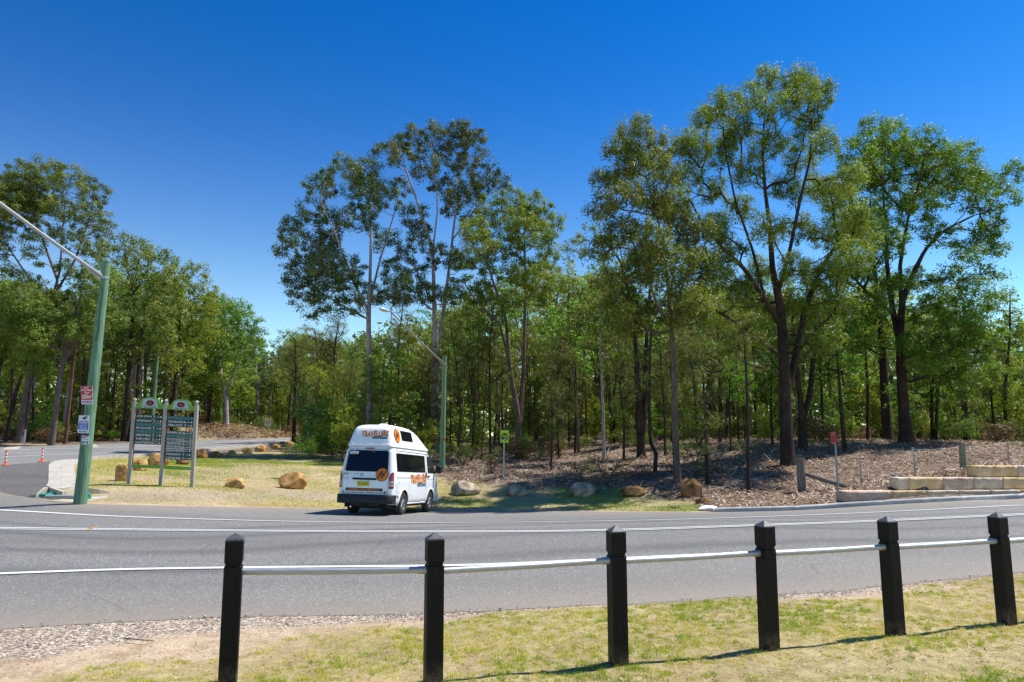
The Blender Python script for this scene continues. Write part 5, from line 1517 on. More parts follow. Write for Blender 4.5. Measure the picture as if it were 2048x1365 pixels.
# side windows, right and left
for S, lab in ((SIDE, 'right'), (LEFTS, 'left')):
    sw = rpoly(-.62, 2.02, 1.275, 1.80, .05)
    g = part('window', M_glass, lambda m: pane(m, sw, S(sec, .006)))
    part('frame', M_black, lambda m: trim_ring(m, sw, S(sec, .0015), S(sec, .0065), .012), g)
    cw = [(2.27, 1.80), (2.17+.1, 1.285), (2.98, 1.265), (3.10, 1.27), (2.76, 1.80)]
    cw = [(2.26, 1.78), (2.26, 1.29), (2.30, 1.262), (3.08, 1.262), (3.11, 1.285), (2.72, 1.79), (2.69, 1.80), (2.28, 1.80)]
    g = part('window', M_cabglass, lambda m: pane(m, cw, S(sec, .006)))
    part('frame', M_black, lambda m: trim_ring(m, cw, S(sec, .0015), S(sec, .0065), .012), g)
    tw = rpoly(.0, 0.98, 2.22, 2.50, .035)
    tw = [(x - (z-2.22)*.15, z) for x, z in tw]
    g = part('window', M_glass, lambda m: pane(m, tw, S(top, .012)))
    part('frame', M_black, lambda m: trim_ring(m, tw, S(top, .004), S(top, .0125), .016), g)
# windscreen
def ws(m):
    pts = []
    for z, k in ((1.12, 1), (1.3, 1), (1.5, 1), (1.7, 1), (1.86, 1)):
        w, yr, yf = prof(sec, z)
        for x in np.linspace(-(w-.12), w-.12, 7): pts.append((x, yf-AX0+.008 - .25*max(0, abs(x)-(w-.32))*0, z))
    m.add(pts, [[r*7+c, r*7+c+1, (r+1)*7+c+1, (r+1)*7+c] for r in range(4) for c in range(6)])
part('windscreen', M_cabglass, ws)
# doors: panel gaps, as thin dark strips in the skin
def line_on(m, pts, fn, w=.009):
    for (a, b), (c, d) in zip(pts[:-1], pts[1:]):
        L = math.hypot(c-a, d-b); nx, nz = -(d-b)/L*w/2, (c-a)/L*w/2
        k = max(1, int(L/.12))
        for i in range(k):
            u0, u1 = i/k, (i+1)/k
            q = [(a+(c-a)*u0+nx, b+(d-b)*u0+nz), (a+(c-a)*u1+nx, b+(d-b)*u1+nz), (a+(c-a)*u1-nx, b+(d-b)*u1-nz), (a+(c-a)*u0-nx, b+(d-b)*u0-nz)]
            m.add([fn(*p) for p in q], [[0, 1, 2, 3]])
M_gap = simple('panel_gap', (.05, .05, .052), .6)
def gaps(m):
    for S in (SIDE, LEFTS):
        f = S(sec, .0025)
        line_on(m, [(.46, 1.06), (.46, .36), (2.1, .33)], f, .008)
        line_on(m, [(-.63, 1.09), (2.1, 1.09)], f, .014)
        line_on(m, [(2.14, 1.86), (2.14, .34)], f, .009)
        line_on(m, [(2.14, 1.85), (2.80, 1.84), (3.2, 1.24), (3.22, .9), (3.1, .75)], f, .009)
        line_on(m, [(2.16, 1.05), (3.3, 1.04)], f, .009)
        line_on(m, [(-.64, 1.16), (-.64, 1.02)], f, .009)
        line_on(m, [(-.66, .95), (-.66, .46)], f, .009)
        line_on(m, [(-.62, 1.88), (3.0, 1.87)], f, .022)
    f = REAR(sec, .0025)
    line_on(m, [(-.70, .60), (-.71, 1.2), (-.63, 1.90), (.63, 1.90), (.71, 1.2), (.70, .60), (-.70, .60)], f, .009)
part('door_seam', M_gap, gaps)
# bumper
def bump_(m):
    prof_ = [(.335, .03), (.355, .0), (.55, -.005), (.585, .02), (.59, .07)]
    pts = []
    k = 0
    for z, iy in prof_:
        w = .857 if z < .58 else .85
        ring = []
        rr = .16
        for t in (-1, -.5, 0, .5, 1): pass
        row = [(-w, .42), (-w, rr+iy)] + [(-w+rr-rr*math.cos(a), rr+iy-rr*math.sin(a)) for a in np.linspace(0, math.pi/2, 6)][1:] + [(t*(w-rr), iy) for t in (-.5, 0, .5)] + [(w-rr+rr*math.sin(a), rr+iy-rr*math.cos(a)) for a in np.linspace(0, math.pi/2, 6)][:-1] + [(w, rr+iy), (w, .42)]
        pts += [(x, y-AX0-.05, z) for x, y in row]; k = len(row)
    n = len(prof_)
    F = [[r*k+c, r*k+c+1, (r+1)*k+c+1, (r+1)*k+c] for r in range(n-1) for c in range(k-1)]
    # top shelf back to the body
    m.add(pts, F)
    base = pts[-k:]
    m.add([p for p in base] + [(p[0]*.95, max(p[1], .12-AX0+.02), p[2]+.003) for p in base], [[c, c+1, k+c+1, k+c] for c in range(k-1)])
part('rear_bumper', M_black, bump_, van, True)
def fb(m):
    m.box((0, 3.60, .42), (1.62, .10, .26), bev=.03)
part('front_bumper', M_white, fb)
def under(m):
    m.box((0, 1.1, .30), (1.3, 4.0, .16)); m.box((0, -.45, .25), (1.0, .8, .10)); m.tube([(-.7, 0, .32), (.7, 0, .32)], .05, 8); m.lathe([(.02, -.13), (.11, -.1), (.13, 0), (.11, .1), (.02, .13)], (0, 0, .32), 12)
part('chassis', M_dark, under)
part('exhaust', M_chrome, lambda m: m.tube([(-.42, -.5, .24), (-.42, -.99, .235)], .026, 10))
part('tow_bar', M_black, lambda m: (m.box((0.02, -.95, .30), (.9, .06, .06)), m.box((0.02, -1.05, .29), (.06, .2, .03)), m.lathe([(.018, 0), (.02, .04), (.026, .06), (.02, .09), (.004, .1)], (0.02, -1.13, .30), 10)))
# side sill
for sx_ in (-1, 1): part('sill', M_white, lambda m: m.tube([(sx_*.80, .40, .32), (sx_*.80, 2.16, .32)], .025, 8))
# tail lamps
for sg in (1, -1):
    def tl(m, sg=sg):
        f = AROUND(sec, .012); f0 = AROUND(sec, .0)
        rows = [(.77, .735, .89), (.80, .725, .90), (.98, .722, .90), (1.10, .725, .895), (1.18, .745, .885), (1.235, .79, .87), (1.25, .82, .855)]
        k = 8; pts = []
        for z, s0, s1 in rows:
            for i in range(k):
                s = s0+(s1-s0)*i/(k-1); e_ = f if 0 < i < k-1 and z not in (.77, 1.25) else f0
                pts.append(e_(sg*s, z))
        n = len(rows)
        m.add(pts, [[r*k+c, r*k+c+1, (r+1)*k+c+1, (r+1)*k+c] for r in range(n-1) for c in range(k-1)])
    t_ = part('tail_lamp', M_red, tl, van, True)
    def tl2(m, sg=sg):
        f = AROUND(sec, .016)
        for z0, z1 in ((.835, .90), (.925, .99)):
            pts = [f(sg*(.735+(.86-.735)*i/5), z) for z in (z0, z1) for i in range(6)]
            m.add(pts, [[c, c+1, 6+c+1, 6+c] for c in range(5)])
    part('lens', M_clearl, tl2, t_)
# rear details
part('brake_lamp', M_red, lambda m: m.box((0.02, prof(sec, 1.91)[1]-AX0-.012, 1.925), (.27, .03, .035), bev=.008))
part('tailgate_handle', M_dark, lambda m: (m.box((-.03, .06-AX0-.014, 1.035), (.74, .03, .055), bev=.012)))
np_ = part('number_plate', M_yplate, lambda m: m.box((-.06, .055-AX0-.016, .90), (.372, .012, .134), bev=.004))
def plt(m):
    e = .055-AX0-.0235
    f = lambda x, z: (x, e, z)
    text_fit(m, 'CU', -.218, -.135, .868, .940, f, .012); text_fit(m, '53', -.10, -.025, .868, .940, f, .012); text_fit(m, 'EF', .01, .085, .868, .940, f, .012)
    for x0, x1, z0, z1 in ((-.242, .122, .960, .963), (-.242, .122, .837, .840)): quad(m, x0, x1, z0, z1, f, 1, 1)
part('lettering', M_black, plt, np_)
# reversing mirror hung over the rear window
def mir(m):
    y = prof(sec, 1.93)[1]-AX0
    m.tube([(-.40, y+.02, 1.95), (-.40, y-.03, 1.96), (-.415, y-.10, 1.90), (-.42, y-.13, 1.83)], .014, 6)
    m.box((-.40, y-.14, 1.78), (.26, .05, .10), M=Matrix.Translation((-.41, y-.15, 1.785)) @ Matrix.Rotation(R(-35), 4, 'X'), bev=.012)
part('reversing_mirror', simple('grey_mirror_back', (.30, .33, .38), .3, .3), mir)
part('wiper', M_chrome, lambda m: m.tube([(.08, prof(sec, 1.86)[1]-AX0-.02, 1.87), (.14, prof(sec, 1.84)[1]-AX0-.02, 1.84), (.20, prof(sec, 1.82)[1]-AX0-.02, 1.815)], .008, 5))
part('roof_vent', M_fibre, lambda m: m.lathe([(.15, 0), (.155, .03), (.13, .055), (.07, .07), (.01, .073)], (.02, 1.15-AX0, 2.652), 18), van, True)
# mirrors, door handles, fuel flap
for sx in (1, -1):
    def mr(m, sx=sx):
        m.box((sx*.98, 2.98, 1.39), (.22, .12, .27), bev=.045)
        m.tube([(sx*.80, 3.05, 1.30), (sx*.90, 3.02, 1.31)], .03, 8)
    part('wing_mirror', M_black, mr)
    f = (SIDE if sx > 0 else LEFTS)(sec, .012)
    part('door_handle', M_black, lambda m: [m.box(f(2.06, 1.19), (.03, .07, .17), bev=.01), m.box(f(2.30, 1.145), (.03, .17, .055), bev=.012)])
part('fuel_flap', M_white, lambda m: pane(m, rpoly(-.60, -.36, .66, .95, .02), SIDE(sec, .004)))
def rub(m):
    f = SIDE(sec, .004)
    quad(m, -.72, -.45, .50, .57, f, 2, 1)
part('reflector', simple('grey_reflector', (.25, .26, .27), .3), rub)
# wheel arch lips
for lx_, ly_ in ((1, 0), (1, 2.57), (-1, 0), (-1, 2.57)):
  def lips(m, lx_=lx_, ly_=ly_):
    for sx in (lx_,):
        for yy in (ly_,):
            pts = []
            for a in np.linspace(R(-8), R(188), 26):
                for r_, e in ((.395, -.01), (.398, .018), (.43, .014), (.46, .001)):
                    y, z = yy+r_*math.cos(a), .34+r_*math.sin(a)
                    w = prof(sec, max(z, .27))[0]; pts.append((sx*(w+e), y, z))
            m.add(pts, [[i*4+j, i*4+j+1, (i+1)*4+j+1, (i+1)*4+j] for i in range(25) for j in range(3)])
  part('wheel_arch', M_white, lips, van, True)
# wheels
def wheel(x, y, sx):
    root_m = Matrix.Translation((x, y, .335)) @ Matrix.Rotation(R(90)*sx, 4, 'Y')
    t_ = MB(); t_.lathe([(.205, -.10), (.26, -.105), (.305, -.10), (.328, -.075), (.335, -.04), (.335, .04), (.328, .075), (.305, .10), (.26, .105), (.205, .10)], M=root_m, n=32)
    tyre = MB(); tyre.v = t_.v; tyre.f = t_.f[:-2]; tyre.m = t_.m[:-2]
    w = tyre.build('wheel', M_tyre, van, True)
    rm = MB()
    rm.lathe([(.206, -.09), (.206, .092), (.195, .096), (.185, .085), (.18, .02), (.01, .015)], M=root_m, n=32)
    o = rm.build('rim', simple('shaded_rim_well', (.10, .10, .105), .5, .5) if 'shaded_rim_well' not in bpy.data.materials else bpy.data.materials['shaded_rim_well'], w, True)
    sp = MB()
    for k in range(6):
        a = 2*math.pi*k/6+.2
        q = root_m @ Matrix.Rotation(a, 4, 'Z')
        sp.add([q @ Vector(p) for p in ((.03, -.035, .062), (.03, .035, .062), (.10, .028, .078), (.192, .036, .088), (.192, -.036, .088), (.10, -.028, .078), (.03, -.02, .03), (.03, .02, .03), (.192, .022, .03), (.192, -.022, .03))],
               [[0, 5, 2, 1], [5, 4, 3, 2], [0, 6, 9, 4, 5], [1, 2, 3, 8, 7]])
    sp.lathe([(.055, .03), (.055, .07), (.04, .085), (.005, .088)], M=root_m, n=16)
    sp.lathe([(.199, .07), (.203, .094), (.186, .094), (.184, .07)], M=root_m, n=32)
    sp.build('spokes', M_alloy, w)
for yy in (0.0, 2.57):
    for sx in (1, -1): wheel(sx*.745, yy, sx)
# lettering and emblems
M_offw = simple('shadow_vinyl', (.02, .02, .03), .5)
def wob(tu, tv):
    """lively baseline: letters step up and down"""
    k = tu*10
    return tu, tv*.86 + .06*math.sin(k*1.7) + .12*tu
def travellers(name, fnA, fnB, fnC, x0, x1, z0, z1):
    d = part(name, M_brownv, lambda m: text_fit(m, 'TRAVELLERS', x0-.008, x1+.010, z0-.010, z1+.008, fnA, .042, 0, wob))
    part('lettering', M_orange, lambda m: text_fit(m, 'TRAVELLERS', x0, x1, z0, z1, fnB, .030, 0, wob), d)
    xa, xb = x0+(x1-x0)*.42, x1-.01
    hb = (z1-z0)*.30
    part('lettering', M_navy if name != 'x' else M_navy, lambda m: quad(m, xa, xb, z0-hb*.95, z0+hb*.05, fnA, 6, 1), d)
    part('lettering', M_skyv, lambda m: text_fit(m, 'AUTOBARN.COM', xa+.01, xb-.02, z0-hb*.80, z0-hb*.15, fnC, .03), d)
travellers('lettering', REAR(top, .005), REAR(top, .009), REAR(top, .009), -.31, .53, 2.27, 2.47)
travellers('lettering', SIDE(sec, .006), SIDE(sec, .010), SIDE(sec, .010), .55, 2.05, .92, 1.22)
band = part('band', M_navy, lambda m: quad(m, -.60, .55, .69, .775, REAR(sec, .006), 6, 2))
part('lettering', M_orange, lambda m: text_fit(m, 'CAMPER VAN RENTALS', -.52, .46, .702, .762, REAR(sec, .009), .03), band)
tg = part('lettering', M_navy, lambda m: text_fit(m, '#travellersautobarn  #thebus  #vanlife', -.58, .56, .627, .672, REAR(sec, .006), .02))
def fbk(m):
    quad(m, .59, .67, .62, .70, REAR(sec, .006), 1, 1)
fq = part('emblem', M_navy, fbk)
part('lettering', M_wvinyl, lambda m: text_fit(m, 'f', .625, .655, .622, .690, REAR(sec, .009), .04), fq)
def insta(m):
    f = REAR(sec, .006)
    for a in ((-.70, -.63, .685, .693), (-.70, -.63, .625, .633), (-.70, -.692, .633, .685), (-.638, -.63, .633, .685)): quad(m, *a, f, 1, 1)
    disc(m, -.665, .659, .018, .018, f, 16, .6)
part('emblem', M_brownv, insta)
def emblem(cx_, cz_, rx, rz, fn, fn2, fn3):
    e = part('emblem', M_brownv, lambda m: disc(m, cx_, cz_, rx, rz, fn))
    part('emblem', M_orange, lambda m: disc(m, cx_, cz_, rx*.93, rz*.93, fn2), e)
    def strokes(m):
        S = lambda u, v: fn3(cx_+rx*u, cz_+rz*v)
        def bar(a, b, w=.20):
            dx, dz = b[0]-a[0], b[1]-a[1]; L = math.hypot(dx, dz); nx, nz = -dz/L*w/2, dx/L*w/2
            m.add([S(a[0]+nx, a[1]+nz), S(b[0]+nx, b[1]+nz), S(b[0]-nx, b[1]-nz), S(a[0]-nx, a[1]-nz)], [[0, 1, 2, 3]])
        bar((-.62, -.55), (-.28, .30)); bar((-.28, .30), (.05, -.55)); bar((-.08, .58), (.26, -.25)); bar((.26, -.25), (.58, .58))
    part('lettering', M_brownv, strokes, e)
emblem(.50, 1.17, .195, .195, REAR(sec, .010), REAR(sec, .0125), REAR(sec, .015))
emblem(-.40, 2.34, .23, .215, SIDE(top, .016), SIDE(top, .019), SIDE(top, .022))
def stk(m):
    f = REAR(sec, .006)
    pts = [(-.585+.036*s_*math.sin(t)**3, 1.175+.032*s_*(.8125*math.cos(t)-.3125*math.cos(2*t)-.125*math.cos(3*t)-.0625*math.cos(4*t))) for s_ in (1,) for t in np.linspace(0, 2*math.pi, 24, endpoint=False)]
    n0 = len(m.v); m.v += [f(*p) for p in pts] + [f(-.585, 1.17)]
    for i in range(24): m.f.append([n0+i, n0+(i+1) % 24, n0+24]); m.m.append(0)
part('sticker', M_heart, stk)
M_greyv = simple('grey_vinyl', (.12, .14, .17), .4)
def stk2(m):
    f = REAR(sec, .006)
    disc(m, -.665, 1.175, .03, .03, f, 16, .75); line_on(m, [(-.665, 1.203), (-.665, 1.147)], f, .007); line_on(m, [(-.665, 1.175), (-.685, 1.155)], f, .007); line_on(m, [(-.665, 1.175), (-.645, 1.155)], f, .007)
    disc(m, -.355, 1.19, .016, .010, f, 12); line_on(m, [(-.375, 1.165), (-.33, 1.165)], f, .01)
    disc(m, -.27, 1.185, .028, .014, f, 12); line_on(m, [(-.285, 1.165), (-.25, 1.205)], f, .012)
part('sticker', M_greyv, stk2)
def badge(m):
    f = REAR(sec, .006)
    disc(m, -.135, 1.155, .062, .042, f, 24, .82); disc(m, -.135, 1.155, .022, .040, f, 18, .7)
part('badge', M_greyv, badge)
part('lettering', M_greyv, lambda m: text_fit(m, 'TOYOTA', -.68, -.53, 1.03, 1.055, REAR(sec, .006), .03))
part('lettering', M_greyv, lambda m: text_fit(m, 'LOVE THE WORLD', -.53, -.42, 1.175, 1.20, REAR(sec, .006), .0))
part('sticker', M_heart, lambda m: text_fit(m, '24H', -.50, -.40, .93, .965, SIDE(sec, .006), .03))
# ------------------------------------------------------------------ bollard fence in front
t = NT('black_recycled_plastic'); o_ = t.coord(); n_ = t.noise(t.scale(o_, (30, 30, 2.5)), 3, 6, .7)
c_ = t.ramp(n_, [(.3, (.005, .004, .004, 1)), (.6, (.012, .0095, .009, 1)), (.8, (.03, .024, .022, 1))])
sp_ = t.new('ShaderNodeSeparateXYZ'); t.link(t.pos(), sp_.inputs[0])
dz_ = t.math('SUBTRACT', 1.0, t.math('DIVIDE', sp_.outputs[2], .16), True)
dm_ = t.math('MULTIPLY', dz_, t.ramp(t.noise(o_, 14, 6, .8), [(.4, (0, 0, 0, 1)), (.65, (.7, .7, .7, 1))]))
c_ = t.mix(dm_, c_, srgb(140, 118, 92)); t.base(c_); t.rough(.6); t.b.inputs['Specular IOR Level'].default_value = .2; t.bump(n_, .35, .01); M_bol = t.m
t = NT('bollard_cap_top'); nn = t.noise(t.coord(), 30, 5, .7); t.base(t.ramp(nn, [(.3, srgb(50, 48, 54)), (.7, srgb(84, 82, 90))])); t.rough(.5); M_cap = t.m
t = NT('galvanised_pipe'); nn = t.noise(t.scale(t.coord(), (2, 30, 30)), 3, 5, .7)
t.base(t.ramp(nn, [(.3, (.34, .34, .35, 1)), (.7, (.55, .55, .56, 1))])); t.b.inputs['Metallic'].default_value = .6; t.rough(.52); M_galv = t.m
post_px = [(455, 1390, 468, 1063), (866, 1363, 870, 1060), (1237, 1327, 1238, 1050), (1539, 1297, 1533, 1038), (1791, 1271, 1780, 1027), (2014, 1245, 1999, 1018)]
bases = []
for bx, by, tx, ty in post_px:
    a, b = ray(bx, by); Y = (0 - EYE)/b
    bases.append(Vector((a*Y, Y, g1(a*Y, Y))))
bases[0] = Vector((-2.075, 5.58, 0))
bases.append(bases[5]*2 - bases[4]); bases.append(bases[6]*2 - bases[5])
for b in bases: b.z = g1(b.x, b.y)
fence = thing('bollard_fence', bases[2], 'low roadside fence of square black bollards joined by a galvanised pipe rail', 'fence')
fdir = (bases[5]-bases[1]).normalized(); fang = math.atan2(fdir.y, fdir.x)
hs = [1.06, 1.065, 1.07, 1.065, 1.06, 1.055, 1.06, 1.06]
PWD = .127
rb = random.Random(4)
for i, b in enumerate(bases):
    m = MB(); h = hs[i]; w = PWD/2
    def sq(z, hw, ch):
        return [(hw-ch, -hw), (hw, -hw+ch), (hw, hw-ch), (hw-ch, hw), (-hw+ch, hw), (-hw, hw-ch), (-hw, -hw+ch), (-hw+ch, -hw)], z
    lv = [(-.3, w, .006), (h-.243, w, .006), (h-.237, w-.008, .005), (h-.217, w-.008, .005), (h-.211, w, .006), (h-.055, w, .006)]
    rings = [sq(*l) for l in lv]
    # the recessed long face channel
    V_ = [(x, y, z) for r_, z in rings for x, y in r_]
    F_ = [[k*8+j, k*8+(j+1) % 8, (k+1)*8+(j+1) % 8, (k+1)*8+j] for k in range(len(rings)-1) for j in range(8)]
    F_.append(list(range(7, -1, -1)))
    tw = fang + rb.uniform(-.06, .06) + (0 if i < 3 else .03)
    M_ = Matrix.Translation(b - bases[2]) @ Matrix.Rotation(tw, 4, 'Z') @ Matrix.Rotation(rb.uniform(-.012, .012), 4, 'X')
    m.add([M_ @ Vector(v) for v in V_], F_)
    # shallow flutes on the faces
    for sy in (-1, 1):
        for xx in (-.025, .025):
            m.add([M_ @ Vector(v) for v in ((xx-.004, sy*(w+.0015), .03), (xx+.004, sy*(w+.0015), .03), (xx+.004, sy*(w+.0015), h-.26), (xx-.004, sy*(w+.0015), h-.26))], [[0, 1, 2, 3] if sy < 0 else [3, 2, 1, 0]])
    p_ = m.build('post', M_bol, fence)
    c = MB()
    r8, _z = sq(h-.055, w+.0008, .006)
    c.add([M_ @ Vector((x, y, h-.056)) for x, y in r8] + [M_ @ Vector((x*.97, y*.97, h-.045)) for x, y in r8] + [M_ @ Vector((0, 0, h))], [[j, (j+1) % 8, 8+(j+1) % 8, 8+j] for j in range(8)] + [[8+j, 8+(j+1) % 8, 16] for j in range(8)])
    c.build('cap', M_cap, p_)
for i in range(len(bases)-1):
    m = MB(); a = bases[i] + Vector((0, 0, hs[i]-.285)) + fdir*.06; b = bases[i+1] + Vector((0, 0, hs[i+1]-.275 + (.0 if i else .0))) - fdir*.02
    a = a - bases[2]; b = b - bases[2]
    e = a + (b-a)*.93
    m.tube([a, a+(b-a)*.5 + Vector((0, 0, -.004)), e], .0235, 14); m.tube([e-(b-a)*.005, b], .0285, 14)
    m.build('rail', M_galv, fence, True)

# ------------------------------------------------------------------ poles with street lights
t = NT('green_painted_timber_pole'); o_ = t.coord()
grn = t.noise(t.scale(o_, (9, 9, .6)), 3, 6, .7); big = t.noise(o_, .9, 5, .6)
c_ = t.ramp(grn, [(.3, srgb(62, 86, 68)), (.48, srgb(98, 130, 104)), (.58, srgb(112, 144, 116)), (.72, srgb(142, 168, 142))])
c_ = t.mix(t.ramp(big, [(.55, (0, 0, 0, 1)), (.75, (.6, .6, .6, 1))]), c_, srgb(120, 128, 104))
t.base(c_); t.rough(.85); t.bump(grn, .5, .02); M_pole = t.m
M_arm = simple('galvanised_lamp_arm', (.42, .42, .44), .4, .6, .12, 6)
def pole(base, Y, topx, topy, r0, r1, arm_end, label, head=True, group='street light poles', arm_from=.93, tilt=None):
    bz = P(base[0], base[1], Y); loc = Vector((bz.x, Y, g1(bz.x, Y)))
    tp = P(topx, topy, Y) - loc
    root = thing('street_light', loc, label, 'street light', group)
    m = MB(); n = 14
    pts = [Vector((0, 0, -.3))] + [tp*(i/10) for i in range(11)]
    m.tube(pts, [r0] + [r0+(r1-r0)*i/10 for i in range(11)], 20)
    m.tube([tp - Vector((0, 0, .02)), tp + Vector((0, 0, .012))], r1*1.06, 20)
    m.build('pole', M_pole, root, True)
    if arm_end is not None:
        a = tp*arm_from; e = arm_end - loc
        am = MB(); d = (e-a)
        pts = [a + d*t_ + Vector((0, 0, -.06*math.sin(math.pi*t_))) for t_ in np.linspace(0, 1, 10)]
        hor = Vector((d.x, d.y, 0)).normalized()
        am.tube(pts + [e + hor*.25 + Vector((0, 0, .02))], [.055 - .022*i/10 for i in range(11)], 10)
        am.tube([a + Vector((0, 0, -.16)), a + d*.16 + Vector((0, 0, -.03))], .022, 8)
        am.lathe([(r1*1.13, -.03), (r1*1.13, .03)], a*1.0, 20)
        ao = am.build('lamp_arm', M_arm, root, True)
        hd = MB(); q = e + hor*.42
        ang = math.atan2(hor.y, hor.x)
        H = Matrix.Translation(q) @ Matrix.Rotation(ang, 4, 'Z') @ Matrix.Rotation(R(-6), 4, 'Y')
        rows = [(-.24, .05, .04), (-.16, .09, .07), (0, .13, .09), (.18, .14, .085), (.30, .11, .06), (.36, .05, .03)]
        vs = []; 
        for x, w, hh in rows:
            for k in range(10):
                a_ = 2*math.pi*k/10; vs.append(H @ Vector((x, w*math.cos(a_), hh*math.sin(a_)*(1 if math.sin(a_) > 0 else .45))))
        hd.add(vs, [[i*10+k, i*10+(k+1) % 10, (i+1)*10+(k+1) % 10, (i+1)*10+k] for i in range(5) for k in range(10)] + [list(range(9, -1, -1)), list(range(50, 60))])
        ho = hd.build('lamp_head', simple('lamp_housing', (.5, .5, .5), .4), root, True)
        ln = MB(); ln.box((0, 0, 0), (.30, .18, .03), M=H @ Matrix.Translation((.12, 0, -.045)), bev=.01)
        ln.build('lens', simple('lamp_diffuser', (.6, .6, .58), .3), ho)
    return root, loc, tp
_y1 = 20.0
pl1, loc1, tp1 = pole((160, 1008), _y1, 213, 524, .168, .108, P(-190, 262, 15.5), 'leaning green timber pole with three posters and a long lamp arm beside the junction')
pl2, loc2, tp2 = pole((884, 938), 37, 889, 713, .15, .105, P(782, 624, 33.5), 'green pole behind the campervan with a long arm and lamp head over the road')
pl3, loc3_, tp3 = pole((300, 884), 58, 316, 706, .16, .11, None, 'distant plain green pole rising behind the winery sign board')
# reflector disc on the second pole
m = MB(); q = P(888, 880, 36.84)
m.lathe([(.07, 0), (.07, .012)], M=Matrix.Translation(q-loc2) @ Matrix.Rotation(R(90), 4, 'X'), n=16)
m.build('reflector', M_heart, pl2)
# a wire down the first pole
m = MB(); m.tube([tp1*.90 + Vector((-.02, -.125, 0)), tp1*.86 + Vector((.06, -.13, 0)), tp1*.80 + Vector((.03, -.135, 0)), tp1*.7 + Vector((.05, -.14, 0)), tp1*.66 + Vector((.02, -.143, 0))], .007, 5)
m.build('cable', M_black, pl1)

# posters on the first pole
def sheet(name, label, corners_px, Y, mat, dY, thick=.006, cat='sign'):
    """flat board given by its four corners tl,tr,br,bl in the photograph"""
    cs = [P(x, y, Y+d) for (x, y), d in zip(corners_px, dY)]
    org = sum(cs, Vector())/4
    root_m = MB()
    n = (cs[1]-cs[0]).cross(cs[3]-cs[0]).normalized()
    if n.y > 0: n = -n
    root_m.add([c-org for c in cs] + [c-org-n*thick for c in cs], [[3, 2, 1, 0], [4, 5, 6, 7], [0, 1, 5, 4], [1, 2, 6, 5], [2, 3, 7, 6], [3, 0, 4, 7]])
    o = root_m.build(name, mat)
    bm = bmesh.new(); bm.from_mesh(o.data); bmesh.ops.recalc_face_normals(bm, faces=bm.faces); bm.to_mesh(o.data); bm.free()
    o.location = org; tag(o, label, cat)
    def fn(u, v, e=.002):
        return (cs[3] + (cs[2]-cs[3])*u + (cs[0]-cs[3])*v + (cs[0]-cs[3])*0 + ((cs[1]-cs[0])-(cs[2]-cs[3]))*u*v) - org + n*e
    return o, fn
def ontop(parent, mat, build, name='lettering'):
    m = MB(); build(m); return m.build(name, mat, parent)
M_sred = simple('red_poster', (.62, .03, .03), .45, 0, .08); M_swhite = simple('white_poster', (.72, .73, .76), .45, 0, .08); M_sblue = simple('blue_print', (.03, .12, .50), .45, 0, .08)
M_mag = simple('magenta_print', (.55, .05, .22), .45); M_wtext = simple('white_print', (.78, .78, .78), .45); M_dktext = simple('dark_print', (.03, .03, .07), .45)
YP = _y1 - .24
s1, f1 = sheet('poster', 'red poster offering hot bitumen seal, uppermost on the leaning green pole', [(161, 773), (185, 773), (186, 809), (163, 809)], YP, M_swhite, (0, 0, 0, 0))
def sq_(m, f, u0, u1, v0, v1, e=.002):
    m.add([f(u0, v0, e), f(u1, v0, e), f(u1, v1, e), f(u0, v1, e)], [[0, 1, 2, 3]])
ontop(s1, M_sred, lambda m: (sq_(m, f1, .02, .98, .24, .99)), 'print')
def tx(m, f, s, u0, u1, v0, v1, e=.004, b=.03): text_fit(m, s, u0, u1, v0, v1, lambda u, v: f(u, v, e), b)
ontop(s1, M_wtext, lambda m: (tx(m, f1, 'HOT', .3, .68, .86, .96), tx(m, f1, 'BITUMEN', .06, .94, .73, .83), tx(m, f1, 'Seal', .32, .72, .59, .70), tx(m, f1, '$20m\u00b2', .08, .94, .29, .54)))
ontop(s1, M_mag, lambda m: tx(m, f1, '0427 088 188', .06, .94, .05, .20))
s2, f2 = sheet('poster', 'white poster with a blue text panel, middle one on the leaning green pole', [(158, 831), (179, 831.5), (177, 867), (154.5, 866)], YP, M_swhite, (0, 0, 0, 0))
ontop(s2, M_sblue, lambda m: sq_(m, f2, .04, .96, .19, .58), 'print')
ontop(s2, M_wtext, lambda m: [tx(m, f2, s, .15, .85, v, v+.06) for s, v in (('CONCRETING', .49), ('DRIVEWAYS & PATHS', .39), ('FREE QUOTES', .30), ('ALL AREAS', .22))])
def s2d(m):
    tx(m, f2, 'CONSTRUCTIONS', .1, .9, .62, .69); tx(m, f2, '0401 288 413', .12, .86, .05, .13)
    disc(m, .55, .84, .17, .07, lambda u, v: f2(u, v, .004), 14); sq_(m, f2, .30, .55, .82, .85, .004); sq_(m, f2, .66, .78, .86, .96, .004)
ontop(s2, M_dktext, s2d)
s3, f3 = sheet('poster', 'small white flyer with a dark top strip, lowest on the leaning green pole', [(164, 867.5), (179, 868), (177.5, 889), (163.5, 889)], YP, M_swhite, (0.004, 0.004, 0.004, 0.004))
ontop(s3, M_dktext, lambda m: (sq_(m, f3, .0, 1, .80, 1, .002), sq_(m, f3, .1, .35, .08, .28), sq_(m, f3, .52, .60, .08, .26), sq_(m, f3, .66, .88, .08, .26), tx(m, f3, 'more info online', .1, .9, .42, .47)))
ontop(s3, M_mag, lambda m: (sq_(m, f3, .0, .55, .60, .72), tx(m, f3, 'SALE', .5, .8, .68, .78)))

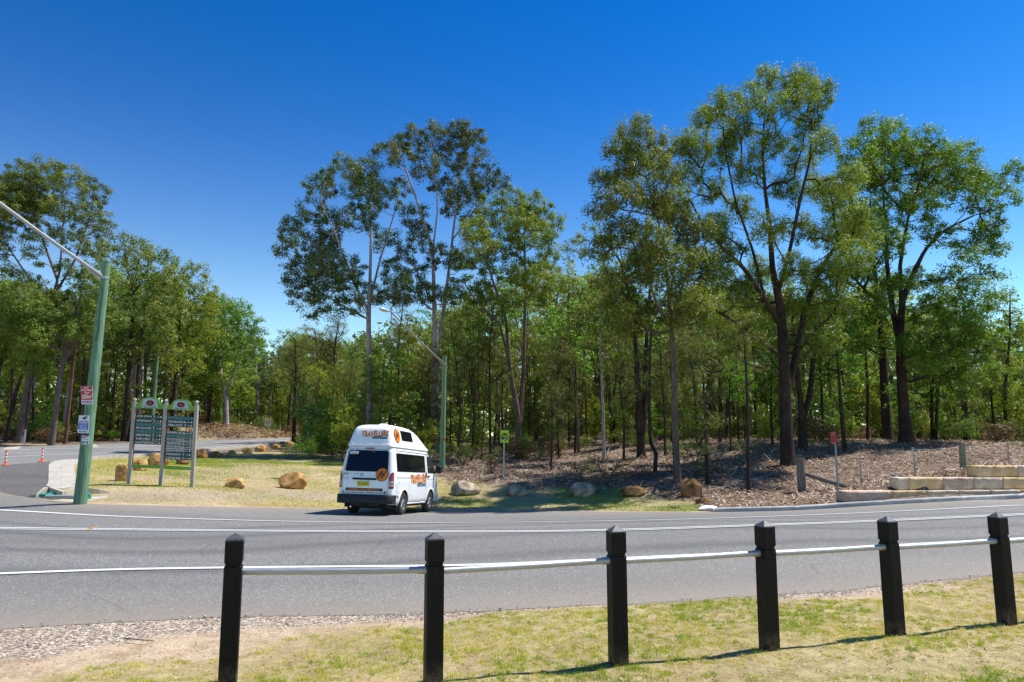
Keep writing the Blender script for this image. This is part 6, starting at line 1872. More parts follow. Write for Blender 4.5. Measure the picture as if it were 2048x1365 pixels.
# ------------------------------------------------------------------ winery direction board
M_cream = simple('cream_painted_post', (.36, .34, .29), .6, 0, .12); M_lime = simple('lime_green_board', (.14, .36, .05), .5, 0, .1); M_crest = simple('pale_grey_crest', (.40, .46, .46), .5, 0, .1)
M_plate = simple('dark_teal_plate', (.012, .055, .065), .4, 0, .15); M_plate2 = simple('faded_teal_plate', (.03, .13, .14), .5, 0, .15); M_maroon = simple('maroon_rail', (.16, .012, .02), .5)
M_lett = simple('cream_lettering', (.78, .78, .80), .5); M_lettf = simple('faded_lettering', (.14, .30, .30), .5)
YB = 25.0
bp = [(258, 968.5, 270, 806), (321.5, 972, 332, 808), (384, 973.5, 393.5, 811)]
posts = []
for bx, by, tx_, ty_ in bp:
    b = P(bx, by, YB); b.z = g1(b.x, YB) - .02; t_ = P(tx_, ty_, YB); t_.x = b.x + (t_.x-b.x)*.35; posts.append((b, t_))
board = thing('direction_sign', posts[1][0], 'tall winery direction board with cream posts, arched lime green headers and dark name plates', 'sign')
O = posts[1][0]
for b, t_ in posts:
    m = MB(); d = t_-b; M_ = Matrix.Translation(b-O + d/2)
    rot = Vector((0, 0, 1)).rotation_difference(d.normalized()).to_matrix().to_4x4()
    m.box((0, 0, 0), (.115, .115, d.length+.2), M=Matrix.Translation(b-O + d/2 + Vector((0, 0, -.1))) @ rot, bev=.008)
    m.box((0, 0, 0), (.13, .13, .03), M=Matrix.Translation(t_-O) @ rot, bev=.006)
    p_ = m.build('post', M_cream, board)
    f = MB(); f.lathe([(.03, 0), (.035, .02), (.028, .035), (.05, .055), (.062, .085), (.055, .12), (.03, .142), (.004, .148)], t_-O+Vector((0, 0, .012)), 14)
    f.build('finial', simple('finial_paint', (.35, .42, .36), .5), p_, True)
def at_post(i, z):      # point on a post's axis at height z
    b, t_ = posts[i]; k = (z-b.z)/(t_.z-b.z); return b + (t_-b)*k
def zpx(px, py): return P(px, py, YB).z
for i in (0, 1):
    zl, zr = (zpx(268, 807), zpx(333, 810)) if i == 0 else (zpx(333, 810), zpx(393, 814))
    zl2, zr2 = (zpx(268, 816), zpx(333, 819)) if i == 0 else (zpx(333, 819), zpx(393, 822))
    a, b = at_post(i, zl), at_post(i+1, zr); a2, b2 = at_post(i, zl2), at_post(i+1, zr2)
    inset = .058
    def U(u, v, e=0, a=a, b=b, a2=a2, b2=b2):
        p0 = a2 + (b2-a2)*u; p1 = a + (b-a)*u
        return p0 + (p1-p0)*v - O + Vector((0, -e, 0))
    W = (b-a).length; h0 = (a-a2).length
    # header outline with its arch
    us = np.linspace(inset/W, 1-inset/W, 41)
    def top_v(u, extra=1.0):
        x = (u-.5)/.30
        arch = (math.sqrt(max(0, 1-(x*.98)**2))**.8) if abs(x) < 1 else 0
        if abs(x) < 1.25: arch = max(arch, .22*(1-((abs(x)-.85)/.4)**2) if abs(x) > .85 else 0)
        return 1 + arch*1.55*extra
    vs = [U(u, 0, .02) for u in us] + [U(u, top_v(u), .02) for u in us] + [U(u, 0, -.02) for u in us] + [U(u, top_v(u), -.02) for u in us]
    k = 41; F_ = []
    for j in range(k-1):
        F_ += [[j, j+1, k+j+1, k+j], [2*k+j+1, 2*k+j, 3*k+j, 3*k+j+1], [k+j, k+j+1, 3*k+j+1, 3*k+j], [j+1, j, 2*k+j, 2*k+j+1]]
    m = MB(); m.add(vs, F_); hd = m.build('header_board', M_lime, board)
    m = MB(); us2 = np.linspace(.235, .765, 27)
    vs = [U(u, .12, .028) for u in us2] + [U(u, max(.12, 1 + (top_v(u)-1)*.84 - (.8 if abs(u-.5) > .235 else 0.08)), .028) for u in us2]
    m.add(vs, [[j, j+1, 27+j+1, 27+j] for j in range(26)]); cr = m.build('crest', M_crest, hd)
    def oval(m, r=1.0): disc(m, .5, 1.22, .125*r, .62*r, lambda u, v: U(u, v, .032 + (1-r)*.02), 24)
    m = MB(); oval(m); m.build('emblem', M_dktext, cr)
    m = MB(); oval(m, .88); m.build('emblem', M_maroon, cr)
    m = MB(); disc(m, .5, 1.30, .035, .16, lambda u, v: U(u, v, .038), 12); disc(m, .47, 1.12, .03, .12, lambda u, v: U(u, v, .038), 12); disc(m, .53, 1.12, .03, .12, lambda u, v: U(u, v, .038), 12)
    m.build('emblem', simple('faded_red_print', (.35, .10, .10), .5), cr)
    m = MB(); text_fit(m, 'BROKE FORDWICH' if False else 'WINE COUNTRY', .30, .70, .20, .42, lambda u, v: U(u, v, .032), .02)
    m.build('lettering', M_dktext, cr)
    # bottom beam
    zl, zr = (zpx(258, 929), zpx(321, 932)) if i == 0 else (zpx(322, 931), zpx(386, 935))
    zl2, zr2 = (zpx(258, 935), zpx(321, 938)) if i == 0 else (zpx(322, 938), zpx(386, 941))
    q = [at_post(i, zl2), at_post(i+1, zr2), at_post(i+1, zr), at_post(i, zl)]
    dd = (q[1]-q[0]).normalized()*.058
    q = [q[0]+dd-O, q[1]-dd-O, q[2]-dd-O, q[3]+dd-O]
    m = MB(); m.add([p+Vector((0, -.02, 0)) for p in q]+[p+Vector((0, .02, 0)) for p in q], [[0, 1, 2, 3], [7, 6, 5, 4], [3, 2, 6, 7], [1, 0, 4, 5]]); m.build('bottom_board', M_lime, board)
    # maroon side rails
    for s_ in (0, 1):
        ix = i+s_; off = .07*(1 if s_ == 0 else -1)
        zt_, zb_ = zpx(300+60*i, 817+2*i), zpx(290+60*i, 930+2*i)
        pa, pb_ = at_post(ix, zt_)-O, at_post(ix, zb_)-O
        m = MB(); m.tube([pa+Vector((off, .01, 0)), pb_+Vector((off, .01, 0))], .014, 6); m.build('side_rail', M_maroon, board)
rowsL = [('JAMES ESTATE', 833.5, 0, 'glass'), ('SAM RESTAURANT', 842, 0, 'fork'), ('CASTLEARTON', 849.5, 1, 'fork'), ('DEW TULLOCH WINES', 856.5, 0, 'glass'), ('THE ORCHARD', 863.5, 1, 'fork'), ('ARROW FIELD', 870.5, 0, 'glass'), ('THE MILL', 878, 0, 'fork'), ('TINCANT ESTATE', 885.5, 0, 'bed')]
rowsR = [('MISTLETOE WINES', 836.5, 1, 'glass'), ('THE GRANGE', 844, 0, 'bed'), ('TIVERLA ESTATE', 851, 0, 'glass'), ('IRONBARK HILL', 865.5, 0, 'bed'), ('WANDIN VALLEY', 872.5, 1, 'bed'), ('POTTERS PLAINS', 879.5, 0, 'bed'), ('THISTLE HILL', 887, 0, 'bed'), ('OLIVE GROVE', 894, 0, 'bed'), ('BLEARING MOON', 901.5, 0, 'bed'), ('WYNDHAM ESTATE', 909, 0, 'glass'), ('CAFE BELTREE', 916.5, 0, 'fork')]
for i, rows in ((0, rowsL), (1, rowsR)):
    for nm, py, faded, icon in rows:
        y0, y1 = py + 3.3, py - 3.3
        zc0, zc1 = zpx(300+60*i, y0 + .4), zpx(300+60*i, y1 + .4)
        sl = (zpx(270, py) - zpx(333, py+2.6))/2
        a2, b2 = at_post(i, zc0+sl), at_post(i+1, zc0-sl); a, b = at_post(i, zc1+sl), at_post(i+1, zc1-sl)
        d_ = (b2-a2).normalized()*.088
        a2 += d_; a += d_; b2 -= d_; b -= d_
        def U(u, v, e=0, a=a, b=b, a2=a2, b2=b2):
            p0 = a2 + (b2-a2)*u; p1 = a + (b-a)*u
            return p0 + (p1-p0)*v - O + Vector((0, -e, 0))
        m = MB(); m.add([U(0, 0, .012), U(1, 0, .012), U(1, 1, .012), U(0, 1, .012), U(0, 0, -.006), U(1, 0, -.006), U(1, 1, -.006), U(0, 1, -.006)], [[0, 1, 2, 3], [7, 6, 5, 4], [3, 2, 6, 7], [1, 0, 4, 5], [0, 3, 7, 4], [2, 1, 5, 6]])
        pl_ = m.build('name_plate', M_plate2 if faded else M_plate, board)
        m = MB(); e_ = .0145; fn = lambda u, v: U(u, v, e_)
        text_fit(m, nm, .03, .60, .20, .82, fn, .015)
        if icon == 'glass':
            m.add([fn(.67, .85), fn(.73, .85), fn(.70, .45)], [[0, 2, 1]]); line_on(m, [(.70, .5), (.70, .18)], fn, .010); line_on(m, [(.68, .18), (.72, .18)], fn, .08)
        elif icon == 'fork':
            line_on(m, [(.67, .85), (.74, .18)], fn, .016); line_on(m, [(.74, .85), (.67, .18)], fn, .016)
        else:
            line_on(m, [(.64, .75), (.64, .2)], fn, .012); line_on(m, [(.64, .42), (.75, .34)], fn, .16); disc(m, .67, .62, .015, .14, fn, 8)
        text_fit(m, '2.5km', .79, .89, .38, .64, fn, .03)
        m.add([fn(.925, .85), fn(.925, .15), fn(.985, .5)], [[0, 1, 2]])
        m.build('lettering', M_lettf if faded else M_lett, pl_)

# ------------------------------------------------------------------ other signs
def signpost(name, label, base, Y, topy, px_board, M_face, face, back=None, r=.028, lean=0, pmat=None):
    b = P(base[0], base[1], Y); b.z = g1(b.x, Y)
    root = thing(name, b, label, 'sign')
    tp = P(base[0] + lean, topy, Y); 
    m = MB(); m.tube([Vector((0, 0, -.2)), tp-b], r, 10); m.build('post', pmat or M_arm, root, True)
    (x0, y0, x1, y1) = px_board
    k = lambda x, y: P(x, y, Y - r - .012) - b
    tl, br = k(x0, y0), k(x1, y1)
    tr_ = Vector((br.x, tl.y, tl.z)); bl = Vector((tl.x, tl.y, br.z)); br = Vector((br.x, tl.y, br.z))
    m = MB(); c = (tl+br)/2; w, h = br.x-tl.x, tl.z-br.z
    m.box(c, (w, .006, h), bev=.002)
    bd = m.build('board', M_face, root)
    f = lambda u, v, e=.0045: Vector((tl.x + w*u, tl.y - e, br.z + h*v))
    face(bd, f)
    return root
M_lemon = simple('yellow_green_sign_face', (.45, .60, .02), .45, 0, .06); M_dkgreen = simple('dark_green_print', (.008, .06, .05), .45)
def vface(bd, f):
    m = MB(); sq_(m, f, .08, .92, .84, .96); m.build('print', M_sblue, bd)
    m = MB(); disc(m, .5, .46, .40, .31, lambda u, v: f(u, v), 28); m.build('print', M_dkgreen, bd)
    m = MB(); text_fit(m, 'Visit', .20, .84, .40, .66, lambda u, v: f(u, v, .0065), .03, .1); m.build('lettering', M_lemon, bd)
    m = MB(); text_fit(m, 'HUNTER VALLEY', .12, .88, .87, .93, lambda u, v: f(u, v, .0065), .01)
    m.add([f(.22, .20, .0065), f(.38, .17, .0065), f(.80, .34, .0065), f(.62, .32, .0065)], [[0, 1, 2, 3]]); m.build('lettering', M_wtext, bd)
signpost('visitor_sign', 'yellow green visitor sign on a thin grey post at the foot of the bank', (1008, 958), 32.5, 862, (1000.5, 861, 1017.5, 886), M_lemon, vface)
def rface(bd, f):
    m = MB()
    for a in ((.0, 1, .0, .02), (.0, 1, .98, 1), (0, .04, .02, .98), (.96, 1, .02, .98), (.06, .94, .73, .75)): sq_(m, f, *a)
    tx(m, f, 'NSW', .34, .66, .84, .92); tx(m, f, 'NATIONAL PARK', .1, .9, .77, .81); tx(m, f, 'REGION', .2, .84, .06, .12)
    m.build('lettering', simple('faded_white_print', (.5, .42, .45), .5), bd)
signpost('boundary_sign', 'small red sign on a tall leaning grey post beside the sandstone wall', (1678, 1003), 23.6, 866, (1660, 865.5, 1673.5, 888.5), simple('red_sign_face', (.38, .02, .04), .4, 0, .06), rface, lean=-9, pmat=simple('blue_grey_post', (.20, .24, .28), .4, .4))
def spface(bd, f):
    m = MB(); disc(m, .5, .56, .42, .40, lambda u, v: f(u, v), 24, .72); m.build('print', M_heart, bd)
    m = MB(); text_fit(m, '60', .32, .68, .44, .68, lambda u, v: f(u, v, .006), .03); m.build('lettering', M_dktext, bd)
signpost('speed_sign', 'distant white speed sign with a red ring beyond the side road', (536, 862), 72, 839, (530.5, 839, 541, 851.5), M_swhite, spface, r=.03)
# guide posts
M_gp = simple('white_guide_post', (.62, .64, .66), .5)
for k_, (px, py, Y, lab) in enumerate([(48, 893, 47, 'white guide post at the left border beyond the side road'), (396, 880, 64, 'pale guide post partly hidden by the winery sign board'), (559, 879, 74, 'small white guide post at the far end of the side road')]):
    b = P(px, py, Y); b.z = g1(b.x, Y)
    m = MB(); m.box((0, 0, .5), (.10, .03, 1.05), bev=.008); m.mi = 1; m.box((0, -.018, .88), (.05, .006, .12))
    o = m.build('guide_post', [M_gp, M_heart]); o.location = b; tag(o, lab, 'guide post', 'guide posts along the side road')
# orange lane posts at the junction
M_cone = simple('orange_rubber', (.72, .10, .03), .5, 0, .1); M_refl = simple('white_reflective_band', (.75, .74, .74), .35)
for px, py, lab in ((10.5, 932, 'orange and white lane post near the left border'), (83.5, 925, 'orange and white lane post closer to the concrete corner')):
    b = G(px, py); b.z += .026
    r_ = thing('lane_post', b, lab, 'bollard', 'orange lane posts at the junction')
    m = MB(); m.lathe([(.14, 0), (.14, .02), (.11, .05), (.05, .07), (.04, .10)], (0, 0, 0), 18); m.build('base', M_cone, r_, True)
    m = MB(); prof_ = []
    m.lathe([(.04, .10), (.04, .62), (.03, .65), (.005, .66)], (0, 0, 0), 16)
    st = m.build('stem', M_cone, r_, True)
    for z in (.17, .31, .45):
        m = MB(); m.lathe([(.0405, z), (.0425, z+.01), (.0425, z+.065), (.0405, z+.075)], (0, 0, 0), 16); m.build('band', M_refl, st, True)

# ------------------------------------------------------------------ drain at the corner
M_drain = concrete_mat('weathered_concrete', srgb(150, 142, 128), srgb(186, 178, 162), 5)
def wall_strip(m, pts, th, tops, bottoms):
    """low wall along ground points with given heights"""
    n = len(pts); V_ = []
    P2 = [Vector((p.x, p.y, 0)) for p in pts]
    for i, p in enumerate(pts):
        d = (P2[min(i+1, n-1)]-P2[max(i-1, 0)]).normalized(); nr = Vector((-d.y, d.x, 0))*th
        V_ += [Vector((p.x, p.y, p.z+bottoms[i])), Vector((p.x, p.y, p.z+tops[i])), Vector((p.x, p.y, p.z+tops[i]))+nr, Vector((p.x, p.y, p.z+bottoms[i]))+nr]
    F_ = []
    for i in range(n-1):
        for j in range(4): F_.append([i*4+j, (i+1)*4+j, (i+1)*4+(j+1) % 4, i*4+(j+1) % 4])
    F_ += [[0, 1, 2, 3], [(n-1)*4+j for j in (3, 2, 1, 0)]]
    m.add(V_, F_)
og = G(110, 992)
dr = thing('drain_headwall', og, 'low concrete drain headwall with wing walls at the foot of the green pole', 'drain')
m = MB()
pa = [G(50, 995), G(72, 996), G(95, 990)]
pts = [G(50, 996), G(72, 997), G(96, 991)]
wall_strip(m, [p-og for p in pts], .13, [.02, .14, .24], [-.1]*3)
pts = [G(96, 991), G(124, 996), G(150, 991), G(172, 989), G(200, 988), G(219, 987)]
wall_strip(m, [p-og for p in pts], .13, [.24, .17, .24, .20, .12, .03], [-.1]*6)
o = m.build('headwall', M_drain, dr); bm = bmesh.new(); bm.from_mesh(o.data); bmesh.ops.recalc_face_normals(bm, faces=bm.faces); bm.to_mesh(o.data); bm.free()
m = MB(); q = [G(98, 1004), G(215, 993), G(213, 998), G(150, 1007), G(112, 1006)]
m.add([p-og+Vector((0, 0, .035)) for p in q] + [p-og+Vector((0, 0, -.05)) for p in q], [[0, 4, 3, 2, 1]] + [[i, (i+1) % 5, 5+(i+1) % 5, 5+i] for i in range(5)])
o = m.build('apron_slab', M_drain, dr); bm = bmesh.new(); bm.from_mesh(o.data); bmesh.ops.recalc_face_normals(bm, faces=bm.faces); bm.to_mesh(o.data); bm.free()
M_teal = simple('teal_mesh_cloth', (.01, .20, .16), .7, 0, .2)
m = MB(); a = G(92, 999); b = G(150, 1000)
m.tube([a+Vector((0, 0, .07))-og, b+Vector((0, 0, .08))-og], .055, 10); o = m.build('pipe', simple('grey_pipe', (.30, .34, .34), .5), dr, True)
def rag(pts_px, lab, seed):
    rr_ = random.Random(seed); c = G(*pts_px[0])
    bm = bmesh.new(); bmesh.ops.create_icosphere(bm, subdivisions=3, radius=1)
    for v in bm.verts:
        k = 1 + .35*mnoise.noise(v.co*2.2+Vector((seed, 0, 0))) + .15*mnoise.noise(v.co*6)
        v.co = Vector((v.co.x*pts_px[1][0]*k, v.co.y*.16*k, max(-.02, v.co.z)*pts_px[1][1]*k))
    me = bpy.data.meshes.new('tarp'); bm.to_mesh(me); bm.free(); me.materials.append(M_teal)
    for p in me.polygons: p.use_smooth = False
    o = bpy.data.objects.new('tarp', me); C.objects.link(o); o.location = c + Vector((0, 0, .01)); tag(o, lab, 'tarpaulin', 'teal tarpaulin scraps at the drain')
rag(((96, 994), (.32, .10)), 'teal green tarpaulin scrap in the drain left of the leaning pole', 1)
rag(((172, 1001), (.10, .22)), 'small teal tarpaulin bundle right at the foot of the leaning pole', 2)

# ------------------------------------------------------------------ boulders
def sand_mat(name, a, b, c, d, band=.2):
    t = NT(name); o = t.coord()
    n = t.noise(o, 1.6, 8, .7); n2 = t.noise(o, 14, 6, .7)
    st = t.new('ShaderNodeTexWave'); st.inputs['Scale'].default_value = 1.1; st.inputs['Distortion'].default_value = 9; st.inputs['Detail'].default_value = 4
    t.link(t.scale(o, (.6, .6, 2.2)), st.inputs['Vector'])
    f = t.math('ADD', t.math('MULTIPLY', n, .7), t.math('MULTIPLY', st.outputs['Fac'], band))
    cc = t.ramp(f, [(.26, a), (.46, b), (.62, c), (.78, d)])
    cc = t.mix(t.ramp(n2, [(.35, (.5, .5, .5, 1)), (.55, (0, 0, 0, 1))]), cc, a, 'MULTIPLY')
    t.base(cc); t.rough(.9); t.b.inputs['Specular IOR Level'].default_value = .15
    t.bump(t.mix(.4, n, n2), .7, .05); return t.m
M_sand_o = sand_mat('orange_sandstone', srgb(142, 104, 60), srgb(188, 146, 90), srgb(212, 176, 118), srgb(228, 202, 152))
M_sand_g = sand_mat('grey_weathered_sandstone', srgb(124, 108, 88), srgb(168, 152, 130), srgb(196, 184, 164), srgb(218, 210, 196))
M_sand_b = sand_mat('brown_sandstone', srgb(96, 68, 40), srgb(140, 104, 66), srgb(168, 132, 90), srgb(190, 160, 120))
def boulder(cx_, by, w, h, mat, label, seed, group='sandstone boulders edging the verge', kind=0, Y=None, depth=None, rz=None):
    g = G(cx_, by) if Y is None else on(cx_, Y)
    s = g.y / (F_PX/math.cos(PITCH)) * 1.0
    W, H = w*s, h*s
    rr_ = random.Random(seed)
    bm = bmesh.new(); bmesh.ops.create_icosphere(bm, subdivisions=4, radius=1)
    D_ = depth or W*rr_.uniform(.6, .8)
    planes = []
    for k in range(12 if kind else 8):
        n = Vector((rr_.uniform(-1, 1), rr_.uniform(-1, 1), rr_.uniform(-.2, 1))).normalized(); planes.append((n, rr_.uniform(.66, .88)))
    if kind == 2: planes += [(Vector((0, 0, 1)), .62), (Vector((-1, -.2, .15)).normalized(), .72), (Vector((.1, -1, .05)).normalized(), .7), (Vector((1, -.1, .4)).normalized(), .75)]
    if kind == 3: planes += [(Vector((.85, -.1, .6)).normalized(), .5), (Vector((-.8, -.2, .4)).normalized(), .7)]
    sd = Vector((seed*3.1, seed*1.7, 0))
    for v in bm.verts:
        n = v.co.normalized(); r = 1 + .16*mnoise.noise(n*1.3+sd) + .07*mnoise.noise(n*3.4+sd)
        p = n*r
        for pn, d in planes:
            e = p.dot(pn) - d
            if e > 0: p -= pn*e*.99
        p += n*(.022*mnoise.noise(n*9+sd) + .012*mnoise.noise(n*22+sd))
        v.co = p
    xs = [v.co.x for v in bm.verts]; zs_ = [v.co.z for v in bm.verts]; ys = [v.co.y for v in bm.verts]
    lo = min(zs_) + (max(zs_)-min(zs_))*.16
    for v in bm.verts:
        v.co.x = (v.co.x-(max(xs)+min(xs))/2)/(max(xs)-min(xs))*W
        v.co.y = (v.co.y-(max(ys)+min(ys))/2)/(max(ys)-min(ys))*D_
        z = (v.co.z-lo)/(max(zs_)-lo)*H*1.03
        v.co.z = max(z, -.12)
    me = bpy.data.meshes.new('boulder'); bm.to_mesh(me); bm.free(); me.materials.append(mat)
    for p in me.polygons: p.use_smooth = True
    o = bpy.data.objects.new('boulder', me); C.objects.link(o); smooth_obj(o, 24)
    y = g.y + D_*.4
    o.location = (g.x*y/g.y, y, g1(g.x*y/g.y, y)-.02)
    tag(o, label, 'boulder', group); return o
gA = 'sandstone boulders along the side road'; gB = 'sandstone boulders edging the verge'
boulder(246, 963, 30, 36, M_sand_o, 'tall rounded orange boulder leaning at the left foot of the winery sign board', 11, gB)
boulder(278, 942, 36, 22, M_sand_o, 'pale flat boulder seen between the left and middle posts of the sign board', 12, gB, 2)
boulder(318, 933, 44, 26, M_sand_o, 'pinkish orange boulder directly behind the middle post of the sign board', 13, gB, 1)
boulder(365, 930, 28, 13, M_sand_b, 'low brown boulder low behind the right panel of the sign board', 14, gB)
boulder(403, 917, 25, 19, M_sand_b, 'dark brown rounded boulder just right of the sign board', 15, gA)
boulder(432, 916, 23, 13, M_sand_b, 'small brown boulder in tree shade, second right of the sign board', 16, gA, 1)
boulder(463, 912.5, 24, 12, M_sand_o, 'small pointed boulder split in two humps, third right of the sign board', 17, gA, 3)
boulder(494, 908, 21, 13, M_sand_o, 'small cracked pale orange boulder in the middle of the side road row', 18, gA, 1)
boulder(523, 904, 28, 13, M_sand_o, 'long orange boulder with bright top, fourth from the far end of the row', 19, gA)
boulder(552, 899.5, 26, 12, M_sand_o, 'pale boulder stepping up to its right end near the far end of the row', 20, gA, 3)
boulder(580, 895.5, 30, 13, M_sand_o, 'farthest boulder of the side road row, flat and golden under the dark slender tree', 21, gA)
boulder(471, 977, 43, 19, M_sand_o, 'blocky flat topped orange boulder alone on the verge, right of the sign board', 22, gB, 2)
boulder(586, 979, 56, 32, M_sand_o, 'large domed golden boulder on the verge left of the campervan', 23, gB)
boulder(931, 992, 60, 27, M_sand_g, 'long rounded grey boulder just right of the campervan', 24, gB)
boulder(1036, 993, 48, 21, M_sand_g, 'angular wedge shaped boulder with grey face and tan edge', 25, gB, 3)
boulder(1165, 995, 55, 27, M_sand_g, 'rounded grey brown boulder in the middle of the right hand row', 26, gB)
boulder(1266, 994, 51, 19, M_sand_b, 'low flat brown boulder, second from the right end of the row', 27, gB)
boulder(1382, 997, 44, 38, M_sand_b, 'tall upright brown boulder standing at the right end of the row', 28, gB, 1)
boulder(1408, 1008, 34, 12, M_sand_b, 'small flat brown rock lying at the foot of the tall upright boulder', 29, gB, 1)
# white plastic wrapped slab where the kerb starts
boulder(1415, 1022, 40, 10, simple('white_limewashed_concrete', (.62, .62, .63), .7, 0, .12), 'flat white lump of concrete where the kerb begins', 31, 'concrete pieces', 1)

# ------------------------------------------------------------------ sandstone retaining wall
def block_mat(name, a, b, c, d): 
    return sand_mat(name, a, b, c, d, .10)
BM = [block_mat('sawn_sandstone_pink', srgb(188, 158, 140), srgb(212, 188, 168), srgb(224, 206, 186), srgb(236, 224, 208)),
      block_mat('sawn_sandstone_gold', srgb(200, 168, 120), srgb(220, 194, 152), srgb(230, 210, 176), srgb(238, 224, 198)),
      block_mat('sawn_sandstone_cream', srgb(196, 174, 148), srgb(220, 204, 182), srgb(232, 220, 202), srgb(240, 232, 220))]
w0 = P(1690, 1004, 23.2); w0.z = g1(w0.x, w0.y)
wall = thing('retaining_wall', w0, 'stepped retaining wall of large sawn sandstone blocks behind the kerb', 'wall')
def wb(px0, px1, yt0, yt1, yb0, yb1, Yd0, Yd1, mat, seed, dep=.55):
    """one block: top and bottom pixel heights at both ends"""
    rr_ = random.Random(seed)
    a0, a1_ = P(px0, yb0, Yd0), P(px0, yt0, Yd0); b0, b1_ = P(px1, yb1, Yd1), P(px1, yt1, Yd1)
    dirv = Vector((b0.x-a0.x, b0.y-a0.y, 0)); L = dirv.length; dirv.normalize(); nr = Vector((-dirv.y, dirv.x, 0))
    if nr.y < 0: nr = -nr
    nx, nz, ny = 12, 5, 5
    bm = bmesh.new()
    g_ = .008/L
    def pt(u, v, w_):
        u_ = g_ + (1-2*g_)*u
        bz = a0.z + (b0.z-a0.z)*u_; tz = a1_.z + (b1_.z-a1_.z)*u_
        z = bz + (tz-bz)*v - .006
        base = Vector((a0.x + (b0.x-a0.x)*u_, a0.y + (b0.y-a0.y)*u_, z)) + nr*dep*w_
        return base
    cell = {}
    def vert(i, j, k):
        key = (i, j, k)
        if key not in cell:
            u, v, w_ = i/nx, j/nz, k/ny
            p = pt(u, v, w_)
            e = sum(1 for q in (i in (0, nx), j in (0, nz), k in (0, ny)) if q)
            c = pt(.5, .5, .5)
            if e >= 2: p += (c-p).normalized()*(.009 if e == 2 else .016)
            nn_ = mnoise.noise(p*3.1+Vector((seed, 0, 0)))*.020 + mnoise.noise(p*9)*.010
            if k == 0: p -= nr*nn_*1.2
            if j == nz: p.z += nn_*.6
            cell[key] = bm.verts.new(p - w0)
        return cell[key]
    def face(a, b, c, d): bm.faces.new((a, b, c, d))
    for i in range(nx):
        for j in range(nz):
            for k in (0, ny): face(vert(i, j, k), vert(i+1, j, k), vert(i+1, j+1, k), vert(i, j+1, k))
    for i in range(nx):
        for k in range(ny):
            for j in (0, nz): face(vert(i, j, k), vert(i+1, j, k), vert(i+1, j, k+1), vert(i, j, k+1))
    for j in range(nz):
        for k in range(ny):
            for i in (0, nx): face(vert(i, j, k), vert(i, j+1, k), vert(i, j+1, k+1), vert(i, j, k+1))
    bmesh.ops.recalc_face_normals(bm, faces=bm.faces)
    me = bpy.data.meshes.new('block'); bm.to_mesh(me); bm.free(); me.materials.append(mat)
    for p in me.polygons: p.use_smooth = True
    o = bpy.data.objects.new('block', me); C.objects.link(o); o.parent = wall
def lin(x, x0, y0, x1, y1): return y0 + (y1-y0)*(x-x0)/(x1-x0)
def course(xs_, top, bot, Yl, mats, seed, dep=.55):
    for i in range(len(xs_)-1):
        a, b = xs_[i], xs_[i+1]
        wb(a, b, lin(a, *top), lin(b, *top), lin(a, *bot), lin(b, *bot), lin(a, *Yl), lin(b, *Yl), BM[mats[i % len(mats)]], seed+i, dep)
Yl1 = (1688, 23.2, 2048, 23.3)
course([1688, 1783, 1853, 1918, 1982, 2042, 2120, 2200], (1688, 983, 2048, 980), (1688, 1006, 2048, 993), Yl1, [0, 1, 2, 2, 2, 1, 2], 1)
Yl2 = (1688, 23.45, 2048, 23.55)
course([1797, 1818, 1887, 1949, 2007, 2070, 2150, 2230], (1797, 955.5, 2048, 955.5), (1797, 981.0, 2048, 979.0), Yl2, [2, 1, 0, 2, 1, 2, 0], 20)
Yl3 = (1688, 23.7, 2048, 23.8)
course([1955, 2037, 2110, 2200, 2290], (1955, 932, 2048, 932), (1955, 955, 2048, 954.5), Yl3, [1, 2, 1, 0], 40)

# ------------------------------------------------------------------ timber posts and the wire fence on the bank
t = NT('weathered_grey_timber'); o_ = t.coord(); n_ = t.noise(t.scale(o_, (14, 14, .8)), 3, 6, .75)
t.base(t.ramp(n_, [(.3, srgb(78, 68, 62)), (.5, srgb(120, 108, 100)), (.7, srgb(160, 150, 142))])); t.rough(.9); t.bump(n_, .8, .02); M_timber = t.m
b = P(1604, 986, 27); b.z = g1(b.x, 27)
sp_ = thing('strainer_post', b, 'thick grey timber strainer post with a diagonal log brace', 'fence post')
m = MB(); m.tube([Vector((0, 0, -.2)), P(1602, 950, 27)-b, P(1601, 916, 27)-b], [.15, .148, .14], 14); m.build('post', M_timber, sp_, True)
q0 = P(1610, 948, 27)-b; e = on(1690, 26.2)-b
m = MB(); m.tube([q0, (q0+e)/2, e + Vector((0, 0, .03))], [.085, .085, .08], 10); m.build('brace', M_timber, sp_, True)
b = P(1926.5, 943.5, 26.2); b.z = g1(b.x, b.y)
m = MB(); m.tube([Vector((0, 0, -.2)), P(1924, 886, 26.2)-b], [.11, .105], 12)
o = m.build('timber_post', simple('greenish_treated_timber', (.22, .22, .15), .85, 0, .25, 5), None, True); o.location = b; tag(o, 'single short greenish timber post standing on the litter above the wall', 'fence post')
pk = [(1612, 985, 27), (1723, 972, 26), (1831, 955, 25.4), (1927, 943, 26.2), (2019, 930, 27), (2110, 922, 28)]
wf = thing('wire_fence', on(1723, 26), 'thin wire fence on steel pickets running up the bank', 'fence')
wo = wf.location.copy()
M_steel = simple('dull_galvanised_steel', (.30, .31, .33), .5, .5)
tops = []
for i, (px, py, Y) in enumerate(pk):
    g_ = P(px, py, Y); g_.z = g1(g_.x, Y); h = [.95, 1.05, 1.03, .9, .88, .9][i]
    tops.append((g_, h))
    if i in (0, 3): continue
    m = MB(); m.box(g_-wo+Vector((0, 0, h/2-.05)), (.045, .006, h+.1)); m.box(g_-wo+Vector((0, .016, h/2-.05)), (.006, .032, h+.1)); m.build('picket', M_steel, wf)
m = MB()
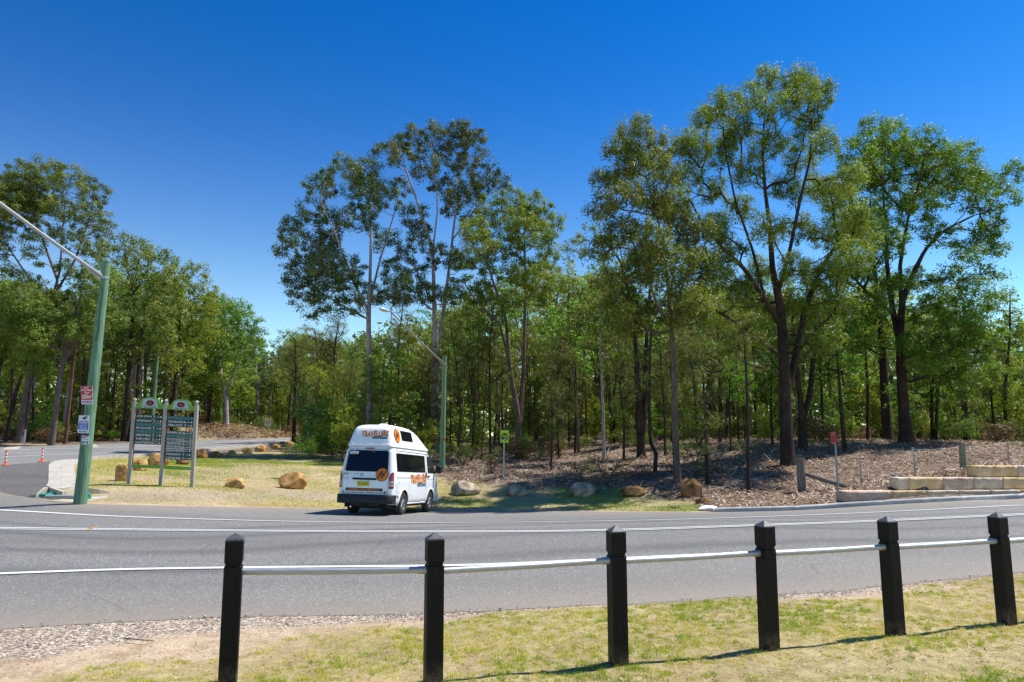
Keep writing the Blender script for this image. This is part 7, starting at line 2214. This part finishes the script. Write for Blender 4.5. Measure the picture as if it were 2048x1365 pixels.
for fz in (.92, .62, .32):
    pts = []
    for i in range(len(tops)-1):
        for k in range(6):
            u = k/6; pts.append(tops[i][0]*(1-u)+tops[i+1][0]*u + Vector((0, 0, (tops[i][1]*(1-u)+tops[i+1][1]*u)*fz - .04*math.sin(math.pi*u))) - wo)
    m.tube(pts, .0035, 4, False)
m.build('wire', M_steel, wf)

# ------------------------------------------------------------------ bits on the ground
M_stick = simple('grey_dead_branch', (.16, .13, .11), .9, 0, .3, 6)
def stick(pts, r, label, grp):
    p0 = pts[0]; m = MB(); m.tube([p-p0 for p in pts], [r*(1-.6*i/(len(pts)-1)) for i in range(len(pts))], 7)
    o = m.build('fallen_branch', M_stick, None, True); o.location = p0; tag(o, label, 'branch', grp)
up_ = lambda g_, h: g_ + Vector((0, 0, h))
gs = 'fallen branches on the bank'
stick([up_(G(1083, 935), .10), up_(G(1092, 938), .09), up_(G(1104, 944), .04)], .07, 'short pale log lying on the bank behind the middle boulders', gs)
stick([up_(G(1420, 985), .05), up_(G(1470, 975), .10), up_(G(1560, 950), .12)], .05, 'long thin dark branch on the litter behind the upright boulder', gs)
stick([up_(G(1250, 978), .04), up_(G(1275, 972), .12), up_(G(1300, 966), .05)], .04, 'bent branch behind the low flat brown boulder', gs)
stick([up_(G(1770, 957), .03), up_(G(1790, 955), .06), up_(G(1812, 951), .03)], .05, 'dark stick lying above the left end of the upper wall course', gs)
stick([up_(G(250, 1280), .012), up_(G(280, 1283), .014), up_(G(308, 1285), .010)], .008, 'thin dark twig on the dirt beside the near gravel', 'twigs')
m = MB()
for i, (px, py, dx, dy) in enumerate(((179, 1062.5, .085, .02), (191, 1059.5, .08, -.01))):
    g_ = G(px, py); g_.z += .045
    a = Vector((dx, dy, 0)); s_ = Vector((-dy*.3, .05, .02))
    if i == 0: g00 = g_
    m.add([g_-g00-a, g_-g00-s_, g_-g00+a*.9+Vector((0, 0, .015)), g_-g00+s_], [[0, 1, 2, 3]])
o = m.build('dry_leaf', simple('tan_dead_leaf', (.42, .22, .08), .8)); o.location = g00; tag(o, 'dry curled tan leaf lying on the double centre line', 'leaf')
